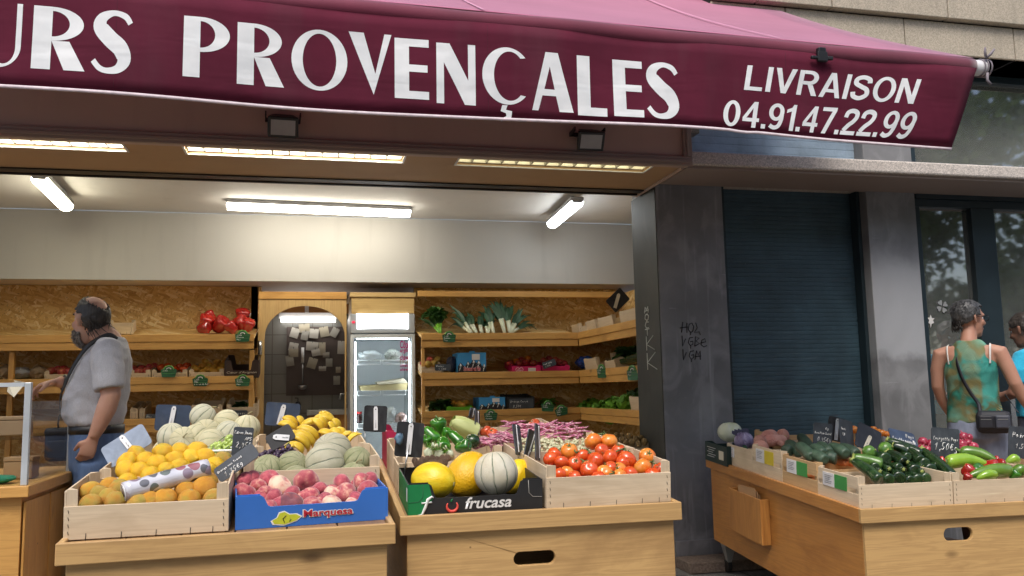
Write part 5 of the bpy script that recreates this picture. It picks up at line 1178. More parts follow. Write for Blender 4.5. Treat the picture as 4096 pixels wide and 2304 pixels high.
TT = pile(c6b, k6b, [(1005, 365, 112, 'o'), (1230, 365, 110, 'o'), (680, 500, 112, 'o'), (415, 602, 84), (480, 545, 98), (575, 650, 92), (760, 670, 95, 'c'), (650, 805, 98, 'o'), (957, 755, 117), (1165, 802, 105, 'o'), (1240, 592, 112), (1475, 618, 122), (1690, 725, 120, 'o'), (1755, 572, 110, 'o', 'c'), (1040, 632, 112), (1130, 492, 92), (1365, 752, 90, 'o'), (1530, 812, 102), (1370, 850, 88, 'o'), (1360, 490, 78), (1940, 755, 102), (1830, 825, 66), (860, 572, 72), (760, 872, 56), (1420, 665, 98), (540, 830, 60), (1240, 740, 70), (1080, 870, 55)], (3.06, .885, .48), mk_tom)
name_rows(TT, 'vine tomato', 'tomato', 'vine tomatoes in the front crate', 'tomato crate', 'the melon box', 5)
for o, a in under(mk_tom, 12, wmat(CR['tomato']), .05, .43, .05, .30, .055, .25): tag(o, 'tomato lying deep in the front crate under the others', 'tomato', 'tomatoes at the bottom of the crate')
for pts, lb in (([(730, 430), (770, 500), (850, 470), (920, 460), (960, 500)], 'green tomato vine twisting over the lowest orange tomatoes'), ([(800, 570), (880, 620), (925, 670)], 'short curved vine joining two red tomatoes'), ([(1000, 260), (1060, 250), (1130, 240), (1180, 270)], 'vine tuft standing behind the two topmost tomatoes'), ([(1220, 790), (1290, 770), (1330, 720), (1380, 800)], 'dry vine tuft over the low orange tomatoes'), ([(1700, 600), (1800, 630), (1860, 660), (1900, 700)], 'vine with a flat calyx beside the crate corner'), ([(1300, 490), (1400, 450), (1470, 490)], 'vine arching over the tomatoes before the potatoes')):
    P_ = [onp(c6b(*q), 3.04, .885, .48) - FW*.03 for q in pts]; b = MB(); b.tube(spl(P_, 5), .0028, 6)
    for q in P_[1:]:
        for j in range(3): d = V((RN.uniform(-1, 1), RN.uniform(-1, 0), RN.uniform(-.3, 1))).normalized()*.018; b.tube([q, q+d*.6, q+d+V((0, 0, -.004))], [.002, .0018, .0008], 5)
    tag(b.obj('tomato_vine', F['stem']), lb, 'vine')
# peppers, fennel, cabbage
def aim(ang, lean=0, roll=0):         # local z turned to a direction seen in the picture
    a = math.radians(ang); Z = (RT*math.cos(a)+UP*math.sin(a)-FW*lean).normalized(); X = Z.cross(FW).normalized() if abs(Z.dot(FW)) < .95 else RT.copy(); Y = Z.cross(X)
    return Matrix((X, Y, Z)).transposed() @ Matrix.Rotation(roll, 3, 'Z')
def pep(p, r, ang, lean, lab, sc=(1, 1, 1.15), nm='pepgreen', st=True, pl=(3.62, .985, .38), cv=c7, kk=k7, cat='pepper'):
    pos = onp(cv(*p), *pl); R0 = rad(None, pos, r*kk); o = put('pepper', ME[nm], pos, R0, aim(ang, lean), tuple(R0*q for q in sc)); tag(o, lab, cat, 'bell peppers')
    if st: kid(o, 'stem', ME['pstem'])
    return o
pep((795, 285), 138, 100, .2, 'upright light green pepper on top of the pepper crate', nm='pepgreen')
pep((665, 395), 110, -40, .3, 'long green pepper lying at a slant under the upright one', (.9, .9, 1.4), st=False)
pep((855, 555), 128, -80, 1.3, 'green pepper showing its lobed bottom at the crate front', (1, 1, .9), st=False)
pep((1060, 455), 105, -40, .4, 'dark green pepper lying beside the pale cabbage', (.9, .9, 1.4), st=False)
pep((1180, 590), 112, 20, .5, 'shiny green pepper in the crate corner near the beans', (1, 1, 1.2), st=False)
pep((600, 500), 92, 100, .6, 'green pepper half hidden by the black price board', (1, 1, 1.1))
pep((905, 375), 82, 60, .3, 'small dark pepper wedged below the upright one', (1, 1, 1.1), st=False)
pos = onp(c7(1330, 500), 3.6, .975, .35); o = put('round_squash', ME['zround'], pos, rad(None, pos, 125*k7), (.3, .2, 0)); o.data = o.data.copy(); o.data.materials[0] = F['zuc']; tag(o, 'dark green round squash in the corner of the pepper crate', 'squash')
def leafy(o, name, mat, fn): b = MB(); fn(b); return b.obj(name, mat, o, world=False)
pos = onp(c7(1195, 275), 3.78, 1.02, .3); t = thing('pointed_cabbage', pos, label='pale pointed cabbage lying at the back of the pepper crate', cat='cabbage'); t.matrix_basis = Matrix.Translation(pos) @ aim(150, .3).to_4x4()
R0 = rad(None, pos, 150*k7); b = MB(); b.lathe([(R0*r, R0*z*1.35) for r, z in [(.25, -1.1), (.7, -.85), (.92, -.3), (.85, .3), (.5, .9), (.12, 1.15)]], 20, None, lambda a, z: 1+.05*math.sin(3*a+9*z)); b.obj('heart', F['palecab'], t, world=False)
for i in range(4):
    b = MB(); a0 = i*1.6; rs = []
    for j in range(9):
        z = R0*1.35*(-1+2.1*j/8); r = R0*(1.0-.55*max(0, (j-3)/6)**2)*1.05
        rs.append([(r*math.cos(a0+w*.85)*(1+.03*math.sin(9*w+j)), r*math.sin(a0+w*.85)*(1+.03*math.cos(7*w)), z) for w in [-1+.25*k for k in range(9)]])
    b.rings(rs, closed=False, cap=False); b.obj('outer_leaf', F['palecab'], t, world=False, recalc=False)
for i, (p, r) in enumerate((((640, 690), 105), ((800, 705), 100), ((960, 700), 80))):
    pos = onp(c7(*p), 3.55, .93, .3); R0 = rad(None, pos, r*k7); t = thing('fennel', pos, label=['fennel bulb with feathery fronds half behind the black board', 'white fennel bulb in the middle of the pepper crate front', 'small fennel bulb with a cut stalk near the pepper crate corner'][i], cat='fennel', group='fennel bulbs')
    t.matrix_basis = Matrix.Translation(pos) @ aim(70+30*i, .5).to_4x4()
    b = MB(); b.lathe([(R0*q, R0*z) for q, z in [(.2, -.8), (.7, -.6), (.9, 0), (.6, .6), (.28, 1)]], 16, None, lambda a, z: 1+.12*math.cos(3*a)); b.obj('bulb', F['fennel'], t, world=False)
    for k in range(2+i % 2): b = MB(); b.tube([(R0*.2*(k-1), 0, R0*.8), (R0*.4*(k-1), .2*R0, R0*1.6), (R0*.6*(k-1), .3*R0, R0*2.2)], [R0*.18, R0*.14, R0*.15], 8); b.obj('stalk', F['fennel'], t, world=False)
    b = MB()
    for k in range(40): q = V((RN.uniform(-.7, .7), RN.uniform(-.5, .5), 1.1))*R0; d = V((RN.uniform(-1, 1), RN.uniform(-1, 1), RN.uniform(.2, 1)))*R0*.7; b.tube([q, q+d*.5, q+d], [.0013, .001, .0006], 4)
    b.obj('frond', F['lettuce'], t, world=False)
def mk_wal(pos, r, ex): return put('walnut', ME['walnut'], pos, max(.013, min(.019, r))), 'brown wrinkled'
WN = pile(c7, k7, [(600, 790, 42), (680, 780, 45), (760, 800, 48), (840, 775, 45), (900, 800, 42), (660, 850, 40), (560, 840, 42), (480, 850, 48), (720, 850, 42), (800, 850, 40), (430, 870, 42), (880, 850, 40), (520, 900, 40), (600, 900, 40), (450, 940, 40), (400, 820, 36), (930, 770, 36), (520, 800, 36)], (3.42, .915, .35), mk_wal)
name_rows(WN, 'walnut', 'walnut', 'walnuts behind the yellow melons', 'walnut crate', 'the black board', 2)
def mk_big(pos, r, ex): o = put('tomato', ME['bigtom'], pos, r, (.6, .2, RN.random()*6)); kid(o, 'calyx', ME['calyx'], (0, 0, .6), sc=.7); return o, ''
BT = pile(c7, k7, [(1535, 335, 95), (1645, 372, 92)], (3.9, 1.0, .3), mk_big)+pile(c6b, k6b, [(190, 130, 90), (350, 180, 85), (270, 190, 80)], (4.0, 1.0, .3), mk_big)
for (o, a), lb in zip(BT, ('large ribbed tomato standing behind the bean crate corner', 'large ribbed tomato with a green navel beside the bean pods', 'ribbed orange tomato behind the two thin boards', 'ribbed tomato against the back crate side', 'ribbed tomato half sunk behind the bean pods')): tag(o, lb, 'tomato', 'ribbed tomatoes behind the beans')
# bean pods: a countable heap over one layer of shelled beans
for i in range(120):
    u, v = RN.random(), RN.random()
    p = c6b(-560+u*1380, 120+v*230+ (1-u)*30*v)
    if u < .28: p = c7(1480+u*1900, 480+v*90+ (u-.1)*-350)
    pos = onp(p, 3.72, .985, .30); 
    o = put('bean_pod', ME[f'pod{i % 3}'], pos+V((0, 0, RN.uniform(-.012, .02))), .07, (RN.uniform(-.4, .4), RN.uniform(-.35, .35), RN.gauss(2.6, .9)))
    o.scale = (RN.uniform(.045, .062), .055, .055); tag(o, 'pink and cream speckled bean pod lying in the heap behind the vine tomatoes', 'bean pod', 'speckled bean pods in the long crate')
b = MB(); rr = random.Random(5)
for i in range(230):
    p = c6b(rr.uniform(30, 1060), rr.uniform(340, 590)); pos = onp(p, 3.45, .935, .32)+V((0, 0, rr.uniform(-.006, .006)))
    b.ball(pos, (.013, .0068, .0068), 7, Euler((rr.random()*3, rr.random()*.8, rr.random()*6)).to_matrix())
tag(b.obj('shelled_beans', F['bean']), 'loose layer of pale shelled beans below the pink pods', 'beans', kind='stuff')
for i, (x0, h) in enumerate(((0, .0), (.05, .0))):
    pass
def mk_kiwi(pos, r, ex): return put('potato', ME['kiwi'], pos, r*.9), 'small brown'
KW = pile(c6b, k6b, [(1330, 285, 45), (1405, 285, 40), (1490, 290, 40), (1420, 345, 48), (1520, 315, 52), (1600, 345, 52), (1540, 385, 55), (1670, 320, 45), (1330, 350, 40), (1460, 385, 42), (1720, 370, 50), (1370, 390, 40), (1640, 400, 45)], (6.05, .86, .2), mk_kiwi)
name_rows(KW, 'potato', 'potato', 'small potatoes behind the tomatoes', 'potato crate', 'the tomatoes', 2)
q = ony(c6b(1290, 520), 5.92); m = Matrix.Translation((q.x, 5.92, .76)); wood_crate(m, .50, .30, .06, 'low pale crate of small potatoes beside the dark jamb', .075)
t = thing('side_stand', (q.x+.3, 6.08, .02), label='low pine stand carrying the potato crate just inside the jamb', cat='stand')
b = MB(); b.box(q.x-.05, q.x+.55, 5.86, 6.4, .73, .757); b.obj('top', W['pinex'], t)
for x in (q.x-.03, q.x+.5):
    for y in (5.88, 6.36): b = MB(); b.box(x, x+.04, y, y+.03, .02, .729); b.obj('leg', W['pinez'], t)
q = ony(c6b(1560, 520), 5.8); wood_crate(Matrix.Translation((q.x, 5.80, q.z)), .24, .10, .07, 'small empty pale punnet in front of the potatoes', .06)

# ---- third stall
c8, c9, c6 = crop(2840, 1660, 3480, 2576), crop(3400, 1640, 4096, 2576), crop(2700, 1600, 4096, 2576)
k8, k9 = .2484, .2702
wz = wmat(CR['zuc'])
def long_thing(name, me, cv, kk, p0, p1, plane, lab, cat, group, fat=1, lift=0, stem=None, foreshort=1.0):
    a, b2 = onp(cv(*p0), *plane), onp(cv(*p1), *plane); d = (b2-a)
    if foreshort: d = d + V((0, 0, 0))
    L = d.length/2; m = (a+b2)/2 + V((0, 0, lift)); X = d.normalized(); Z = (V((0, 0, 1))-X*X.z).normalized(); Y = Z.cross(X)
    o = put(name, me, m, 1, Matrix((X, Y, Z)).transposed(), (L, L*0+fat, fat)); tag(o, lab, cat, group)
    if stem: c = kid(o, 'stem', stem)
    return o
ZP = (3.66, .735, .55)
for i, (p0, p1, lb) in enumerate((((60, 790), (440, 1080), 'courgette hanging its tip over the crate front'), ((60, 740), (480, 850), 'light green courgette lying across the crate side'), ((570, 490), (1060, 700), 'long dark courgette lying along the top of the heap'), ((1080, 640), (1520, 1040), 'longest courgette sloping down beside the red pepper'), ((560, 670), (800, 830), 'fat dark courgette in the middle of the heap'), ((640, 560), (880, 650), 'blunt dark courgette just below the top one'), ((880, 640), (1040, 800), 'dark courgette under the long top one'))):
    long_thing('courgette', ME['zuc2' if i == 1 else 'zuc'], c9, k9, p0, p1, ZP, lb, 'courgette', 'courgettes in the corner crate', .135 if i in (1, 3, 4) else .125, .012, ME['zstem'])
EZ = []
def mk_end(pos, r, ex):      # courgettes lying end-on, tip or cut stem towards us
    X = (-FW+V((RN.uniform(-.15, .15), 0, .1+RN.uniform(-.1, .1)))).normalized(); Z = (V((0, 0, 1))-X*X.z).normalized(); Y = Z.cross(X); s = -1 if 's' in ex else 1
    o = put('courgette', ME['zuc'], pos + FW*.085, 1, Matrix((X*s, Y*s, Z)).transposed(), (.09, max(.10, r*5.0), max(.10, r*5.0))); 
    kid(o, 'stem', ME['zstem'], (-.35, 0, 0), sc=.62); return o, 'courgette stem end like a pale star,' if 's' in ex else 'round dark courgette tip,'
EN = pile(c9, k9, [(465, 960, 60, 's'), (600, 920, 55, 's'), (785, 930, 55, 's'), (880, 820, 45, 's'), (1045, 850, 50, 's'), (1100, 960, 55, 's'), (580, 1040, 78), (755, 1020, 88), (890, 1050, 60), (1020, 1050, 82), (1150, 1050, 70), (975, 910, 88), (1215, 925, 85), (1130, 830, 72), (500, 760, 85), (860, 730, 60), (1320, 1000, 70), (700, 900, 60), (1280, 860, 50), (400, 870, 70)], ZP, mk_end)
EN.sort(key=lambda q: (q[0].location.z, q[0].location.x))
for i in range(4):
    for j, (o, a) in enumerate(sorted(EN[i*5:(i+1)*5], key=lambda q: q[0].location.x)): tag(o, f'{a} {ordn(j)} from the crate corner, {["lowest", "second", "third", "highest"][i]} layer', 'courgette', 'courgettes in the corner crate')
for p, r, lb in (((528, 580), 112, 'pale round courgette topping the heap by the carrot slate'), ((285, 625), 104, 'dull green round courgette at the edge of the cucumbers')):
    pos = onp(c9(*p), *ZP); o = put('round_courgette', ME['zround'], pos, rad(None, pos, r*k9), (1.2, .2, .3)); tag(o, lb, 'courgette'); kid(o, 'stem', ME['zstem'], (0, 0, 0), (0, PI/2, 0), 1)
CP = (4.5, .80, .22); CP2 = (4.22, .835, .2)
for i, (p0, p1, lb) in enumerate((((1450, 350), (1620, 560), 'topmost grey-green cucumber slanting down the pile'), ((1250, 460), (1440, 620), 'cucumber lying next to the sweet potatoes'), ((1170, 560), (1310, 600), 'cucumber end just above the yellow label'), ((1420, 500), (1640, 690), 'dark cucumber under the topmost one'), ((1640, 540), (1830, 640), 'cucumber with a blunt tip in the middle of the pile'), ((1750, 500), (1920, 620), 'cucumber close behind the blunt one'), ((1920, 520), (2200, 640), 'long cucumber towards the courgettes'), ((2060, 530), (2380, 640), 'cucumber half hidden by the brown-backed slate'), ((1850, 690), (2040, 720), 'pale-tipped cucumber low in the pile'), ((1600, 640), (1860, 740), 'cucumber at the bottom beside the carrots'))):
    long_thing('cucumber', ME['cuke'], c8, k8, p0, p1, CP2 if i in (3, 4, 5, 6, 7, 8, 9) else CP, lb, 'cucumber', 'cucumbers in the slatted crate', .135, 0, None)
SP = (4.85, .875, .25)
for i, (p0, p1, lb) in enumerate((((820, 370), (1130, 350), 'topmost sweet potato of the pink heap'), ((700, 540), (950, 520), 'big blunt sweet potato beside the red cabbage'), ((860, 440), (1260, 400), 'long sweet potato lying across the heap'), ((1100, 360), (1260, 340), 'stubby sweet potato at the top end of the heap'), ((740, 450), (900, 430), 'sweet potato showing between two bigger ones'), ((1080, 440), (1200, 490), 'thin forked sweet potato by the cucumbers'))):
    long_thing('sweet_potato', ME[f'sweet{i % 3}'], c8, k8, p0, p1, SP, lb, 'sweet potato', 'sweet potatoes before the shutter', .115 if i != 5 else .06, 0)
pos = onp(c8(320, 275), 5.1, .84, .2); t = thing('white_cabbage', pos, label='pale white cabbage on the dark green box against the shutter', cat='cabbage'); R0 = rad(None, pos, 195*k8)
b = MB(); b.lathe([(R0*r, R0*z*.8) for r, z in sph(14)], 28, None, lambda a, z: 1+.02*math.sin(3*a)); b.obj('heart', F['cabbage'], t, world=False)
for i in range(5):
    b = MB(); a0 = i*1.27; rs = []
    for j in range(10):
        th = -1.2+2.3*j/9; rs.append([(R0*1.015*math.cos(th)*math.cos(a0+w*.8), R0*1.015*math.cos(th)*math.sin(a0+w*.8), R0*.82*math.sin(th)+.003*math.sin(5*w)) for w in [-1+.2*k for k in range(11)]])
    b.rings(rs, closed=False, cap=False); b.obj('outer_leaf', F['cabbage'], t, world=False, recalc=False)
pos = onp(c8(545, 415), 4.95, .83, .2); t = thing('red_cabbage', pos, label='purple red cabbage with a dark ragged rim beside the white cabbage', cat='cabbage'); R0 = rad(None, pos, 150*k8)
b = MB(); b.lathe([(R0*r, R0*z*.85) for r, z in sph(14)], 26, None, lambda a, z: 1+.02*math.sin(4*a)); b.obj('heart', F['redcab'], t, world=False)
for i in range(5):
    b = MB(); a0 = i*1.27; rs = []
    for j in range(10):
        th = -1.2+2.5*j/9; rs.append([(R0*1.03*math.cos(th)*math.cos(a0+w*.8), R0*1.03*math.cos(th)*math.sin(a0+w*.8), R0*.88*math.sin(th)+.006*math.sin(7*w+j)) for w in [-1+.2*k for k in range(11)]])
    b.rings(rs, closed=False, cap=False); b.obj('outer_leaf', F['redcab'], t, world=False, recalc=False)
b = MB()
for k in range(12): p = onp(c8(350+k*19, 300+18*math.sin(k*2.2)-k*2), 4.9, .86, .2); b.poly([p, p+V((.03, 0, -.012)), p+V((.035, .01, .012)), p+V((.008, .01, .02))])
b.obj('leaf_rim', F['grape'], t, recalc=False)
LP = (4.85, .79, .2)
for p0, p1, lb, m in (((520, 430), (590, 580), 'pointed leek leaf sticking up at the crate corner', 'leekg'), ((700, 620), (900, 570), 'pale leek lying along the leek crate', 'leekw'), ((1010, 500), (1110, 480), 'leek tip between the sweet potatoes and the crate', 'leekw'), ((1000, 540), (1180, 520), 'white leek shaft above the yellow label', 'leekw')):
    A, B2 = onp(c8(*p0), *LP), onp(c8(*p1), *LP); b = MB(); b.tube([A, (A+B2)/2+V((0, 0, .004)), B2], [(.004, .004), (.02, .012), (.026, .022)] if m != 'leekg' else [(.001, .001), (.002, .012), (.003, .016)], 8); tag(b.obj('leek', F[m]), lb, 'leek', 'leeks in the low crate')
for i, (p, lb) in enumerate((((2095, 770), 'carrot tip poking out above the green label'), ((2260, 780), 'pair-less broken carrot end beside the courgettes'), ((1500, 960), 'carrot seen through the slot of the warm brown crate'), ((1640, 990), 'second carrot in the slot, nearer the green label'), ((1750, 1010), 'carrot at the end of the slot by the crate post'))):
    pos = onp(c8(*p), 4.15, .76, .1) if i < 2 else onx(c8(*p), (wmat(CR['carrot']) @ V((.05, .1, 0))).x); o = put('carrot', ME['carrot'], pos, 1, (0, .1, 1.7), (.05, .12, .12)); tag(o, lb.replace('pair-less ', ''), 'carrot', 'carrots in the warm brown crate')
for i in range(6): o = put('carrot', ME['carrot'], wmat(CR['carrot']) @ V((.06+.06*i, .17, .05)), 1, (0, .1, 1.4+.06*i), (.10, .12, .12)); tag(o, 'carrot lying inside the warm brown crate', 'carrot', 'carrots inside the warm brown crate')
def mk_on(pos, r, ex): return put('onion', ME['onion'], pos, max(.026, min(.04, r*.95)), (RN.uniform(.3, 1.4), RN.uniform(-.6, .6), RN.uniform(0, 6))), RN.choice(['shiny purple', 'red', 'ruby'])
ON = pile(c9, k9, [(1080, 470, 78), (1060, 570, 60), (1150, 590, 65), (1190, 500, 60), (1680, 400, 85), (1760, 410, 60), (1660, 510, 75), (1740, 490, 60), (1690, 580, 85), (1830, 540, 75), (1900, 630, 70), (1600, 480, 60), (1850, 640, 60)], (4.2, .80, .45), mk_on)
name_rows(ON, 'onion', 'onion', 'red onions heaped behind the peppers', 'onion heap', 'the carrot slate', 3)
GP = (3.68, .765, .4)
for p0, p1, nm, lb, ft in (((1430, 800), (2050, 820), 'longl', 'pale lime long pepper lying on top by its slate', .17), ((1630, 640), (2200, 780), 'longg', 'long green pepper sloping down behind the lime one', .15), ((2380, 920), (1760, 1000), 'longg', 'long green pepper lying low at the crate front', .16), ((2560, 930), (2400, 960), 'longg', 'green pepper with thin stalks at the picture edge', .14), ((2470, 760), (2330, 790), 'longl', 'small lime pepper tip by the crate corner', .12), ((2150, 980), (1900, 1030), 'longl', 'lime pepper with a curled stalk at the front board', .12)):
    long_thing('long_pepper', ME[nm], c9, k9, p0, p1, GP, lb, 'pepper', 'long peppers in the pale crate', ft, .01, ME['lstem'])
for p, r, ang, lb in (((1750, 900), 95, 60, 'wrinkled red pepper just behind the front board'), ((2080, 840), 110, 10, 'flat red pepper between two green ones'), ((2240, 820), 90, 140, 'bright red pepper near the far crate corner'), ((1340, 770), 75, 30, 'red pepper below the courgette price slate'), ((1740, 1000), 65, 80, 'red pepper tip at the crate post'), ((2150, 740), 60, 20, 'red pepper under the long green one')):
    pep(p, r, ang, .4, lb, (1, 1, 1.0), 'pepredpep', False, GP, c9, k9)
pep((1900, 885), 85, 100, .7, 'round green pepper above the low long one', (1, 1, .9), 'pepgreen', False, GP, c9, k9)
pep((2440, 960), 80, 60, .5, 'green pepper at the picture edge behind the front board', (1, 1, 1), 'pepgreen', False, GP, c9, k9)
def mk_ot(pos, r, ex): return put('tomato', ME['tomato2'], pos, r), ''
OT = pile(c9, k9, [(345, 285, 55), (60, 290, 65), (470, 340, 60), (420, 320, 50), (540, 355, 50), (90, 480, 50), (20, 270, 50)], (4.48, .835, .3), mk_ot)
for (o, a), lb in zip(OT, ('orange tomato peeping over the tilted black board', 'orange tomato between the brown slate and the tilted board', 'orange tomato at the pale pillar foot', 'orange tomato just behind the tilted board edge', 'small orange tomato at the end of the far row', 'low orange tomato under the brown slate corner', 'orange tomato behind the brown-backed slate')): tag(o, lb, 'tomato', 'orange tomatoes at the stall back')

# ---------------------------------------------------------------- price boards
def board(cv, quad, depth, label, mat='slate', lines=(), clip=None, clipm='wplast', thick=.004, rod=None, cat='price board', group='price boards on the stalls'):
    """a board through four measured corners (top a, top b, bottom b, bottom a), at the given distances"""
    dd = depth if isinstance(depth, (list, tuple)) else [depth]*4
    q = [ony(cv(*p), y) for p, y in zip(quad, dd)]
    o = (q[2]+q[3])/2; t = thing('price_board', o, label=label, cat=cat, group=group)
    ux, uz = (q[1]-q[0]+q[2]-q[3]), (q[0]-q[3]+q[1]-q[2]); w, h = ux.length/2, uz.length/2; X = ux.normalized(); Z = (uz-X*uz.dot(X)).normalized(); N = X.cross(Z)
    c = sum(q, V((0, 0, 0)))/4; m = Matrix((X, -N*-1 if False else Z.cross(X), Z)).transposed().to_4x4(); m.translation = c
    r = min(.012, w*.1); pts = []
    for sx, sz, a0 in ((1, 1, 0), (-1, 1, 90), (-1, -1, 180), (1, -1, 270)):
        for k in range(4): a = math.radians(a0+30*k); pts.append((sx*(w/2-r)+r*math.cos(a), sz*(h/2-r)+r*math.sin(a)))
    b = MB(); b.prism(pts, thick, m); b.obj('slate', W[mat], t)
    org = c - X*(w/2) - Z*(h/2); fr = (N if N.dot(CAMP-c) > 0 else -N)
    for (tx, x, z, hh, sl) in lines:
        ln, ww = hand(tx, hh*h, sl); sc = min(1, (.95-x)*w/max(ww, 1e-6))
        strokes([[(px_*sc, pz_) for px_, pz_ in l] for l in ln], org + X*(x*w) + Z*(z*h), X, Z, max(.0011, hh*h*.05), W['chalk'], 'chalk_writing', t, fr*.0012)
    if clip:
        (x0, z0), (x1, z1), cw = clip; cw *= .72
        a, e = org+X*(x0*w)+Z*(z0*h)+fr*.003, org+X*(x1*w)+Z*(z1*h)+fr*.003; d = (e-a).normalized(); s = d.cross(fr)*cw/2
        b = MB(); ps = [a-s*.55, a+s*.55, a+d*cw*.5+s, e-d*.004+s, e-s-d*.004, a+d*cw*.5-s]
        f1 = [b.bm.verts.new(v) for v in ps]; f2 = [b.bm.verts.new(v+fr*.003) for v in ps]; b.face(f1[::-1], False); b.face(f2, False)
        for i in range(6): b.face([f1[i], f1[(i+1) % 6], f2[(i+1) % 6], f2[i]], False)
        k = b.obj('clip', W[clipm], t)
        b = MB(); m0 = a+(e-a)*.55+fr*.0042; b.tube([m0, m0+d*(e-a).length*.33], .0016, 5); b.obj('pin', W['metal'], k)
        b = MB(); b.ball(a+d*.012+fr*.0042, .0025, 8); b.obj('rivet', W['black'], k)
    if rod: b = MB(); b.tube([ony(cv(*rod[0]), rod[2]), ony(cv(*rod[1]), rod[2])], .003, 6); b.obj('rod', W['metal'], t)
    return t
board(c3, ((1622, 482), (1888, 498), (1870, 880), (1605, 870)), 3.30, 'upright slate chalked Citron Jaune with a two euro ninety-five price', lines=(('Citron Jaune', .06, .76, .12, .2), ('APS', .6, .55, .12, .2), ('2,95€', .18, .30, .2, .2)))
board(c3, ((1372, 1065), (1922, 640), (1920, 905), (1440, 1215)), (3.12, 3.12, 3.10, 3.10), 'slanted slate chalked with the orange price leaning over the crate corner', lines=(('Orange non Traité', .05, .58, .14, .2), ('1,35€g', .15, .14, .30, .25)))
board(c3, ((-140, 790), (420, 420), (560, 700), (20, 1020)), (3.36, 3.36, 3.33, 3.33), 'shiny grey board back tilted beside the jeans, with a white clip', 'slateg', clip=((.5, .98), (.55, .28), .027))
board(c3, ((600, 190), (1060, 200), (1060, 545), (590, 530)), 3.95, 'dark board with a tall white clip standing behind the silvery cantaloupe', 'slatebl', clip=((.52, .95), (.45, .12), .026))
board(c4, ((372, 575), (715, 325), (875, 545), (520, 705)), (3.40, 3.40, 3.38, 3.38), 'tilted black board with a white clip in front of the bananas', 'slateb', clip=((.28, .72), (.80, .12), .03))
board(c4, ((440, 10), (915, 70), (880, 380), (372, 375)), 4.0, 'navy board with a long white clip behind the banana heap', 'slatebl', clip=((.52, .92), (.42, .02), .03))
board(c4, ((1818, 80), (2150, 85), (2178, 470), (1840, 450)), 3.75, 'square black board with a white strip in front of the fridge', 'slateb', clip=((.48, .97), (.55, .03), .024), rod=((1848, 440), (1852, 710), 3.76))
t = board(c7, ((120, 185), (560, 205), (512, 780), (66, 735)), 3.30, 'large black board with a blue foil scrap at the corner of the pepper crate', 'slateb', clip=((.50, .97), (.50, .05), .026), rod=((290, 640), (215, 1100), 3.295))
foil = ony(c7(150, 460), 3.28); b = MB(); b.ball(foil, (.016, .008, .022), 10)
for v in b.bm.verts: v.co += V((mnoise.noise(v.co*90), mnoise.noise(v.co*80+V((3, 3, 3))), mnoise.noise(v.co*85)))*.008
tag(b.obj('foil_scrap', plain('blue_foil', (.08, .14, .20), .3, .7, 40)), 'crumpled blue and green foil scrap clipped to the black board', 'foil')
# boards seen nearly edge-on between the beans and the tomatoes
board(c7, ((1960, 215), (2090, 255), (2150, 720), (2050, 730)), (3.30, 3.42, 3.42, 3.30), 'narrow dark board seen edge-on before the bean pods', 'slate', clip=((.35, .98), (.25, .06), .012))
board(c7, ((2330, 215), (2412, 240), (2430, 830), (2360, 790)), (3.24, 3.36, 3.36, 3.24), 'dark board edge standing upright by the tomato crate post', 'slate', clip=((.5, .95), (.55, .04), .012))
board(c7, ((2260, 300), (2330, 350), (2290, 800), (2140, 770)), (3.28, 3.40, 3.40, 3.28), 'leaning dark board edge crossing the upright one', 'slate', clip=((.75, .90), (.35, .04), .012))
board(c7, ((1300, -30), (1385, -40), (1340, 140), (1270, 120)), (3.9, 4.1, 4.1, 3.9), 'grey board edge rising behind the pointed cabbage', 'slate', clip=((.5, .95), (.5, .05), .012))
board(c7, ((1370, -20), (1450, 20), (1445, 420), (1380, 390)), (3.80, 4.0, 4.0, 3.80), 'tall grey board edge beside the ribbed tomatoes', 'slate', clip=((.4, .95), (.45, .05), .014))
# boards of the third stall
board(c8, ((1680, 110), (1980, 150), (1955, 505), (1655, 480)), 4.35, 'chalked slate with a ninety-five cent price behind the cucumbers', lines=(('€g', .6, .72, .12, .2), ('Vrai Pain Sucré', .06, .50, .11, .2), ('0,95€g', .2, .18, .2, .2)))
board(c8, ((1900, 10), (2150, 60), (2160, 460), (1890, 380)), 4.55, 'black board with a grey strip behind the two chalked slates', 'slateb', clip=((.48, .95), (.58, .02), .03, ), clipm='alu')
board(c8, ((2060, 50), (2270, 110), (2345, 530), (2130, 490)), (4.3, 4.42, 4.42, 4.3), 'brownish slate with faint chalk beside the grey strip', lines=(('Navets', .1, .6, .10, .1), ('1,20', .15, .4, .10, .1)))
board(c9, ((130, 115), (500, 405), (390, 620), (70, 560)), (4.45, 4.40, 4.32, 4.35), 'black board tipped on its corner with a cream wooden strip', 'slateb', clip=((.55, .62), (.42, .02), .03), clipm='cream')
board(c9, ((640, 300), (1035, 400), (930, 545), (560, 465)), (4.15, 4.15, 4.10, 4.10), 'low slate chalked carotte nouvelle lying back behind the courgettes', 'slatebl', lines=(('Carotte nouvelle', .06, .28, .26, .2), ('Pays', .62, .62, .24, .2)))
board(c9, ((1220, 255), (1660, 290), (1580, 745), (1190, 710)), 3.84, 'dark slate chalked with a one euro fifty courgette price', lines=(('Courgette Pays', .06, .60, .13, .2), ('1,50€g', .10, .30, .24, .2)))
board(c9, ((2390, 240), (2760, 280), (2720, 740), (2310, 690)), 3.90, 'slate at the picture edge chalked with the start of poivron', lines=(('Poivron', .12, .66, .18, .2), ('1,50', .25, .32, .16, .2)))
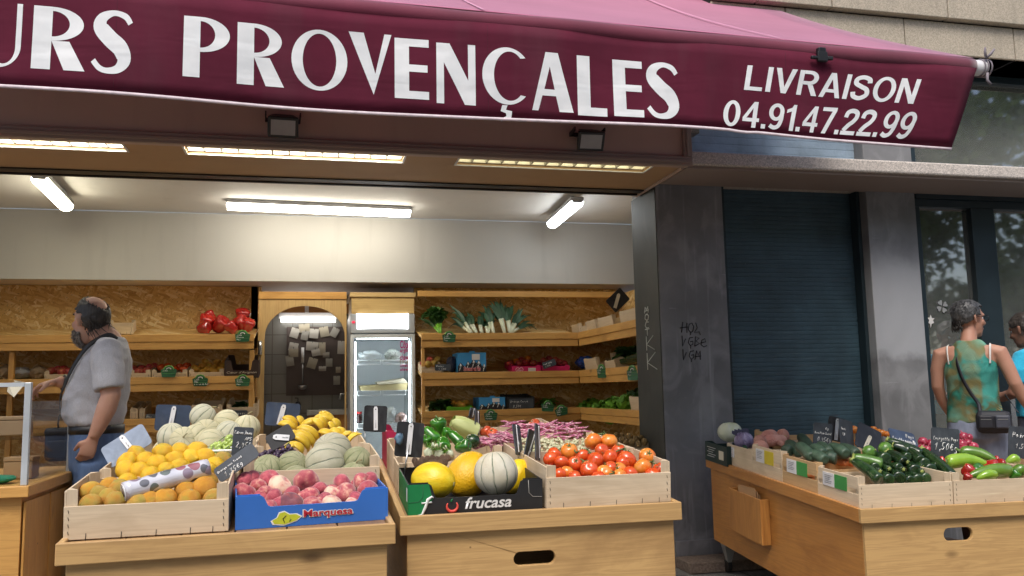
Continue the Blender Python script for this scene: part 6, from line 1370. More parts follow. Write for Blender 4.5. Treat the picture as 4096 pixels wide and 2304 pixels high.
# ---------------------------------------------------------------- shelving along the back
z1, z4, z3 = crop(0, 1100, 1100, 2571), crop(1600, 1150, 2640, 2512), crop(1000, 1100, 1700, 1449)
TIER = [(.905, .963, 1.02), (1.241, 1.30, 1.36), (1.588, 1.652, 1.715)]
YS = 7.6; TL = .20
def curly_head(nm, pos, r, mat, lab, cat, n, sd, group):
    q = random.Random(sd); b = MB()
    for i in range(n):
        a = q.uniform(0, 6.28); el = q.uniform(-.05, 1.4); d = V((math.cos(a)*math.cos(el), math.sin(a)*math.cos(el), math.sin(el)*.7)); c = pos+d*r*q.uniform(.6, 1.0)
        s = d.cross(V((q.gauss(0, 1), q.gauss(0, 1), q.gauss(0, 1)))).normalized(); u = (s.cross(d)+d*q.uniform(.2, .9)).normalized(); L = r*q.uniform(.25, .42); ph = q.uniform(0, 6)
        b.rings([[c+u*L*(j/3-.3)+s*L*.9*k*(1-.2*abs(j-2))+d*L*.28*math.sin(3.2*k*3+ph+j)*(j/3) for k in (-1, -.66, -.33, 0, .33, .66, 1)] for j in range(4)], closed=False, cap=False)
    b.ball(pos, r*.62, 10)
    return tag(b.obj(nm, mat, recalc=False), lab, cat, group)
def shelf_run(t, x0, x1, lab=''):
    for k, (a, m, c) in enumerate(TIER):
        b = MB(); b.box(x0, x1, YS, YS+.022, m+.001, c); b.obj('shelf_edge', W['pinex'], t, bevel=.003)
        b = MB(); b.box(x0, x1, YS+.006, YS+.026, a, m-.001); b.obj('shelf_edge', W['pinex'], t, bevel=.003)
        b = MB(); b.hexa([(x0, YS+.0265, c-.040), (x1, YS+.0265, c-.040), (x1, 8.21, c-.04+TL*.58), (x0, 8.21, c-.04+TL*.58), (x0, YS+.0265, c-.025), (x1, YS+.0265, c-.025), (x1, 8.21, c-.025+TL*.58), (x0, 8.21, c-.025+TL*.58)])
        b.obj('shelf_board', W['osb'], t)
def shz(k, y): return TIER[k][2]-.024+TL*(y-YS-.026)
t = thing('shelving', (-1.9, 7.9, .02), label='three-tier pine shelving along the chipboard back wall behind the balding man', cat='shelves')
shelf_run(t, -4.2, -.49)
for x in (-4.15, -2.4, -.53):
    b = MB(); b.box(x, x+.04, 7.66, 7.70, .02, 1.58); b.obj('post', W['pinez'], t, bevel=.003)
b = MB(); b.hexa([(-.515, 7.7, 1.03), (-.49, 7.7, 1.03), (-.49, 8.2, 1.03), (-.515, 8.2, 1.03), (-.515, 8.16, 1.62), (-.49, 8.16, 1.62), (-.49, 8.2, 1.62), (-.515, 8.2, 1.62)]); b.obj('end_brace', W['pinez'], t)
t = thing('shelving', (1.6, 7.9, .02), label='three-tier pine corner shelving between the fridge and the dark jamb', cat='shelves')
XW = 2.42
shelf_run(t, .95, XW)
for k, (a, m, c) in enumerate(TIER):
    b = MB(); b.box(XW, XW+.022, 5.98, YS-.0005, m+.001, c); b.obj('shelf_edge', W['piney'], t, bevel=.003)
    b = MB(); b.box(XW+.006, XW+.026, 5.98, YS-.0005, a, m-.001); b.obj('shelf_edge', W['piney'], t, bevel=.003)
    b = MB(); b.hexa([(XW+.0265, 5.98, c-.04), (3.01, 5.98, c+.075), (3.01, 8.2, c+.075), (XW+.0265, 8.2, c-.04), (XW+.0265, 5.98, c-.026), (3.01, 5.98, c+.089), (3.01, 8.2, c+.089), (XW+.0265, 8.2, c-.026)]); b.obj('shelf_board', W['osb'], t)
b = MB(); b.box(.95, 3.0, 7.86, 7.9, 2.075, 2.132); b.obj('top_rail', W['pinex'], t, bevel=.003)
b = MB(); b.box(.955, .985, 7.64, 7.68, .02, 1.58); b.obj('post', W['pinez'], t, bevel=.003)
def wsh(k, x): return TIER[k][2]-.025+.197*(x-XW-.026)

# wooden arch front of the kitchen nook
t = thing('arch_partition', (-.08, 7.88, .02), label='pine partition with a round-topped opening into the little kitchen', cat='partition')
x0, x1, xa, xb = -.47, .30, -.415, .285; zs, za = 1.71, 1.985
arc = [(xa, .02), (xa, zs)]+[((xa+xb)/2+(xb-xa)/2*math.cos(a), zs+(za-zs)*math.sin(a)) for a in [PI-PI*i/24 for i in range(1, 24)]]+[(xb, zs), (xb, .02)]
b = MB(); plate(b, [(x0, .02)]+[(x0, 2.045), (x1, 2.045), (x1, .02)]+arc[::-1], [], .022)
for v in b.bm.verts: v.co.y += 7.86
b.obj('arch_panel', wood('arch_pine', (.54, .36, .15), (.32, .16, .05), 2, .5), t)
b = MB(); b.box(x0, x1, 7.85, 7.878, 2.046, 2.112); b.obj('header', W['pinex'], t, bevel=.002)
b = MB(); b.rings([[(x-.003*0, 7.859+.024*k, z-.0) for x, z in arc] for k in range(2)], closed=False, cap=False); b.obj('arch_edge', plain('pale_edge', (.42, .33, .22), .5), t, recalc=False)
b = MB(); b.tube([(-.452, 7.85, 1.55), (-.452, 7.85, 1.67)], .018, 10); b.obj('hinge', W['metal'], t)
# inside the nook
y9 = 8.98
t = thing('pegboard', (0, y9, 1.5), label='dark brown pegboard hung with paper slips inside the arch', cat='pegboard')
pg = NT('pegboard_brown'); c_ = pg.coord(); v_ = pg.vor(c_, 40, rnd=0); pegm = pg.pbr(pg.ramp(v_, [(.10, (.01, .008, .007)), (.14, (.10, .078, .072))]), .6)
P0, P1 = ony(z3(305, 430), y9), ony(z3(800, 990), y9)
b = MB(); b.box(P0.x, P1.x+.04, y9-.012, y9, P1.z, P0.z); b.obj('panel', pegm, t)
NOTES = [(370, 480, 70, 85, .3), (450, 440, 90, 70, -.1), (455, 500, 60, 80, .2), (530, 485, 75, 80, .1), (615, 470, 75, 85, -.2), (700, 475, 60, 80, .5), (360, 595, 75, 70, .2), (360, 640, 80, 80, 0), (330, 710, 65, 90, -.15), (515, 590, 100, 75, .1), (598, 612, 55, 110, 0), (630, 660, 55, 45, 0), (755, 600, 60, 110, .05), (515, 730, 75, 90, .3), (655, 725, 55, 70, 0), (600, 775, 60, 40, 0), (730, 785, 40, 50, 0), (718, 872, 55, 75, 0), (545, 640, 70, 60, -.2)]
NOTEM = [plain('slip_white', (.50, .48, .43), .8, .1), plain('slip_cream', (.42, .38, .29), .8, .1), plain('slip_grey', (.36, .35, .31), .8, .1)]
for i, (x, y, w, h, a) in enumerate(NOTES):
    c = ony(z3(x, y), y9-.02-.002*(i % 4)); kx = .000483*8.98*.97*.25*4/.9735/849.3*1000*.25 if False else (ony(z3(x+50, y), y9).x-ony(z3(x-50, y), y9).x)/100
    b = MB(); m = Matrix.Translation(c) @ Matrix.Rotation(a, 4, 'Y'); W2, H2 = w*kx/2, h*kx/2
    r = [[m @ V((-W2+2*W2*u, -.006*math.sin(PI*v)-.004*u, -H2+2*H2*v)) for u in (0, .5, 1)] for v in (0, .33, .66, 1)]
    b.rings(r, closed=False, cap=False); n = b.obj('paper_slip', NOTEM[i % 3], t, recalc=False)
    b = MB(); q = m @ V((0, -.012, H2*.8)); b.tube([q, q+V((.002, -.004, .02))], .002, 4); b.obj('hook', W['black'], n)
q = ony(z3(437, 600), y9-.03); e = ony(z3(435, 925), y9-.03)
t = thing('ladle', q, label='steel ladle with a pale handle hanging on the pegboard', cat='ladle')
b = MB(); b.tube([q, q+V((0, 0, -.16))], [.016, .014], 8); b.obj('handle', W['wplast'], t)
b = MB(); b.tube([q+V((0, 0, -.16)), e+V((0, 0, .03))], .006, 6); b.lathe([(.012, -.03), (.035, -.018), (.045, .005), (.046, .012)], 14, Matrix.Translation(e)); b.obj('bowl', W['metal'], t)
a, c = ony(z3(255, 372), 8.85), ony(z3(708, 372), 8.85)
t = thing('strip_light', (a+c)/2, label='lit strip light over the pegboard inside the arch', cat='strip light')
b = MB(); b.tube([a, c], .022, 10); b.obj('tube', emit('nook_tube', (1, .95, .88), 5), t)
b = MB(); b.box(a.x-.02, c.x+.02, 8.86, 8.90, a.z+.018, a.z+.075); b.obj('housing', W['wplast'], t)
t = thing('beam_rail', ony(z3(460, 330), 8.8), label='orange pine rail with a white bracket above the strip light', cat='rail')
b = MB(); b.box(-.5, .8, 8.91, 8.97, a.z+.07, a.z+.17); b.obj('rail', W['orangex'], t)
b = MB(); q = ony(z3(470, 300), 8.85); b.box(q.x-.02, q.x+.02, 8.89, 8.905, q.z-.09, q.z+.10); b.obj('bracket', W['wplast'], t)
t = thing('sink_tap', ony(z3(775, 1030), 8.8), label='dark mixer tap above the sink in the nook corner', cat='tap')
q = ony(z3(775, 1030), 8.8); b = MB(); b.tube([q+V((.03, .1, -.04)), q+V((.03, 0, -.04)), q+V((.03, -.02, .06)), q+V((-.03, -.05, .05)), q+V((-.04, -.05, .0))], .012, 8); b.obj('spout', W['metal'], t); b = MB(); b.box(q.x+.02, q.x+.06, 8.72, 8.80, q.z+.062, q.z+.075); b.obj('lever', W['metal'], t)
t = thing('sink_unit', (.2, 8.75, .02), label='pale sink unit at the back of the kitchen nook', cat='sink'); b = MB(); q = ony(z3(480, 1120), 8.5)
b.box(-.05, .62, 8.5, 8.98, q.z-.05, q.z); b.obj('basin', plain('grey_ceramic', (.38, .38, .35), .3), t, bevel=.006); b = MB(); b.box(-.04, .61, 8.53, 8.98, .02, q.z-.052); b.obj('cabinet', W['orangez'], t)
t = thing('soap_bottle', ony(z3(397, 1060), 8.7), label='small dark pump bottle by the sink', cat='bottle'); q = ony(z3(397, 1070), 8.7); b = MB(); b.lathe([(.025, -.06), (.028, 0), (.022, .02), (.008, .03)], 12, Matrix.Translation(q)); b.obj('flask', W['black'], t); b = MB(); b.tube([q+V((0, 0, .03)), q+V((0, 0, .06)), q+V((-.03, 0, .062))], .005, 6); b.obj('pump', W['black'], t)

# ---------------------------------------------------------------- display fridge with its wooden box
FX0, FX1, FY, FZ = .335, .925, 7.9, 1.915
t = thing('display_fridge', (.63, 8.2, .02), label='grey glass-door drinks fridge with a blank lit sign, beside the arch', cat='fridge')
gm = plain('fridge_grey', (.42, .44, .46), .4, .05)
b = MB()
b.box(FX0, FX0+.03, FY, 8.55, .02, FZ); b.box(FX1-.03, FX1, FY, 8.55, .02, FZ); b.box(FX0+.0305, FX1-.0305, 8.5, 8.55, .02, FZ); b.box(FX0+.0305, FX1-.0305, FY, 8.499, .02, .16)
b.obj('body', gm, t, bevel=.004)
inn = plain('fridge_liner', (.62, .66, .68), .5, .04)
b = MB(); b.box(FX0+.031, FX0+.04, FY+.03, 8.49, .165, 1.70); b.box(FX1-.04, FX1-.031, FY+.03, 8.49, .165, 1.70); b.box(FX0+.0405, FX1-.0405, 8.48, 8.499, .165, 1.70); b.box(FX0+.031, FX1-.031, FY+.03, 8.499, 1.701, 1.72); b.obj('liner', inn, t)
b = MB(); b.box(FX0+.001, FX1-.001, FY-.035, FY+.02, 1.735, FZ-.001); hd = b.obj('header', gm, t, bevel=.006)
q0, q1 = ony(z3(885, 318), FY-.04), ony(z3(1312, 446), FY-.04)
n = 12; top = [(q0.x+(q1.x-q0.x)*i/n, q0.z-.006*math.sin(PI*i/n)) for i in range(n+1)]; bot = [(q1.x-(q1.x-q0.x)*i/n, q1.z+.006*math.sin(PI*i/n)) for i in range(n+1)]
b = MB(); b.prism(top+bot, .004, Matrix.Translation((0, FY-.0405, 0))); b.obj('sign_panel', emit('lit_sign_panel', (.97, .98, 1), 3.4), hd)
b = MB(); q = ony(z3(857, 390), FY-.036); b.box(q.x-.012, q.x+.012, FY-.042, FY-.0352, q.z-.008, q.z+.008); b.obj('switch', emit('red_switch', (1, .03, .06), 1.2), hd)
b = MB(); fw = .030; za_, zb_ = .17, 1.725
b.box(FX0, FX0+fw, FY-.03, FY-.001, za_, zb_); b.box(FX1-fw, FX1, FY-.03, FY-.001, za_, zb_); b.box(FX0+fw, FX1-fw, FY-.03, FY-.001, zb_-.035, zb_); b.box(FX0+fw, FX1-fw, FY-.03, FY-.001, za_, za_+.04)
dr = b.obj('door', plain('door_profile', (.66, .68, .69), .4), t, bevel=.004)
b = MB(); b.box(FX0+fw, FX1-fw, FY-.018, FY-.012, za_+.04, zb_-.035); b.obj('glass', W['cglass'], dr)
LED = emit('fridge_led', (.86, .95, 1), 14)
for x in (FX0+.045, FX1-.05):
    b = MB(); b.box(x, x+.008, FY+.035, FY+.043, .25, 1.66); b.obj('led_strip', LED, t)
b = MB(); b.box(FX0+.06, FX1-.06, FY+.05, FY+.06, 1.685, 1.695); b.obj('led_strip', LED, t)
PK = plain('magenta_print', (.50, .02, .16), .5)
for s, za2, h in (('Côté', 570, 78), ('argile', 625, 52), ('chave', 678, 56), ('1918', 718, 36), ('commerce', 750, 28), ('adhérent', 780, 30)):
    q = ony(z3(1242, za2+h/2), FY-.0185); w = (ony(z3(1315, za2), FY).x-q.x); hh = h*.000483*1.1*7.9*.25*4/4*1.0
    hh = ony(z3(1242, za2-h/2), FY).z - ony(z3(1242, za2+h/2), FY).z
    flat_text(s, q, V((1, 0, 0)), V((0, 0, 1)), w, hh*.85, PK if s != '1918' else plain('buff_print', (.45, .36, .28), .6), dr, 'sticker', .0006, .03)
wire = plain('white_wire', (.75, .77, .78), .4)
SHF = [ony(z3(980, 705), FY+.06).z, ony(z3(980, 960), FY+.06).z, ony(z3(980, 1230), FY+.06).z, .45]
for z in SHF:
    b = MB()
    for k in range(12): y = FY+.07+.035*k; b.tube([(FX0+.045, y, z), (FX1-.045, y, z)], .002, 4)
    for x in (FX0+.07, FX0+.30): b.tube([(x, FY+.06, z-.0), (x, FY+.06, z-.04), (x+.21, FY+.06, z-.04), (x+.21, FY+.06, z)], .0045, 6)
    b.obj('wire_shelf', wire, t)
clear = plain('clear_bag', (.66, .70, .70), .25, .1, Alpha=.55)
def crumple(nm, c, r, mat, lab, cat='bag', sd=1):
    b = MB(); b.ball(c, r, 18)
    for v in b.bm.verts:
        d = v.co-c; v.co += V((mnoise.noise(v.co*28+V((sd, 0, 0))), mnoise.noise(v.co*30+V((0, sd, 5))), mnoise.noise(v.co*26+V((9, 0, sd)))))*.35*min(r)
    for f in b.bm.faces: f.smooth = sd % 2 == 0
    return tag(b.obj(nm, mat), lab, cat)
crumple('salad_bag', V((.52, 8.05, SHF[0]+.045)), V((.11, .1, .045)), clear, 'clear bag of salad on the top fridge shelf', sd=2)
crumple('salad_bag', V((.74, 8.08, SHF[0]+.05)), V((.08, .1, .05)), plain('mixed_leaf_bag', (.36, .38, .34), .3, .5, 60), 'crinkled bag with mixed leaves at the end of the top fridge shelf', sd=4)
crumple('salad_bag', V((.70, 8.0, SHF[2]+.07)), V((.07, .08, .075)), clear, 'tall crinkled clear bag in the lower part of the fridge', sd=6)
crumple('meat_bag', V((.80, 8.0, SHF[2]+.04)), V((.06, .08, .05)), plain('pinkish_bag', (.50, .36, .34), .3, .4, 50), 'bag with pinkish contents low in the fridge', sd=8)
q = wmat(t)
tt = thing('cardboard_tray', (.64, 8.1, SHF[1]+.003), label='long yellowish cardboard tray on the middle fridge shelf', cat='tray')
b = MB(); b.hexa([(.44, 8.02, SHF[1]+.003), (.86, 8.02, SHF[1]+.003), (.86, 8.3, SHF[1]+.003), (.44, 8.3, SHF[1]+.003), (.43, 8.0, SHF[1]+.045), (.87, 8.0, SHF[1]+.065), (.87, 8.32, SHF[1]+.075), (.43, 8.32, SHF[1]+.055)]); b.obj('tray', plain('yellow_card', (.56, .47, .24), .7), tt)
b = MB(); b.hexa([(.60, 8.0, SHF[1]+.056), (.87, 8.0, SHF[1]+.069), (.87, 8.3, SHF[1]+.079), (.60, 8.3, SHF[1]+.066), (.58, 8.02, SHF[1]+.075), (.84, 8.02, SHF[1]+.11), (.84, 8.3, SHF[1]+.12), (.58, 8.3, SHF[1]+.085)]); b.obj('lid', plain('pale_card', (.60, .55, .42), .7), tt)
tt = thing('jar', (.42, 8.02, SHF[2]+.003), label='dark jar with a red lid at the bottom of the fridge', cat='jar'); b = MB(); b.lathe([(.03, 0), (.032, .02), (.032, .07), (.026, .085)], 14, Matrix.Translation((.42, 8.02, SHF[2]+.003))); b.obj('glass', plain('dark_preserve', (.04, .02, .02), .2), tt); b = MB(); b.lathe([(.03, .0855), (.03, .105)], 14, Matrix.Translation((.42, 8.02, SHF[2]+.003))); b.obj('lid', plain('red_lid', (.5, .03, .03), .4), tt)
t = thing('box_cover', (.63, 8.1, FZ), label='pale pine box closing the gap between the fridge top and the ceiling', cat='box')
b = MB(); b.box(FX0+.01, FX1-.005, FY-.02, 8.5, FZ+.002, 2.07); b.obj('panel', wood('pale_pine', (.58, .40, .16), (.34, .18, .05), 0, .5), t, bevel=.003)
b = MB(); b.box(FX0-.005, FX1+.01, FY-.035, 8.5, 2.071, 2.112); b.obj('top_trim', wood('pale_pine_trim', (.60, .42, .18), (.34, .18, .05), 0, .5), t, bevel=.003)

# ---------------------------------------------------------------- goods on the shelves
def price_tag(cv, p, y, lines, label, w=.125, tilt=0, rx=0):
    c = ony(cv(*p), y); t = thing('basket_tag', c, (0, tilt, rx), label, 'price tag', 'green basket price tags on the shelves')
    h = w*.72; pts = [(-w*.36, -h/2), (w*.36, -h/2), (w*.42, -h*.46), (w/2, h*.16), (w*.5, h*.2)]
    pts += [(w*.32*math.cos(a), h*.2+h*.38*math.sin(a)) for a in [PI*i/12 for i in range(1, 12)]]+[(-w*.5, h*.2), (-w/2, h*.16), (-w*.42, -h*.46)]
    b = MB(); b.prism(pts, .004); b.obj('plaque', W['tag'], t, world=False)
    b = MB(); b.tube([(w*.30*math.cos(a), -.002, h*.2+h*.35*math.sin(a)) for a in [PI*i/10 for i in range(11)]], [.004+.003*(i % 2) for i in range(11)], 5)
    for z in (.06, -.16): b.tube([(-w*.44, -.001, h*z), (w*.44, -.001, h*z)], .0012, 4)
    b.obj('print', W['taglt'], t, world=False)
    b = MB(); b.tube([(w*.14*math.cos(a), -.0015, h*.22+h*.14*math.sin(a)) for a in [PI*i/8 for i in range(9)]], .004, 5); b.obj('emblem', W['paper'], t, world=False)
    for s, z in zip(lines, (.04, -.14, -.36)):
        ln, ww = hand(s, h*.13, .15); strokes(ln, V((-w*.38, 0, h*z)), V((1, 0, 0)), V((0, 0, 1)), .0015, W['chalk'], 'chalk_writing', t, V((0, -.002, 0)), False)
    return t
price_tag(z1, (2268, 575), 7.585, ('3,50€', 'Poivron', 'Pays'), 'green basket tag with a three-fifty price below the red peppers')
price_tag(z1, (1577, 905), 7.585, ('3,95€', '', ''), 'green basket tag with a white clip before the nectarines')
price_tag(z1, (1872, 990), 7.585, ('3,25€', 'Clem', 'Afrique du Sud'), 'green basket tag below the small oranges')
price_tag(z1, (2268, 990), 7.585, ('6,95€', 'Tomate', 'Pays'), 'green basket tag below the dark brown tomato box')
price_tag(z4, (475, 480), 7.585, ('1,95€', 'Poireau', 'Pays'), 'green basket tag below the celery')
price_tag(z4, (877, 1235), 7.585, ('3,95€', 'Citrons', 'Espagne'), 'green basket tag below the lower mountain box')
price_tag(z4, (1428, 1150), 7.57, ('2,95€', 'Salade', ''), 'pale green basket tag in front of the small squash', tilt=.08)
price_tag(z4, (1560, 1190), 7.56, ('1,50€', 'Céleri', 'Pays'), 'tilted green basket tag at the inner corner of the shelves', tilt=-.2)
for p, lab, x in (((1948, 812), 'green basket tag seen sideways on the wing of the shelves', XW-.015), ((2245, 830), 'green basket tag with a white clip near the jamb', XW-.015)):
    c = onx(z4(*p), x); t = price_tag(z4, p, c.y, ('1,95€', 'Pays', ''), lab, .15, .12, PI/2); t.rotation_euler = (0, 0, -PI/2+.25); t.location = c
def pile3(pts, cv, kk, y0, k, kind, rr, adj, where, anchor, rows, group, slope=.4, up=.055, cat=None):
    it = []
    for p in pts:
        pos = onp(cv(p[0], p[1]), y0, shz(k, y0)+up, slope); it.append((put(kind[0], ME[RN.choice(kind[1])], pos, rr), adj))
    name_rows(it, kind[0], cat or kind[0], group, where, anchor, rows); return it
# left, top: red peppers
for (p, r, ang), lb in zip((((1925, 440), 72, 60), ((1905, 495), 60, 10), ((2060, 465), 78, 40), ((2160, 490), 60, 130), ((2270, 385), 72, 80), ((2240, 450), 75, 20), ((2320, 470), 60, 60), ((1960, 390), 60, 120)), ('red pepper at the end of the shelf pile, towards the man', 'flat red pepper at the bottom of the shelf pile', 'long shiny red pepper in the middle of the shelf pile', 'red pepper lying behind the long shiny one', 'topmost red pepper of the shelf pile', 'big red pepper under the topmost one', 'red pepper just above its green tag', 'red pepper leaning back on the chipboard')):
    pos = onp(z1(*p), 7.72, shz(2, 7.72)+.05, .6); r0 = rad(None, pos, r*.428); o = put('pepper', ME['pepredpep'], pos, r0, aim(ang, .3)); tag(o, lb, 'pepper', 'red peppers on the top shelf')
ME['apple'] = lathe_me('apple', sph(14, .88, .2, .15), [fruit_m('apple_skin', [(.34, .02, .03), (.45, .06, .06), (.52, .22, .08)], 1.2, .3, 0, rnd=.15)], 16)
ME['mandarin'] = lathe_me('mandarin', sph(12, .85, .05, .03), [F['orange']], 16)
def low_crate(x, y, z, w, d, h, lab, rz=0, mat='crate'):
    return wood_crate(Matrix.Translation((x, y, z)) @ Matrix.Rotation(math.atan(TL), 4, 'X') @ Matrix.Rotation(rz, 4, 'Z'), w, d, h, lab, h+.02, mat=mat, group='small pale crates on the shelves')
def shx(cv, p, y=YS): return ony(cv(*p), y).x
for a, c, lb, k in ((1215, 1410, 'pale crate of apples on the middle shelf just behind the man', 1), (1422, 1752, 'pale crate of nectarines on the middle shelf beside the apples', 1), (1770, 2095, 'pale crate of small oranges on the middle shelf', 1), (420, 700, 'pale crate of red apples on the middle shelf in front of the man', 1)):
    xa_, xb_ = shx(z1, (a, 900), 7.66), shx(z1, (c, 900), 7.66); low_crate(xa_, 7.66, shz(1, 7.66)+.004, xb_-xa_, .30, .05, lb)
G_ = 'apples in the middle shelf crates'
pile3([(1250, 880), (1330, 875), (1400, 865), (1300, 905), (1380, 895), (1440, 855)], z1, .428, 7.74, 1, ('apple', ['apple']), .038, 'dark red', 'crate behind the man', 'his shirt', 2, G_)
pile3([(1510, 865), (1560, 855), (1680, 860), (1750, 850), (1620, 880), (1720, 880)], z1, .428, 7.74, 1, ('nectarine', ['tomato']), .036, 'red', 'shelf nectarine crate', 'the apples', 2, 'nectarines on the middle shelf')
pile3([(480, 895), (540, 885), (600, 880), (640, 900), (580, 905)], z1, .428, 7.74, 1, ('apple', ['apple']), .038, 'bright red', 'crate above his arm', 'the paper bags', 2, 'apples before the arm')
pile3([(1840, 880), (1890, 855), (1945, 880), (1920, 810), (1960, 845), (2030, 815), (2015, 860), (2075, 845), (2105, 815), (2060, 880), (1820, 865), (2100, 860), (1990, 890)], z1, .428, 7.74, 1, ('mandarin', ['mandarin']), .033, 'bright', 'shelf orange crate', 'the nectarines', 3, 'small oranges on the middle shelf', .55)
for i in range(8): o = put('mandarin', ME['mandarin'], V((shx(z1, (1800+35*i, 900), 7.78), 7.74+.05*(i % 3), shz(1, 7.78)+.035)), .033); tag(o, 'small orange lying deep in its crate on the middle shelf', 'mandarin', 'small oranges at the crate bottom')
brn = plain('brown_card', (.045, .024, .018), .6)
xa_, xb_ = shx(z1, (2100, 900), 7.64), shx(z1, (2420, 900), 7.64)
cz, cf = carton(Matrix.Translation((xa_, 7.64, shz(1, 7.64)+.003)) @ Matrix.Rotation(.19, 4, 'X'), xb_-xa_, .34, .15, .065, 'dark brown cardboard box lettered Coeur on the middle shelf by the arch', brn)
flat_text("Cœur d'Avignon", V((.018, -.0012, .035)), V((1, 0, 0)), V((0, 0, 1)), xb_-xa_-.036, .024, plain('cream_print', (.66, .60, .50), .6), cf, 'lettering', .001, 0, .25, world=False)
# bags and boxes seen through the case, left
for i, (p, w, h, lb) in enumerate((((60, 880), .12, .10, 'brown paper bag at the picture edge on the middle shelf'), ((190, 865), .16, .08, 'greyish paper bag beside the brown one on the middle shelf'), ((370, 880), .14, .09, 'crumpled kraft bag just before the red apples'))):
    c = ony(z1(*p), 7.78); c.z = shz(1, 7.78)+.05; crumple('paper_bag', c, V((w*.55, .08, h*.6)), plain('kraft_bag', (.30, .22, .14), .8) if i != 1 else plain('grey_bag', (.32, .33, .36), .7), lb, sd=3+2*i)
for i, (a, c, lb) in enumerate(((1220, 1292, 'small pale punnet on the bottom shelf behind the man'), (1306, 1355, 'second small pale punnet with a slate on each side'), (1790, 2080, 'tall pale crate on the bottom shelf behind the cantaloupes'), (2120, 2410, 'pale crate of green herbs on the bottom shelf by the arch'))):
    xa_, xb_ = shx(z1, (a, 1300), 7.66), shx(z1, (c, 1300), 7.66); low_crate(xa_, 7.66, shz(0, 7.66)+.004, xb_-xa_, .3, .075 if i < 2 else .09, lb)
def small_slate(cv, quad, y, lab, lines): return board(cv, quad, y, lab, 'slate', lines, group='small slates on the shelves')
small_slate(z1, ((1360, 1300), (1450, 1300), (1450, 1390), (1360, 1390)), 7.63, 'small slate beginning Har on the bottom shelf', (('Har', .1, .6, .25, .2), ('1,5', .2, .15, .25, .2)))
small_slate(z1, ((2150, 1265), (2315, 1265), (2310, 1380), (2150, 1380)), 7.63, 'small slate chalked haricots in front of the herb crate', (('Haricots', .05, .66, .2, .2), ('6,00€', .2, .2, .25, .2)))
def leaf_head(nm, pos, r, mat, lab, cat, n=46, sd=0, squash=.7, group=None, flat=False):
    q = random.Random(sd); b = MB()
    for i in range(n):
        a = q.uniform(0, 6.28); el = q.uniform(-.1, 1.3); d = V((math.cos(a)*math.cos(el), math.sin(a)*math.cos(el), math.sin(el)*squash)); s = d.cross(V((0, 0, 1))).normalized(); u = s.cross(d).normalized()
        L, w = r*q.uniform(.75, 1.1), r*q.uniform(.28, .45); rows = []
        for j in range(5):
            t_ = j/4; cc = pos + d*L*(.25+.8*t_) + u*(-.25*r*t_*t_); ww = w*math.sin(PI*(.12+.80*t_)); rows.append([cc + s*ww*k + u*(.10*r*abs(k)*(1 if t_ > .2 else 0) + .05*r*math.sin(9*k+7*t_+i)) for k in (-1, -.5, 0, .5, 1)])
        b.rings(rows, closed=False, cap=False)
    return tag(b.obj(nm, mat, recalc=False), lab, cat, group)
pos = V((shx(z1, (2250, 1240), 7.8), 7.8, shz(0, 7.8)+.06)); leaf_head('herb_bunch', pos, .085, F['leaf'], 'dark herb bunch in the bottom shelf crate by the arch', 'herbs', 40, 3)
t = low_crate(shx(z1, (985, 480), 7.8), 7.8, shz(2, 7.8)+.004, .22, .26, .07, 'empty pale crate tipped on the top shelf behind the man head', .1)
# celery and leeks, right top
def stalks(nm, base, tips, mat_s, mat_l, lab, cat, group=None, w=.020):
    t = thing(nm, base, label=lab, cat=cat, group=group)
    for k, tp in enumerate(tips):
        mid = base + (tp-base)*.4; b = MB(); b.tube([base, mid], [w*.75, w*.7], 8)
        o = b.obj('shaft', mat_s, t)
        for j in range(7):
            d = (tp-base).normalized(); sd_ = V((RN.uniform(-.5, .5), RN.uniform(-.5, .2), RN.uniform(-.3, .3)))*.16; e = tp + sd_; c = mid+(e-mid)*.5+V((0, 0, .02)); s = d.cross(V((.2, 1, 0))).normalized()
            b = MB(); dr = RN.uniform(.0, .09); rw = []
            for k2 in range(8):
                u_ = k2/7; pt = mid*(1-u_)**2+c*2*u_*(1-u_)+e*u_*u_+V((0, 0, -dr*max(0, u_-.45)**1.5*2)); ww = w*(.5+.75*math.sin(PI*min(1, u_*1.05))**.8)*(1-u_*.75); rw.append([pt-s*ww, pt+V((0, .006, -.004)), pt+s*ww*.9])
            b.rings(rw, closed=False, cap=False); b.obj('leaf', mat_l, t, recalc=False)
def P4(x, y, dep): return ony(z4(x, y), dep)
bz = shz(2, 7.66)+.02
for i, (bx_, tips, lb) in enumerate(((390, [(300, 240), (340, 210), (400, 220), (250, 300)], ''), (690, [(545, 200), (500, 300)], 'leek with a long thin leaf rising towards the celery'), (740, [(600, 260), (660, 250)], 'leek leaning over the first one'), (790, [(740, 270), (770, 270)], 'short leek in the middle of the shelf row'), (850, [(800, 300), (880, 280)], 'leek crossing before the big fan of leaves'), (905, [(860, 190), (800, 200)], 'leek with its leaves tucked behind the big fan'), (1010, [(900, 120), (960, 110), (930, 190)], 'leek of the big fan with its leaves against the chipboard'), (1060, [(1050, 160), (1130, 220), (1000, 170)], 'tallest leek fan spreading over the shelf'), (1070, [(1180, 230), (1240, 340), (1150, 300)], 'leek with its leaves drooping away from the fan'))):
    base = P4(bx_, 412, 7.66); base.z = bz
    tp = [P4(x, y, 7.95) for x, y in tips]
    if i == 0: 
        stalks('celery', base, tp, F['lettuce'], F['leaf'], 'celery bunch with dark leaves lying on the top shelf next to the fridge', 'celery', w=.016); leaf_head('celery_leaves', P4(330, 270, 7.85), .13, F['leaf'], 'dark leafy celery tops fanning over the top shelf', 'celery', 40, 9)
    else: stalks('leek', base, tp, F['leekw'], F['leekg'], lb, 'leek', 'leeks on the top shelf')
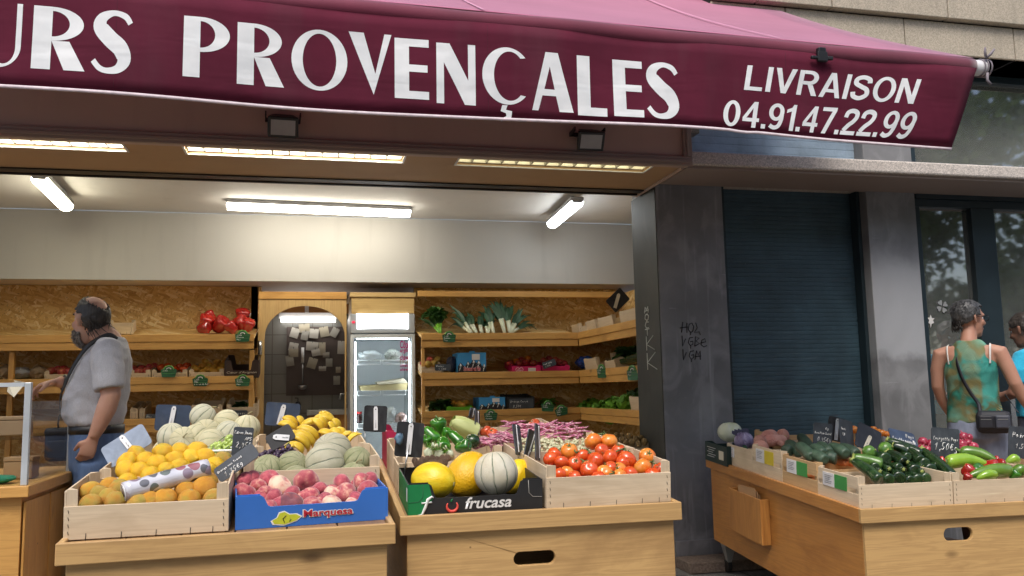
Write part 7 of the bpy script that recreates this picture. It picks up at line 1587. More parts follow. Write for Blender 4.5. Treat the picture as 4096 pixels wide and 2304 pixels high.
# middle right: baskets and boxes
mount = plain('sky_blue_card', (.05, .30, .62), .5, .05)
def mountain_box(p0, p1, y, k, lab, full):
    xa_, xb_ = shx(z4, p0, y), shx(z4, p1, y); h = ony(z4(*p0), y).z - shz(k, y); w = xb_-xa_
    t = thing('cardboard_box', (xa_, y, shz(k, y)+.002), label=lab, cat='box', group='blue mountain-print boxes')
    b = MB(); b.prism([(0, 0), (w, 0), (w, h), (w*.62, h), (w*.60, h+.014), (w*.42, h+.014), (w*.40, h), (0, h)], .006); f = b.obj('front_panel', mount, t, world=False)
    b = MB(); b.box(0, .005, .0065, .3, 0, h); b.obj('side_panel', mount, t, world=False); b = MB(); b.box(w-.005, w, .0065, .3, 0, h); b.obj('side_panel', mount, t, world=False); b = MB(); b.box(.0055, w-.0055, .294, .3, 0, h); b.obj('back_panel', mount, t, world=False); b = MB(); b.box(.0055, w-.0055, .0065, .2935, 0, .005); b.obj('base', mount, t, world=False)
    q = [(0, 0), (w, 0), (w, h*.30), (w*.93, h*.50), (w*.86, h*.36), (w*.74, h*.66), (w*.66, h*.50), (w*.56, h*.70), (w*.44, h*.48), (w*.36, h*.62), (w*.25, h*.34), (w*.10, h*.55), (0, h*.36)]
    b = MB(); b.prism(q, .0008, Matrix.Translation((0, -.001, 0))); b.obj('print', W['ink'], f, world=False)
    b = MB()
    for cx, cz, s in ((.93, .48, .05), (.74, .63, .07), (.56, .67, .06), (.36, .59, .055), (.10, .52, .06)):
        b.prism([((cx)*w, cz*h), ((cx+s)*w, (cz-.16)*h), ((cx+s*.45)*w, (cz-.10)*h), ((cx+s*.1)*w, (cz-.20)*h), ((cx-s*.3)*w, (cz-.09)*h), ((cx-s)*w, (cz-.19)*h)], .0006, Matrix.Translation((0, -.0022, 0)))
        b.tube([((cx-s*.2)*w, -.002, (cz-.2)*h), ((cx-s*.7)*w, -.002, (cz-.34)*h)], .003, 4)
    b.obj('print', WHT, f, world=False)
    b = MB(); b.box(w*.50, w*.78, -.0032, -.0024, h*.66, h*.93); b.obj('price_label', W['paper'], f, world=False)
    if full:
        flat_text('Simaud et Fils', V((w*.20, -.0035, h*.15)), V((1, 0, 0)), V((0, 0, 1)), w*.60, h*.22, WHT, f, 'lettering', .0004, .05, .1, world=False)
        flat_text('Simaud et Fils', V((w*.205, -.0045, h*.16)), V((1, 0, 0)), V((0, 0, 1)), w*.59, h*.20, RED, f, 'lettering', .0004, .01, .1, world=False)
    return t
mountain_box((556, 632), (830, 632), 7.64, 1, 'upright blue box printed with snowy mountains on the middle shelf', True)
mountain_box((765, 1065), (1015, 1065), 7.64, 0, 'blue box with snowy mountains on the bottom shelf', False)
pink = plain('hot_pink_card', (.62, .012, .13), .5, .05)
for i, (a, c, lb) in enumerate(((1087, 1358, 'hot pink box of apples with a heart print on the middle shelf'), (1370, 1637, 'hot pink box of apples behind a small slate'))):
    xa_, xb_ = shx(z4, (a, 770), 7.64), shx(z4, (c, 770), 7.64); w = xb_-xa_; bb, f = carton(Matrix.Translation((xa_, 7.64, shz(1, 7.64)+.003)) @ Matrix.Rotation(.15, 4, 'X'), w, .34, .066, .062, lb, pink, 'hot pink apple boxes')
    if i == 0:
        b = MB(); b.box(w*.55, w*.82, -.0012, -.0004, .012, .05); b.obj('price_label', W['paper'], f, world=False)
        b = MB(); b.tube([(w*.24+.035*math.sin(a_)**3, -.001, .028+.0022*(13*math.cos(a_)-5*math.cos(2*a_)-2*math.cos(3*a_)-math.cos(4*a_))) for a_ in [2*PI*j/24 for j in range(25)]], .0015, 4); b.obj('print', WHT, f, world=False)
        flat_text('Pink', V((w*.16, -.001, .02)), V((1, 0, 0)), V((0, 0, 1)), w*.16, .018, WHT, f, 'lettering', .0006, 0, .2, world=False)
pile3([(1120, 715), (1170, 700), (1235, 690), (1150, 735), (1210, 720), (1290, 730), (1060, 730)], z4, .414, 7.74, 1, ('apple', ['apple', 'tomato2', 'apple']), .036, 'red and yellow', 'heart-printed pink box', 'the mountain box', 2, 'apples in the first pink box')
pile3([(1390, 705), (1440, 690), (1500, 700), (1550, 720), (1410, 730), (1590, 735)], z4, .414, 7.74, 1, ('apple', ['apple']), .036, 'pinkish red', 'plain pink box', 'the heart print', 2, 'apples in the second pink box')
small_slate(z4, ((1375, 725), (1500, 685), (1505, 745), (1385, 795)), 7.60, 'small tilted slate in front of the second pink box', (('Pink Lady', .08, .55, .22, .2), ('3,50€', .15, .15, .25, .2)))
small_slate(z4, ((340, 740), (490, 740), (490, 805), (335, 805)), 7.60, 'small slate chalked three-fifty before the fruit basket', (('Poires', .08, .56, .28, .2), ('3,50€', .2, .08, .36, .2)))
xa_ = shx(z4, (205, 790), 7.65); low_crate(xa_, 7.65, shz(1, 7.65)+.004, .20, .26, .05, 'small basket crate of mixed apples beside the fridge')
pile3([(230, 735), (290, 700), (365, 700), (330, 735), (270, 740)], z4, .414, 7.74, 1, ('apple', ['apple', 'dull0']), .036, 'mottled', 'fruit basket crate', 'the fridge', 2, 'apples by the fridge')
for p, r, lb in (((480, 640), .05, 'dark netted bundle between the basket and the mountain box'),): crumple('fruit_net', V((shx(z4, (500, 700), 7.8), 7.8, shz(1, 7.8)+.07)), V((.05, .08, .08)), plain('navy_net', (.03, .035, .07), .6), lb, 'net', sd=5)
# bottom right
gb = plain('lime_green_card', (.12, .46, .02), .5, .05)
xa_, xb_ = shx(z4, (452, 1170), 7.64), shx(z4, (700, 1170), 7.64); carton(Matrix.Translation((xa_, 7.64, shz(0, 7.64)+.003)) @ Matrix.Rotation(.15, 4, 'X'), xb_-xa_, .30, .052, .048, 'lime green box of squash on the bottom shelf', gb)
pile3([(510, 1115), (570, 1125), (640, 1115), (600, 1140)], z4, .414, 7.72, 0, ('squash', ['mandarin']), .036, 'orange', 'lime green box', 'the fridge', 1, 'squash in the lime box')
leaf_head('leafy_greens', V((shx(z4, (400, 1130), 7.75), 7.75, shz(0, 7.75)+.03)), .13, F['leaf'], 'dark leafy greens spilling beside the lime green box', 'greens', 46, 12)
xa_, xb_ = shx(z4, (1030, 1130), 7.64), shx(z4, (1300, 1130), 7.64); carton(Matrix.Translation((xa_, 7.64, shz(0, 7.64)+.003)) @ Matrix.Rotation(.1, 4, 'X'), xb_-xa_, .30, .125, .12, 'black cardboard box chalked with a price on the bottom shelf', blk, inner=blk)
small_slate(z4, ((1055, 1078), (1290, 1070), (1290, 1165), (1055, 1170)), 7.62, 'black slate chalked orange before the black box', (('Orange Corse', .04, .62, .22, .2), ('2,50€', .15, .12, .26, .2)))
leaf_head('small_squash', V((shx(z4, (1420, 1100), 7.78), 7.78, shz(0, 7.78)+.03)), .10, F['lettuce'], 'small light green leafy heap behind two basket tags', 'greens', 30, 14)
# the wing
for i, (p, lb) in enumerate((((1850, 1120), 'curly lettuce at the inner corner of the wing'), ((1980, 1140), 'curly lettuce second along the wing'), ((2090, 1110), 'curly lettuce in the middle of the wing'), ((2200, 1090), 'curly lettuce close to the pale crate'), ((2030, 1170), 'low lettuce spilling over the wing edge'))):
    pos = onx(z4(*p), XW+.16); curly_head('lettuce', pos+V((0, 0, -.06)), .13, F['lettuce'], lb, 'lettuce', 90, 20+i, 'curly lettuces on the wing')
pos = onx(z4(2320, 1060), XW+.3); curly_head('dark_lettuce', pos+V((0, 0, -.03)), .14, F['leaf'], 'dark green lettuce behind the pale crate by the jamb', 'lettuce', 90, 31, None)
m = lambda k, y: Matrix.Translation((XW+.045, y, wsh(k, XW+.045)+.004)) @ Matrix.Rotation(-.19, 4, 'Y') @ Matrix.Rotation(0, 4, 'Z')
q = onx(z4(2310, 1180), XW+.05); wood_crate(m(0, q.y-.12), .26, .26, .10, 'pale crate at the end of the lettuce row by the jamb', .12)
q = onx(z4(1900, 740), XW+.05); wood_crate(m(1, q.y-.05), .3, .34, .06, 'pale crate on the middle wing shelf beside the blue plastic bag', .12)
q = onx(z4(2030, 740), XW+.05); wood_crate(m(1, q.y-.15), .22, .24, .065, 'small pale crate before the courgettes on the middle wing shelf', .08)
pos = onx(z4(1790, 720), XW+.12); crumple('plastic_bag', pos, V((.09, .14, .055)), plain('blue_plastic', (.03, .09, .40), .25, .2, 20), 'crumpled blue plastic bag on the middle wing shelf', sd=7)
pos = onx(z4(2210, 665), XW+.2); leaf_head('herb_bunch', pos, .15, F['leaf'], 'green herb bunch on the middle wing shelf', 'herbs', 50, 41)
for i, (p0, p1, lb) in enumerate((((2130, 720), (2380, 680), 'courgette lying along the middle wing shelf'), ((2200, 690), (2390, 640), 'second courgette behind it near the jamb'))):
    A, B2 = onx(z4(*p0), XW+.10), onx(z4(*p1), XW+.16); b = MB(); b.tube(spl([A, A+(B2-A)*.3, A+(B2-A)*.7, B2], 4), [.012]+[.026]*11+[.012], 10); tag(b.obj('courgette', F['zuc']), lb, 'courgette', 'courgettes on the wing shelf')
for i, (p, w, d, h, lb, mt) in enumerate((((1710, 380), .18, .22, .075, 'grey punnet of red fruit at the inner end of the top wing shelf', 'crate'), ((1860, 350), .18, .22, .075, 'grey punnet of red fruit second along the top wing shelf', 'crate'), ((2000, 300), .30, .36, .075, 'pale crate under the tilted board on the top wing shelf', 'crate'), ((2230, 250), .30, .40, .085, 'pale crate of tomatoes beside the jamb on the top wing shelf', 'crate'))):
    q = onx(z4(*p), XW+.05); wood_crate(m(2, q.y-d*.5), w, d, h, lb, h+.03, mat=mt)
    for j in range(6): o = put('tomato', ME['tomato' if i != 1 else 'tomato2'], m(2, q.y-d*.5) @ V((.04+.05*(j % 3), .06+.09*(j//3), h*.7)), .028); tag(o, f'small red tomato in the {["innermost grey punnet", "second grey punnet", "crate under the tilted board", "crate beside the jamb"][i]} on the top wing shelf', 'tomato', f'tomatoes in wing shelf crate {"one two three four".split()[i]}')
q = onx(z4(2105, 120), XW+.10).y
board(z4, ((2120, 0), (2222, 105), (2085, 250), (1990, 130)), q, 'tilted black board with a cream strip on the top wing shelf', 'slateb', clip=((.05, .55) if False else (.25, .75), (.75, .10), .04), clipm='cream')

# ---------------------------------------------------------------- glass case, left
cc = onz(s6(66, 1222), .865)
far = onz(s6(182, 1184), .865)
t = thing('glass_case', (cc.x-.5, cc.y+.5, 0), label='open-topped glass case on a pine counter, with the man hand resting on its corner', cat='display case')
d = (far-cc); d.z = 0; L = d.length; dn = d.normalized(); fx_ = V((-1, -.03, 0)).normalized()
def quadbox(b, o, u, w_, z0, z1, lu, lw): 
    b.hexa([o+V((0, 0, z0)), o+u*lu+V((0, 0, z0)), o+u*lu+w_*lw+V((0, 0, z0)), o+w_*lw+V((0, 0, z0)), o+V((0, 0, z1)), o+u*lu+V((0, 0, z1)), o+u*lu+w_*lw+V((0, 0, z1)), o+w_*lw+V((0, 0, z1))])
o0 = V((cc.x, cc.y, 0))
b = MB(); quadbox(b, o0+V((.012, -.012, 0)), fx_, dn, .822, .865, 1.6, L+.35); b.obj('counter_top', W['pinex'], t, bevel=.003)
b = MB(); quadbox(b, o0+V((-.02, .02, 0)), fx_, dn, .02, .821, 1.5, L+.28); b.obj('counter_front', W['pinex'], t)
for k in (0, .34): b = MB(); quadbox(b, o0+V((-.006, .03, 0))+dn*(.0+k), dn, fx_*.02, .05, .80, .32, .5); b.obj('side_panel', W['pinez'], t, bevel=.004)
zt_ = ony(s6(68, 962), cc.y).z
b = MB(); quadbox(b, o0+V((-.024, .006, 0)), V((1, 0, 0)), V((0, 1, 0)), .866, zt_, .024, .02); b.obj('corner_post', W['alu'], t, bevel=.002)
b = MB(); quadbox(b, o0+V((-.025, .008, 0)), fx_, V((0, 1, 0)), zt_-.016, zt_, 1.5, .016); b.obj('top_rail', W['alu'], t)
b = MB(); quadbox(b, o0+V((-.026, .012, 0)), fx_, V((0, 1, 0)), .867, zt_-.017, 1.5, .006); b.obj('front_glass', W['cglass'], t)
b = MB(); quadbox(b, o0+V((-.01, .028, 0)), dn, V((-1, 0, 0)), .867, zt_-.075, L-.05, .006); b.obj('side_glass', W['cglass'], t)
b = MB(); quadbox(b, o0+dn*(L-.03)+V((-.02, 0, 0)), V((1, 0, 0)), V((0, 1, 0)), .866, zt_-.05, .018, .018); b.obj('corner_post', W['alu'], t)
b = MB(); quadbox(b, o0+V((-.04, .06, 0)), fx_, dn, 1.04, 1.046, 1.4, max(.12, L-.1)); b.obj('glass_shelf', W['cglass'], t)
crumple('plastic_net', o0+V((-.18, .12, .885)), V((.11, .06, .02)), plain('green_net', (.02, .25, .14), .5), 'green plastic net at the bottom of the glass case', 'net', sd=3)
for i, (dx_, dy_, w_, h_, m_, lb) in enumerate(((-.12, .34, .11, .09, plain('kraft_box', (.38, .24, .12), .8), 'kraft box standing low in the glass case near its corner'), (-.32, .30, .16, .12, plain('buff_box', (.30, .22, .14), .8), 'buff box low in the glass case'), (-.16, .36, .13, .08, plain('tan_box', (.34, .23, .13), .8), 'tan box on the glass shelf'), (-.40, .34, .18, .10, plain('red_tin', (.24, .06, .04), .5), 'dull red tin on the glass shelf'))):
    z0 = .868 if i < 2 else 1.048; tt = thing('goods_box', o0+V((dx_, dy_, z0)), (0, 0, .1*i), lb, 'box'); b = MB(); b.box(-w_/2, w_/2, -.05, .05, 0, h_*.8); b.obj('body', m_, tt, world=False, bevel=.004); b = MB(); b.box(-w_/2-.002, w_/2+.002, -.052, .052, h_*.8+.0005, h_); b.obj('lid', m_, tt, world=False, bevel=.003)
q = ony(z1(150, 1060), cc.y+.10); b = MB(); b.poly([q+V(p) for p in ((-.03, 0, .02), (.018, -.01, .03), (.028, .0, .012), (-.003, -.012, -.036))]); b.poly([q+V(p) for p in ((-.03, .004, .02), (-.003, -.008, -.036), (-.036, .012, -.012))]); b.poly([q+V(p) for p in ((-.012, .006, .033), (.03, .004, .024), (.012, .008, -.006))]); tag(b.obj('napkin', W['cream'], recalc=False), 'cream paper napkin sticking up behind the top rail of the case', 'napkin')
# ---------------------------------------------------------------- people
def skin_m(name, col, blotch):
    s = NT(name); c = s.coord(); n = s.noise(c, 9, 4); k = s.ramp(n, [(.35, col), (.7, blotch)])
    return s.pbr(k, .55, s.bump(s.noise(c, 220, 3), .15, .0008), Subsurface_Weight=.08, Subsurface_Radius=(.02, .008, .004))
SKIN = skin_m('tanned_skin', (.56, .33, .235), (.50, .25, .175)); SKIN2 = skin_m('tanned_skin_warm', (.44, .22, .15), (.48, .26, .18)); SKIN3 = skin_m('brown_skin', (.30, .15, .095), (.26, .12, .08))
def hair_m(name, a, b2):
    s = NT(name); c = s.coord((60, 60, 9)); n = s.noise(c, 2, 4); return s.pbr(s.ramp(n, [(.35, a), (.7, b2)]), .5, s.bump(n, .7, .004))
HAIRD = hair_m('dark_hair', (.016, .012, .010), (.055, .044, .035)); HAIRG = hair_m('greying_hair', (.018, .018, .019), (.12, .12, .122)); BEARD = hair_m('grizzled_beard', (.13, .11, .095), (.32, .28, .24))
def rings_ell(b, lst, seg=28, pw=2.3):      # (cx, cy, z, rx, ry) rings of a trunk
    rs = []
    for cx, cy, z, rx, ry in lst:
        rs.append([(cx + rx*math.copysign(abs(math.cos(a))**(2/pw), math.cos(a)), cy + ry*math.copysign(abs(math.sin(a))**(2/pw), math.sin(a)), z) for a in [2*PI*k/seg for k in range(seg)]])
    b.rings(rs)
def hand_shape(b, w, d, n, side, curl=.5, k=1.0, spread=.0):
    """palm, four bent fingers of unequal length, thumb leaving the palm's side"""
    d = d.normalized(); n = (n - d*n.dot(d)).normalized(); s = d.cross(n)*side      # s points to the thumb side
    b.tube([w - d*.015, w + d*.025*k, w + d*.06*k, w + d*.092*k], [(.016, .025), (.015*k, .033*k), (.015*k, .040*k), (.011*k, .038*k)], 12, up=n)
    for i, (ln, off) in enumerate(((.078, .030), (.088, .010), (.082, -.010), (.064, -.029))):
        p = w + d*(.085-.006*abs(i-1.2))*k + s*off*k; dr = (d + s*off*spread*8).normalized(); pts = [p - d*.01]; a = 0
        pts.append(p)
        for j, f in enumerate((.46, .30, .24)):
            a += curl*(.85, 1.15, .8)[j]*(1+.12*(i-1)); q = dr*math.cos(a) + n*math.sin(a); pts.append(pts[-1] + q*ln*f*k)
        b.tube(pts, [.0095*k, .0098*k, .0088*k, .0080*k, .0062*k], 8)
    p = w + d*.022*k + s*.024*k; t1 = (d*.62 + s*.62 + n*.25).normalized(); t2 = (d*.9 + s*.12 + n*.35*(1+curl)).normalized()
    b.tube([p - s*.012, p + t1*.034*k, p + t1*.034*k + t2*.030*k, p + t1*.034*k + t2*.056*k], [.016*k, .0125*k, .0105*k, .0075*k], 8)
def head_shape(b, c, yaw, pitch=0, k=1.0, nose=1):
    m = Matrix.Translation(c) @ Matrix.Rotation(-yaw, 4, 'Z') @ Matrix.Rotation(pitch, 4, 'X'); r3 = m
    def E(p, r): b.ball(m @ (V(p)*k), V(r)*k, 16, m)
    E((0, -.012, .030), (.076, .097, .092)); E((0, .022, -.03), (.060, .066, .085)); E((0, .030, -.075), (.050, .055, .045)); E((0, .062, -.095), (.026, .024, .022))
    E((0, .074, .035), (.050, .018, .018)); E((.036, .062, -.020), (.024, .022, .022)); E((-.036, .062, -.020), (.024, .022, .022))
    b.tube([m @ (V(q)*k) for q in ((0, .082, .030), (0, .094, .005), (0, .108, -.020), (0, .090, -.034))], [(.010*k, .009*k), (.011*k, .011*k), (.015*k, .013*k), (.012*k, .010*k)], 8)
    E((.012, .092, -.027), (.009, .010, .008)); E((-.012, .092, -.027), (.009, .010, .008)); E((0, .084, -.055), (.024, .012, .007)); E((0, .082, -.066), (.020, .012, .008))
    for sx in (1, -1):
        b.tube([m @ (V((sx*q[0], q[1], q[2]))*k) for q in ((.074, -.008, -.030), (.080, -.012, -.012), (.084, -.020, .012), (.080, -.016, .030), (.074, -.002, .026))], [(.008*k, .011*k), (.007*k, .012*k), (.006*k, .016*k), (.006*k, .013*k), (.004*k, .008*k)], 8)
    return m
def shell(name, m, c, r, keep, mat, par, nz=.006, seg=96, sc=26, seed=0):
    b = MB(); n = 56; G = []
    for i in range(n+1):
        th = PI*i/n; row = []
        for j in range(seg):
            a = 2*PI*j/seg; d = V((math.sin(th)*math.cos(a), math.sin(th)*math.sin(a), math.cos(th)))
            q = V((d.x*r[0], d.y*r[1], d.z*r[2])); q += d*(nz*mnoise.noise(q*sc+V((seed, 0, 0)))+nz*.6*mnoise.noise(q*sc*3)); row.append((b.bm.verts.new(m @ (V(c)+q)), d))
        G.append(row)
    keep0 = keep; keep = lambda d: keep0((d + V((mnoise.noise(d*14), mnoise.noise(d*13+V((5, 0, 0))), mnoise.noise(d*15+V((0, 7, 0)))))*.10).normalized())
    for i in range(n):
        for j in range(seg):
            vs = [G[i][j], G[i+1][j], G[i+1][(j+1) % seg], G[i][(j+1) % seg]]; d = sum((v[1] for v in vs), V((0, 0, 0))).normalized()
            if keep(d): b.face([v[0] for v in vs], True)
    bmesh.ops.remove_doubles(b.bm, verts=b.bm.verts, dist=1e-5); bmesh.ops.delete(b.bm, geom=[v for v in b.bm.verts if not v.link_faces], context='VERTS')
    o = b.obj(name, mat, par); so_ = o.modifiers.new('t', 'SOLIDIFY'); so_.thickness = .008; so_.offset = -.8
    return o
def strands(name, m, spec, mat, par, n, seed=1, r0=.0035):
    q = random.Random(seed); b = MB()
    for i in range(n):
        p, d = spec(q); p1 = p+d*.5+V((q.uniform(-.004, .004), q.uniform(-.004, .004), 0)); b.tube([m @ p, m @ p1, m @ (p+d+V((q.uniform(-.008, .008), q.uniform(-.008, .008), 0)))], [r0, r0*.8, r0*.15], 5)
    return b.obj(name, mat, par)
def tee_m(name, col):
    s = NT(name); c = s.coord(); n = s.noise(c, 240, 3); k = s.ramp(n, [(.3, sc3(col, .86)), (.7, sc3(col, 1.1))])
    w = s.noise(s.coord((5, 5, 3)), 2.2, 4, 1.2); return s.pbr(k, .9, s.bump(n, .2, .0006, s.bump(w, .9, .012)), Sheen_Weight=.2)
TEE = tee_m('grey_melange_jersey', (.45, .45, .475)); CYAN = tee_m('cyan_jersey', (.02, .40, .62)); NAVY = tee_m('navy_cloth', (.02, .024, .05))
def denim(name, col):
    s = NT(name); c = s.coord(); n = s.noise(s.coord((3, 3, 1)), 2.4, 4); k = s.ramp(n, [(.32, sc3(col, .62)), (.5, col), (.72, sc3(col, 1.7))]); return s.pbr(k, .85, s.bump(s.noise(c, 300, 2), .35, .001, s.bump(s.noise(s.coord((6, 6, 4)), 2, 3, 1), .7, .01)))
JEAN = denim('blue_denim', (.11, .18, .34)); SHORT = denim('pale_denim', (.20, .23, .31))
LEATH = plain('black_leather', (.016, .015, .015), .45, .3, 20, .4); NYLON = plain('black_nylon', (.014, .015, .022), .6, .25, 20, .5, 160)

def wr(amp, s1=(7, 7, 4), seed=0):
    return lambda p: amp*(mnoise.noise(V((p.x*s1[0]*1.6+seed, p.y*s1[1]*1.6, p.z*s1[2]*1.6)))+.6*mnoise.noise(V((p.x*s1[0]*4, p.y*s1[1]*4+seed, p.z*s1[2]*3))))
# the balding man
root = (-1.035, 4.42, .02)
man = thing('person', root, (0, 0, PI/2), 'balding bearded man in a grey T-shirt and jeans with a black shoulder strap, looking away', 'person')
b = MB()
hm = head_shape(b, V((.01, .055, 1.545)), .72, .05, .98)
b.tube([(0, -.055, 1.40), (0, -.035, 1.45), (.004, .0, 1.49), (.008, .03, 1.53)], [.075, .066, .060, .058], 16)
rings_ell(b, [(0, -.01, 1.0, .14, .09), (0, .01, 1.15, .14, .11), (0, -.02, 1.36, .15, .10), (0, -.045, 1.42, .13, .07), (0, -.05, 1.455, .07, .05)])
b.tube([(-.12, -.05, 1.41), (-.195, -.065, 1.395), (-.225, -.085, 1.30), (-.235, -.105, 1.19), (-.228, -.085, 1.13), (-.215, -.05, 1.05), (-.205, -.028, 1.005)], [.05, .058, .052, .047, .047, .036, .027], 14)
hand_shape(b, V((-.204, -.026, 1.000)), V((.03, .10, -.25)), V((.9, .35, .1)), -1, .62, .98)
b.tube([(.12, -.03, 1.41), (.195, -.03, 1.395), (.215, -.01, 1.30), (.215, .03, 1.215), (.18, .13, 1.235), (.12, .225, 1.262)], [.05, .058, .050, .046, .038, .027], 14)
hand_shape(b, V((.118, .228, 1.263)), V((-.25, .9, -.28)), V((-.1, -.3, -.9)), 1, .50, .98)
fuse(b, 'body', [SKIN], man, .0062, 5, world=False)
b = MB()
rings_ell(b, [(0, .006, 1.048, .166, .122), (0, .010, 1.065, .174, .134), (0, .017, 1.11, .179, .150), (0, .012, 1.19, .180, .150), (0, -.008, 1.28, .182, .135), (0, -.030, 1.36, .180, .118), (0, -.045, 1.41, .160, .092), (0, -.052, 1.445, .105, .070), (0, -.052, 1.468, .078, .062)], 32)
b.tube([(-.11, -.05, 1.405), (-.19, -.066, 1.39), (-.226, -.084, 1.31), (-.238, -.098, 1.235), (-.240, -.101, 1.218)], [.06, .075, .074, .072, .070], 18)
b.tube([(.11, -.035, 1.405), (.19, -.03, 1.39), (.22, -.01, 1.31), (.224, .01, 1.25)], [.06, .073, .070, .068], 18)
fuse(b, 't_shirt', [TEE], man, .0085, 4, None, wr(.009, (5, 5, 9), seed=3), world=False)
b = MB()
rings_ell(b, [(0, -.01, .60, .02, .02), (0, -.004, .86, .170, .125), (0, .0, .97, .172, .124), (0, .002, 1.035, .164, .120)], 28)
for s in (-1, 1): b.tube([(s*.092, -.004, .88), (s*.098, .0, .70), (s*.10, .01, .48), (s*.10, -.01, .25), (s*.10, -.015, .09)], [(.098, .086), (.088, .08), (.072, .066), (.064, .062), (.066, .062)], 18)
fuse(b, 'jeans', [JEAN], man, .0095, 4, None, wr(.004, (9, 9, 7), 5), world=False)
b = MB()
rs = []
for z in (1.014, 1.052): rs.append([(.1695*math.copysign(abs(math.cos(a))**.87, math.cos(a)), .002+.1255*math.copysign(abs(math.sin(a))**.87, math.sin(a)), z) for a in [2*PI*k/40 for k in range(40)]])
M_ = wmat(man)
b.rings([[M_ @ V(p) for p in r] for r in rs], cap=False); o = b.obj('belt', LEATH, man); so_ = o.modifiers.new('t', 'SOLIDIFY'); so_.thickness = .006
b = MB(); b.box(-.022, .022, .129, .137, 1.014, 1.052); b.obj('buckle', W['metal'], man, world=False, bevel=.003)
for s in (-1, 1):
    b = MB(); b.ball((s*.10, .06, .05), (.048, .13, .05), 16); b.obj('shoe', LEATH, man, world=False)
W2 = wmat(man)
def HM(m): return W2 @ m
mm = HM(hm)
kk = .98
shell('hair', mm, (0, -.012*kk, .030*kk), (.082*kk, .103*kk, .097*kk), lambda d: ((d.x*d.x*1.2+(d.y+.40)**2+(d.z-.90)**2) > .66 + .10*mnoise.noise(d*9) and not (abs(d.x) > .78 and -.62 < d.z < .06 and -.22 < d.y < .45) and d.y < .42 + .25*max(0, d.z-.4) and not (d.y > .2 and d.z < .25) and d.z > -.18 - 1.3*max(0, -d.y+.05)), HAIRD, man, .006, seed=2)
strands('neck_hair', mm, lambda q: (V((q.uniform(-.075, .055), -.055-q.uniform(.0, .045), q.uniform(-.055, .02))), V((q.uniform(-.02, .02), q.uniform(-.05, -.008), -q.uniform(.02, .055)))), HAIRD, man, 60, 3, .0022)
strands('comb_over', mm, lambda q: (lambda a: (V((math.sin(a)*.04, .06-.03*q.random(), .100)), V((q.uniform(-.03, .03), -.10, .021+q.uniform(-.003, .002)))))(q.uniform(-1, 1)), HAIRD, man, 9, 4, .0012)
shell('beard', mm, (0, .024*kk, -.062*kk), (.060*kk, .069*kk, .060*kk), lambda d: d.z < .14+.2*d.y and d.y > -.25 and not (d.y > .80 and d.z > .02), BEARD, man, .005, seed=6)
def bsp(q):
    while True:
        d = V((q.gauss(0, 1), q.gauss(0, 1), q.gauss(0, 1))).normalized()
        if d.z < .24+.2*d.y and d.y > -.4 and not (d.y > .8 and d.z > 0): break
    return V((d.x*.060, d.y*.069+.024, d.z*.060-.062)), V((d.x*.006, d.y*.006+.002, -.011+d.z*.004))
strands('beard_hair', mm, bsp, BEARD, man, 420, 9, .0024)
for s in (-1, 1): b = MB(); b.ball(mm @ V((s*.031, .064, .012)), .0115, 10); b.obj('eye', W['wplast'], man); b = MB(); b.tube([mm @ V((s*q[0], q[1], q[2])) for q in ((.014, .086, .034), (.033, .082, .038), (.050, .068, .030))], .004, 6); b.obj('eyebrow', HAIRD, man)
# wrist band
b = MB(); c = V((.135, .200, 1.256)); d = V((-.4, .9, .2)).normalized(); u = d.cross(V((0, 0, 1))).normalized(); v = d.cross(u)
b.tube([W2 @ (c + (u*math.cos(a) + v*math.sin(a))*.0335) for a in [2*PI*k/20 for k in range(21)]], .0065, 6); b.obj('wrist_band', LEATH, man)
# strap across the chest and black pouch
def band(name, pts, w, mat, par, nrm):
    b = MB(); P_ = spl(pts, 6); L, R_ = [], []
    for i, p in enumerate(P_):
        t_ = (V(P_[min(i+1, len(P_)-1)])-V(P_[max(i-1, 0)])).normalized(); s = t_.cross(V(nrm(p))).normalized()*w/2; L.append(V(p)-s); R_.append(V(p)+s)
    b.rings([L, R_], closed=False, cap=False); o = b.obj(name, mat, par, recalc=False); so_ = o.modifiers.new('t', 'SOLIDIFY'); so_.thickness = .004; so_.offset = 0
    return o
cen = lambda z: V((0, -.01, z))
wp = lambda *p: tuple(W2 @ V(p))
band('strap', [wp(-.088, -.095, 1.452), wp(-.105, -.055, 1.472), wp(-.125, .025, 1.425), wp(-.135, .085, 1.34), wp(-.115, .130, 1.25), wp(-.075, .162, 1.18), wp(-.02, .172, 1.13)], .021, LEATH, man, lambda p: (V(p)-W2 @ V((0, -.02, V(p).z-.02))))
t = thing('pouch', W2 @ V((.03, .185, .96)), label='black camera pouch hanging at the belly of the balding man', cat='bag')
b = MB(); b.box(-.07, .07, -.045, .045, -.085, .085); b.obj('body', NYLON, t, world=False, bevel=.025)
b = MB(); b.box(-.072, .072, -.05, .05, .045, .098); b.obj('flap', NYLON, t, world=False, bevel=.02)
b = MB(); b.box(-.05, .05, -.062, -.0455, -.07, .03); b.obj('pocket', NYLON, t, world=False, bevel=.012)
b = MB(); b.tube([W2 @ V(q) for q in ((-.02, .178, 1.13), (.0, .19, 1.08), (.02, .19, 1.045))], .005, 6); b.obj('cord', LEATH, t)

man.scale = (.88, .93, 1); man.location.x += .045; t.location.x += .06; t.scale = (.85, .8, .85)
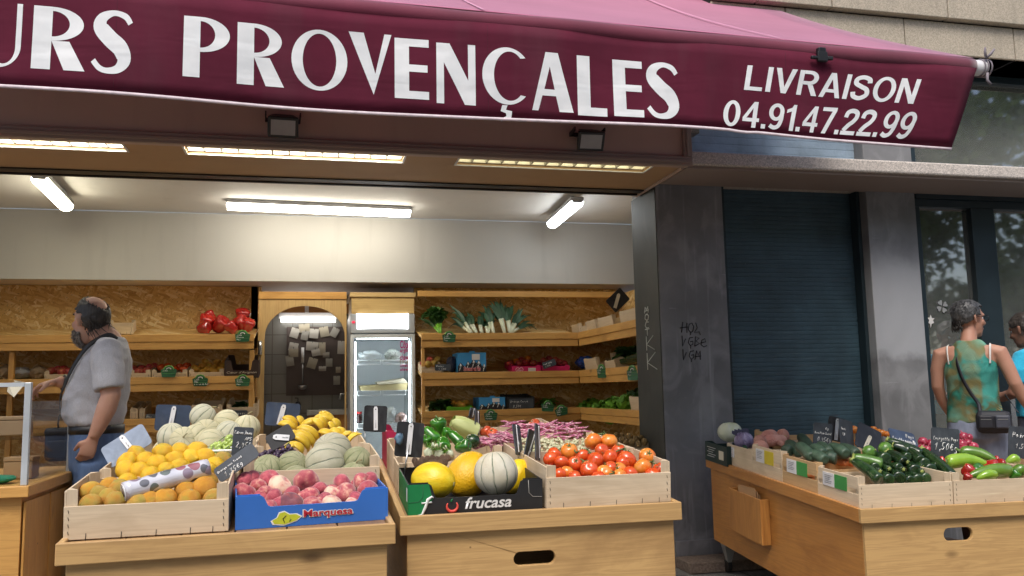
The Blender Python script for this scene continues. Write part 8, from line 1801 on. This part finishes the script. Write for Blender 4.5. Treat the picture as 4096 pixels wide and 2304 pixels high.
# the woman
wr_ = (4.17, 4.72, 0)
AZ = math.radians(47)
wom = thing('person', wr_, (0, 0, -AZ), 'short-haired woman seen from behind in a green leaf-print tank top with a black bag', 'person')
W3 = wmat(wom)
b = MB()
hw = head_shape(b, V((.012, .03, 1.590)), .85, -.05, .96)
b.tube([(0, -.02, 1.38), (0, -.012, 1.45), (.004, .008, 1.51), (.01, .022, 1.56)], [.062, .052, .046, .046], 16)
rings_ell(b, [(0, .0, .86, .15, .10), (0, .0, 1.0, .14, .095), (0, 0, 1.12, .125, .085), (0, -.005, 1.28, .145, .095), (0, -.01, 1.36, .155, .080), (0, -.015, 1.41, .13, .055), (0, -.015, 1.44, .06, .045)])
b.tube([(.11, -.01, 1.385), (.172, -.012, 1.37), (.205, -.018, 1.28), (.242, -.02, 1.17), (.275, .01, 1.08), (.315, .05, .985)], [.045, .050, .044, .040, .034, .024], 14)
hand_shape(b, V((.317, .052, .98)), V((.05, .20, -.30)), V((-.9, -.1, -.2)), 1, .55, .92)
b.tube([(-.11, -.01, 1.385), (-.172, -.012, 1.37), (-.198, -.005, 1.27), (-.205, .005, 1.16), (-.190, .04, 1.07), (-.150, .09, .965)], [.045, .050, .043, .039, .033, .024], 14)
hand_shape(b, V((-.149, .092, .96)), V((.06, .12, -.30)), V((.9, .2, 0)), -1, .5, .92)
for s in (-1, 1): b.tube([(s*.085, 0, .84), (s*.088, .0, .68), (s*.085, .01, .48), (s*.085, -.015, .33), (s*.082, -.005, .10)], [.085, .076, .052, .052, .036], 14); b.ball((s*.083, .05, .045), (.04, .11, .035), 12)
fuse(b, 'body', [SKIN2], wom, .0062, 5, world=False)
def leafprint():
    s = NT('leaf_print_fabric'); c = s.coord(); x = s.sep(c)
    base = s.ramp(s.noise(c, 6, 3), [(.32, (.012, .10, .085)), (.44, (.03, .26, .22)), (.52, (.10, .10, .035)), (.60, (.02, .15, .10)), (.7, (.05, .36, .30))])
    cx = s.n('ShaderNodeCombineXYZ'); s.l(x[0], cx.inputs[0]); s.l(x[2], cx.inputs[1])
    fac, stripe = None, None
    vo = s.n('ShaderNodeTexVoronoi'); s.l(cx.outputs[0], vo.inputs['Vector']); vo.inputs['Scale'].default_value = 6.5
    p = s.n('ShaderNodeVectorMath', operation='SUBTRACT'); s.l(cx.outputs[0], p.inputs[0]); s.l(vo.outputs['Position'], p.inputs[1]); q = s.sep(p.outputs[0])
    st = s.math('SINE', s.math('MULTIPLY', s.math('SUBTRACT', q[1], s.math('MULTIPLY', s.math('ABSOLUTE', q[0]), .9)), 420))
    inleaf = s.ramp(vo.outputs['Distance'], [(.50, 1), (.60, 0)])
    f = s.math('MULTIPLY', s.ramp(st, [(.35, 0), (.6, 1)]), inleaf)
    col = s.ramp(s.sep(vo.outputs['Color'])[0], [(0, (.40, .29, .10)), (.38, (.32, .22, .08)), (.62, (.08, .42, .36)), (.78, (.08, .06, .04)), (.9, (.46, .36, .14))], 'CONSTANT')
    k = s.mix(s.math('MULTIPLY', f, .9), base, col)
    return s.pbr(k, .75, s.bump(s.noise(s.coord((5, 5, 3)), 2.4, 4, 1), .9, .012))
b = MB()
rings_ell(b, [(0, .0, .925, .172, .118), (0, .0, .97, .165, .112), (0, 0, 1.08, .148, .102), (0, 0, 1.16, .148, .102), (0, -.005, 1.25, .158, .110), (0, -.008, 1.31, .152, .102), (0, -.012, 1.36, .128, .086), (0, -.014, 1.40, .112, .070), (0, -.014, 1.432, .095, .058), (0, -.014, 1.455, .070, .054)], 32)
fuse(b, 'tank_top', [leafprint()], wom, .0085, 4, None, wr(.007, (6, 6, 5), 9), world=False)
b = MB(); rings_ell(b, [(0, .0, .70, .03, .03), (0, .0, .83, .176, .122), (0, .0, .93, .166, .114), (0, .0, .96, .155, .105)], 28)
for s in (-1, 1): b.tube([(s*.086, 0, .86), (s*.092, .0, .76), (s*.093, .0, .675)], [(.098, .092), (.094, .09), (.092, .09)], 18)
fuse(b, 'shorts', [SHORT], wom, .009, 4, None, wr(.004, (9, 9, 7), 7), world=False)
m3 = W3 @ hw; kk = .96
shell('hair', m3, (0, -.014*kk, .034*kk), (.088*kk, .110*kk, .104*kk), lambda d: (d.y < .55 + .35*d.z and d.z > -.30 - .75*max(0, -d.y) and not (abs(d.x) > .6 and d.z < -.05 and d.y > -.15) and not (d.y > .35 and d.z < .55)), HAIRG, wom, .005, sc=30, seed=8)
def hsp(q):
    a = q.uniform(0, 6.28); el = q.uniform(.1, 1.45); d = V((math.cos(a)*math.cos(el), math.sin(a)*math.cos(el), math.sin(el)))
    if d.y > .45: d.y = -d.y
    return V((d.x*.083, d.y*.104-.014, d.z*.100+.034)), V((d.x*.02, d.y*.02-.014, d.z*.006-.010))
strands('hair_tuft', m3, hsp, HAIRG, wom, 260, 12, .0016)
strands('nape_hair', m3, lambda q: (V((q.uniform(-.05, .05), -.085-q.uniform(0, .02), q.uniform(-.06, 0))), V((q.uniform(-.006, .006), .008, -.032))), HAIRD, wom, 70, 13, .003)
for s in (-1, 1): b = MB(); b.ball(m3 @ V((s*.030, .062, .012)), .0112, 10); b.obj('eye', W['wplast'], wom)
b = MB()
for s in (-1, 1):
    b.tube([m3 @ V((s*.033+.022*math.cos(a), .098, .012+.017*math.sin(a))) for a in [2*PI*k/16 for k in range(17)]], .0022, 5); b.tube([m3 @ V(q) for q in ((s*.055, .097, .018), (s*.076, .06, .020), (s*.082, -.005, .018))], .0022, 5)
b.tube([m3 @ V((-.011, .099, .014)), m3 @ V((.011, .099, .014))], .002, 5); b.obj('glasses', W['black'], wom)
w3 = lambda *p: tuple(W3 @ V(p))
for s in (-1, 1): band('bra_strap', [w3(s*.118, -.092, 1.30), w3(s*.122, -.088, 1.36), w3(s*.124, -.06, 1.415), w3(s*.122, -.0, 1.428)], .012, W['paper'], wom, lambda p: V(p)-W3 @ V((0, 0, 1.3)))
t = thing('shoulder_bag', W3 @ V((.115, -.145, .945)), (0, 0, -AZ+.15), 'black shoulder bag with two zip pockets hanging behind the woman', 'bag')
b = MB(); b.box(-.118, .118, -.042, .042, -.095, .072); b.obj('body', NYLON, t, world=False, bevel=.04)
for s, nm in ((-1, 'pocket'), (1, 'pocket')):
    b = MB(); b.box(s*.054-.048, s*.054+.048, -.066, -.043, -.058, .04); o = b.obj('pocket', plain('slate_nylon', (.05, .055, .075), .5, .25, 20, .4, 160) if s > 0 else NYLON, t, world=False, bevel=.014)
    b = MB(); b.box(s*.054-.034, s*.054+.034, -.0685, -.0665, .008, .012); b.obj('zip', W['metal'], o, world=False)
W4 = wmat(t)
def bandt(pts): return band('strap', pts, .026, NYLON, t, lambda p: V(p)-W3 @ V((0, .02, V(p).z)))
bandt([w3(-.118, .06, 1.40), w3(-.118, -.02, 1.452), w3(-.105, -.09, 1.39), w3(-.075, -.122, 1.27), w3(-.03, -.124, 1.16), w3(.02, -.122, 1.07), w3(.03, -.15, 1.01)])
bandt([w3(.275, -.11, 1.0), w3(.24, -.06, 1.06), w3(.19, .02, 1.13)])
t.scale = (.84, .84, .84)
# the man in cyan at the edge
pb = ony(s6(2600, 900), 5.1)
blu = thing('person', (pb.x, pb.y, 0), (0, 0, .35), 'dark-haired person in a bright cyan T-shirt, cut off by the picture edge', 'person'); W5 = wmat(blu)
zt5 = ony(s6(2570, 787), 5.1).z; dz = zt5-1.70
b = MB(); hb = head_shape(b, V((0, .05, 1.575+dz)), .1, -.25, .98)
b.tube([(0, -.03, 1.38+dz), (0, -.01, 1.46+dz), (0, .03, 1.53+dz)], [.07, .056, .052], 14)
rings_ell(b, [(0, 0, .95, .15, .1), (0, 0, 1.2+dz, .15, .1), (0, -.01, 1.36+dz, .15, .09), (0, -.02, 1.43+dz, .08, .05)])
for s in (-1, 1):
    b.tube([(s*.12, -.02, 1.39+dz), (s*.20, -.02, 1.37+dz), (s*.235, .0, 1.26+dz), (s*.25, .03, 1.13+dz), (s*.20, .14, 1.10+dz), (s*.14, .24, 1.12+dz)], [.05, .055, .05, .045, .036, .027], 12)
    hand_shape(b, V((s*.138, .243, 1.12+dz)), V((-s*.3, .9, 0)), V((0, 0, -1)), s, .5)
fuse(b, 'body', [SKIN3], blu, .007, 5, world=False)
b = MB(); rings_ell(b, [(0, 0, .93, .175, .12), (0, 0, 1.1+dz, .17, .12), (0, -.008, 1.28+dz, .182, .122), (0, -.015, 1.37+dz, .175, .10), (0, -.02, 1.42+dz, .12, .07), (0, -.02, 1.45+dz, .07, .055)], 30)
for s in (-1, 1): b.tube([(s*.11, -.02, 1.385+dz), (s*.19, -.02, 1.37+dz), (s*.232, -.005, 1.28+dz), (s*.245, .01, 1.20+dz)], [.06, .07, .07, .068], 16)
fuse(b, 't_shirt', [CYAN], blu, .009, 4, None, wr(.005, seed=1), world=False)
b = MB(); rings_ell(b, [(0, 0, .62, .03, .03), (0, 0, .85, .17, .12), (0, 0, .99, .165, .115)], 26)
for s in (-1, 1): b.tube([(s*.09, 0, .86), (s*.10, .0, .5), (s*.10, -.01, .08)], [.095, .075, .06], 16)
fuse(b, 'trousers', [NAVY], blu, .011, 4, world=False)
for s in (-1, 1): b = MB(); b.ball((s*.10, .06, .045), (.046, .13, .045), 14); b.obj('shoe', LEATH, blu, world=False)
m5 = W5 @ hb
shell('hair', m5, (0, -.012, .032), (.084, .106, .100), lambda d: d.y < .5+.3*d.z and d.z > -.35-.5*max(0, -d.y) and not (abs(d.x) > .7 and d.z < -.05 and d.y > -.2), HAIRD, blu, .006, seed=4)
for s in (-1, 1): b = MB(); b.ball(m5 @ V((s*.031, .064, .012)), .0115, 10); b.obj('eye', W['wplast'], blu)

# ---------------------------------------------------------------- street trees across the road (mirrored in the panes)
def leaf_m():
    s = NT('plane_leaves'); c = s.coord(); k = s.ramp(s.noise(c, .9, 4), [(.3, (.06, .11, .03)), (.7, (.18, .26, .09))]); d = s.n('ShaderNodeBsdfDiffuse'); tr = s.n('ShaderNodeBsdfTranslucent'); s.l(k, d.inputs[0]); s.l(k, tr.inputs[0])
    m = s.n('ShaderNodeMixShader'); m.inputs[0].default_value = .55; s.l(d.outputs[0], m.inputs[1]); s.l(tr.outputs[0], m.inputs[2]); s.l(m.outputs[0], s.out.inputs[0]); return s.m
LEAFM = leaf_m()
def street_tree(x, y, h, seed, lab):
    q = random.Random(seed); t = thing('plane_tree', (x, y, 0), label=lab, cat='tree', group='plane trees across the street')
    b = MB(); b.tube([(0, 0, 0), (.1, 0, h*.25), (-.05, .1, h*.5), (0, 0, h*.8)], [.22, .18, .13, .04], 10)
    for i in range(6): a = i*1.05; b.tube([(0, 0, h*(.4+.05*i)), (math.cos(a)*1.2, math.sin(a)*1.2, h*(.55+.05*i)), (math.cos(a)*2.2, math.sin(a)*2.2, h*(.65+.05*i))], [.09, .06, .02], 7)
    b.obj('trunk', plain('plane_bark', (.22, .20, .15), .9, .4, 3), t, world=False)
    b = MB()
    cl = [(q.gauss(0, 1.8), q.gauss(0, 1.3), h*q.uniform(.28, 1.0), q.uniform(.6, 1.1)) for _ in range(95)]
    for cx, cy, cz, r in cl:
        for _ in range(115):
            d = V((q.gauss(0, 1), q.gauss(0, 1), q.gauss(0, .8))).normalized()*r*q.uniform(.5, 1); p = V((cx, cy, cz))+d; u = V((q.gauss(0, 1), q.gauss(0, 1), q.gauss(0, 1))).normalized()*.13; v = u.cross(d).normalized()*.11
            b.poly([p-u, p-v*.6, p+u, p+v])
    b.obj('crown', LEAFM, t, world=False, recalc=False)
for i, (x, y, h) in enumerate(((-4, -8, 8), (1.5, -9, 9), (7, -8.5, 8.5), (12.5, -7.5, 8.5), (18, -6, 8))): street_tree(x, y, h, i+3, f'leafy plane tree across the street, {ordn(i)} of the row, mirrored in the panes')
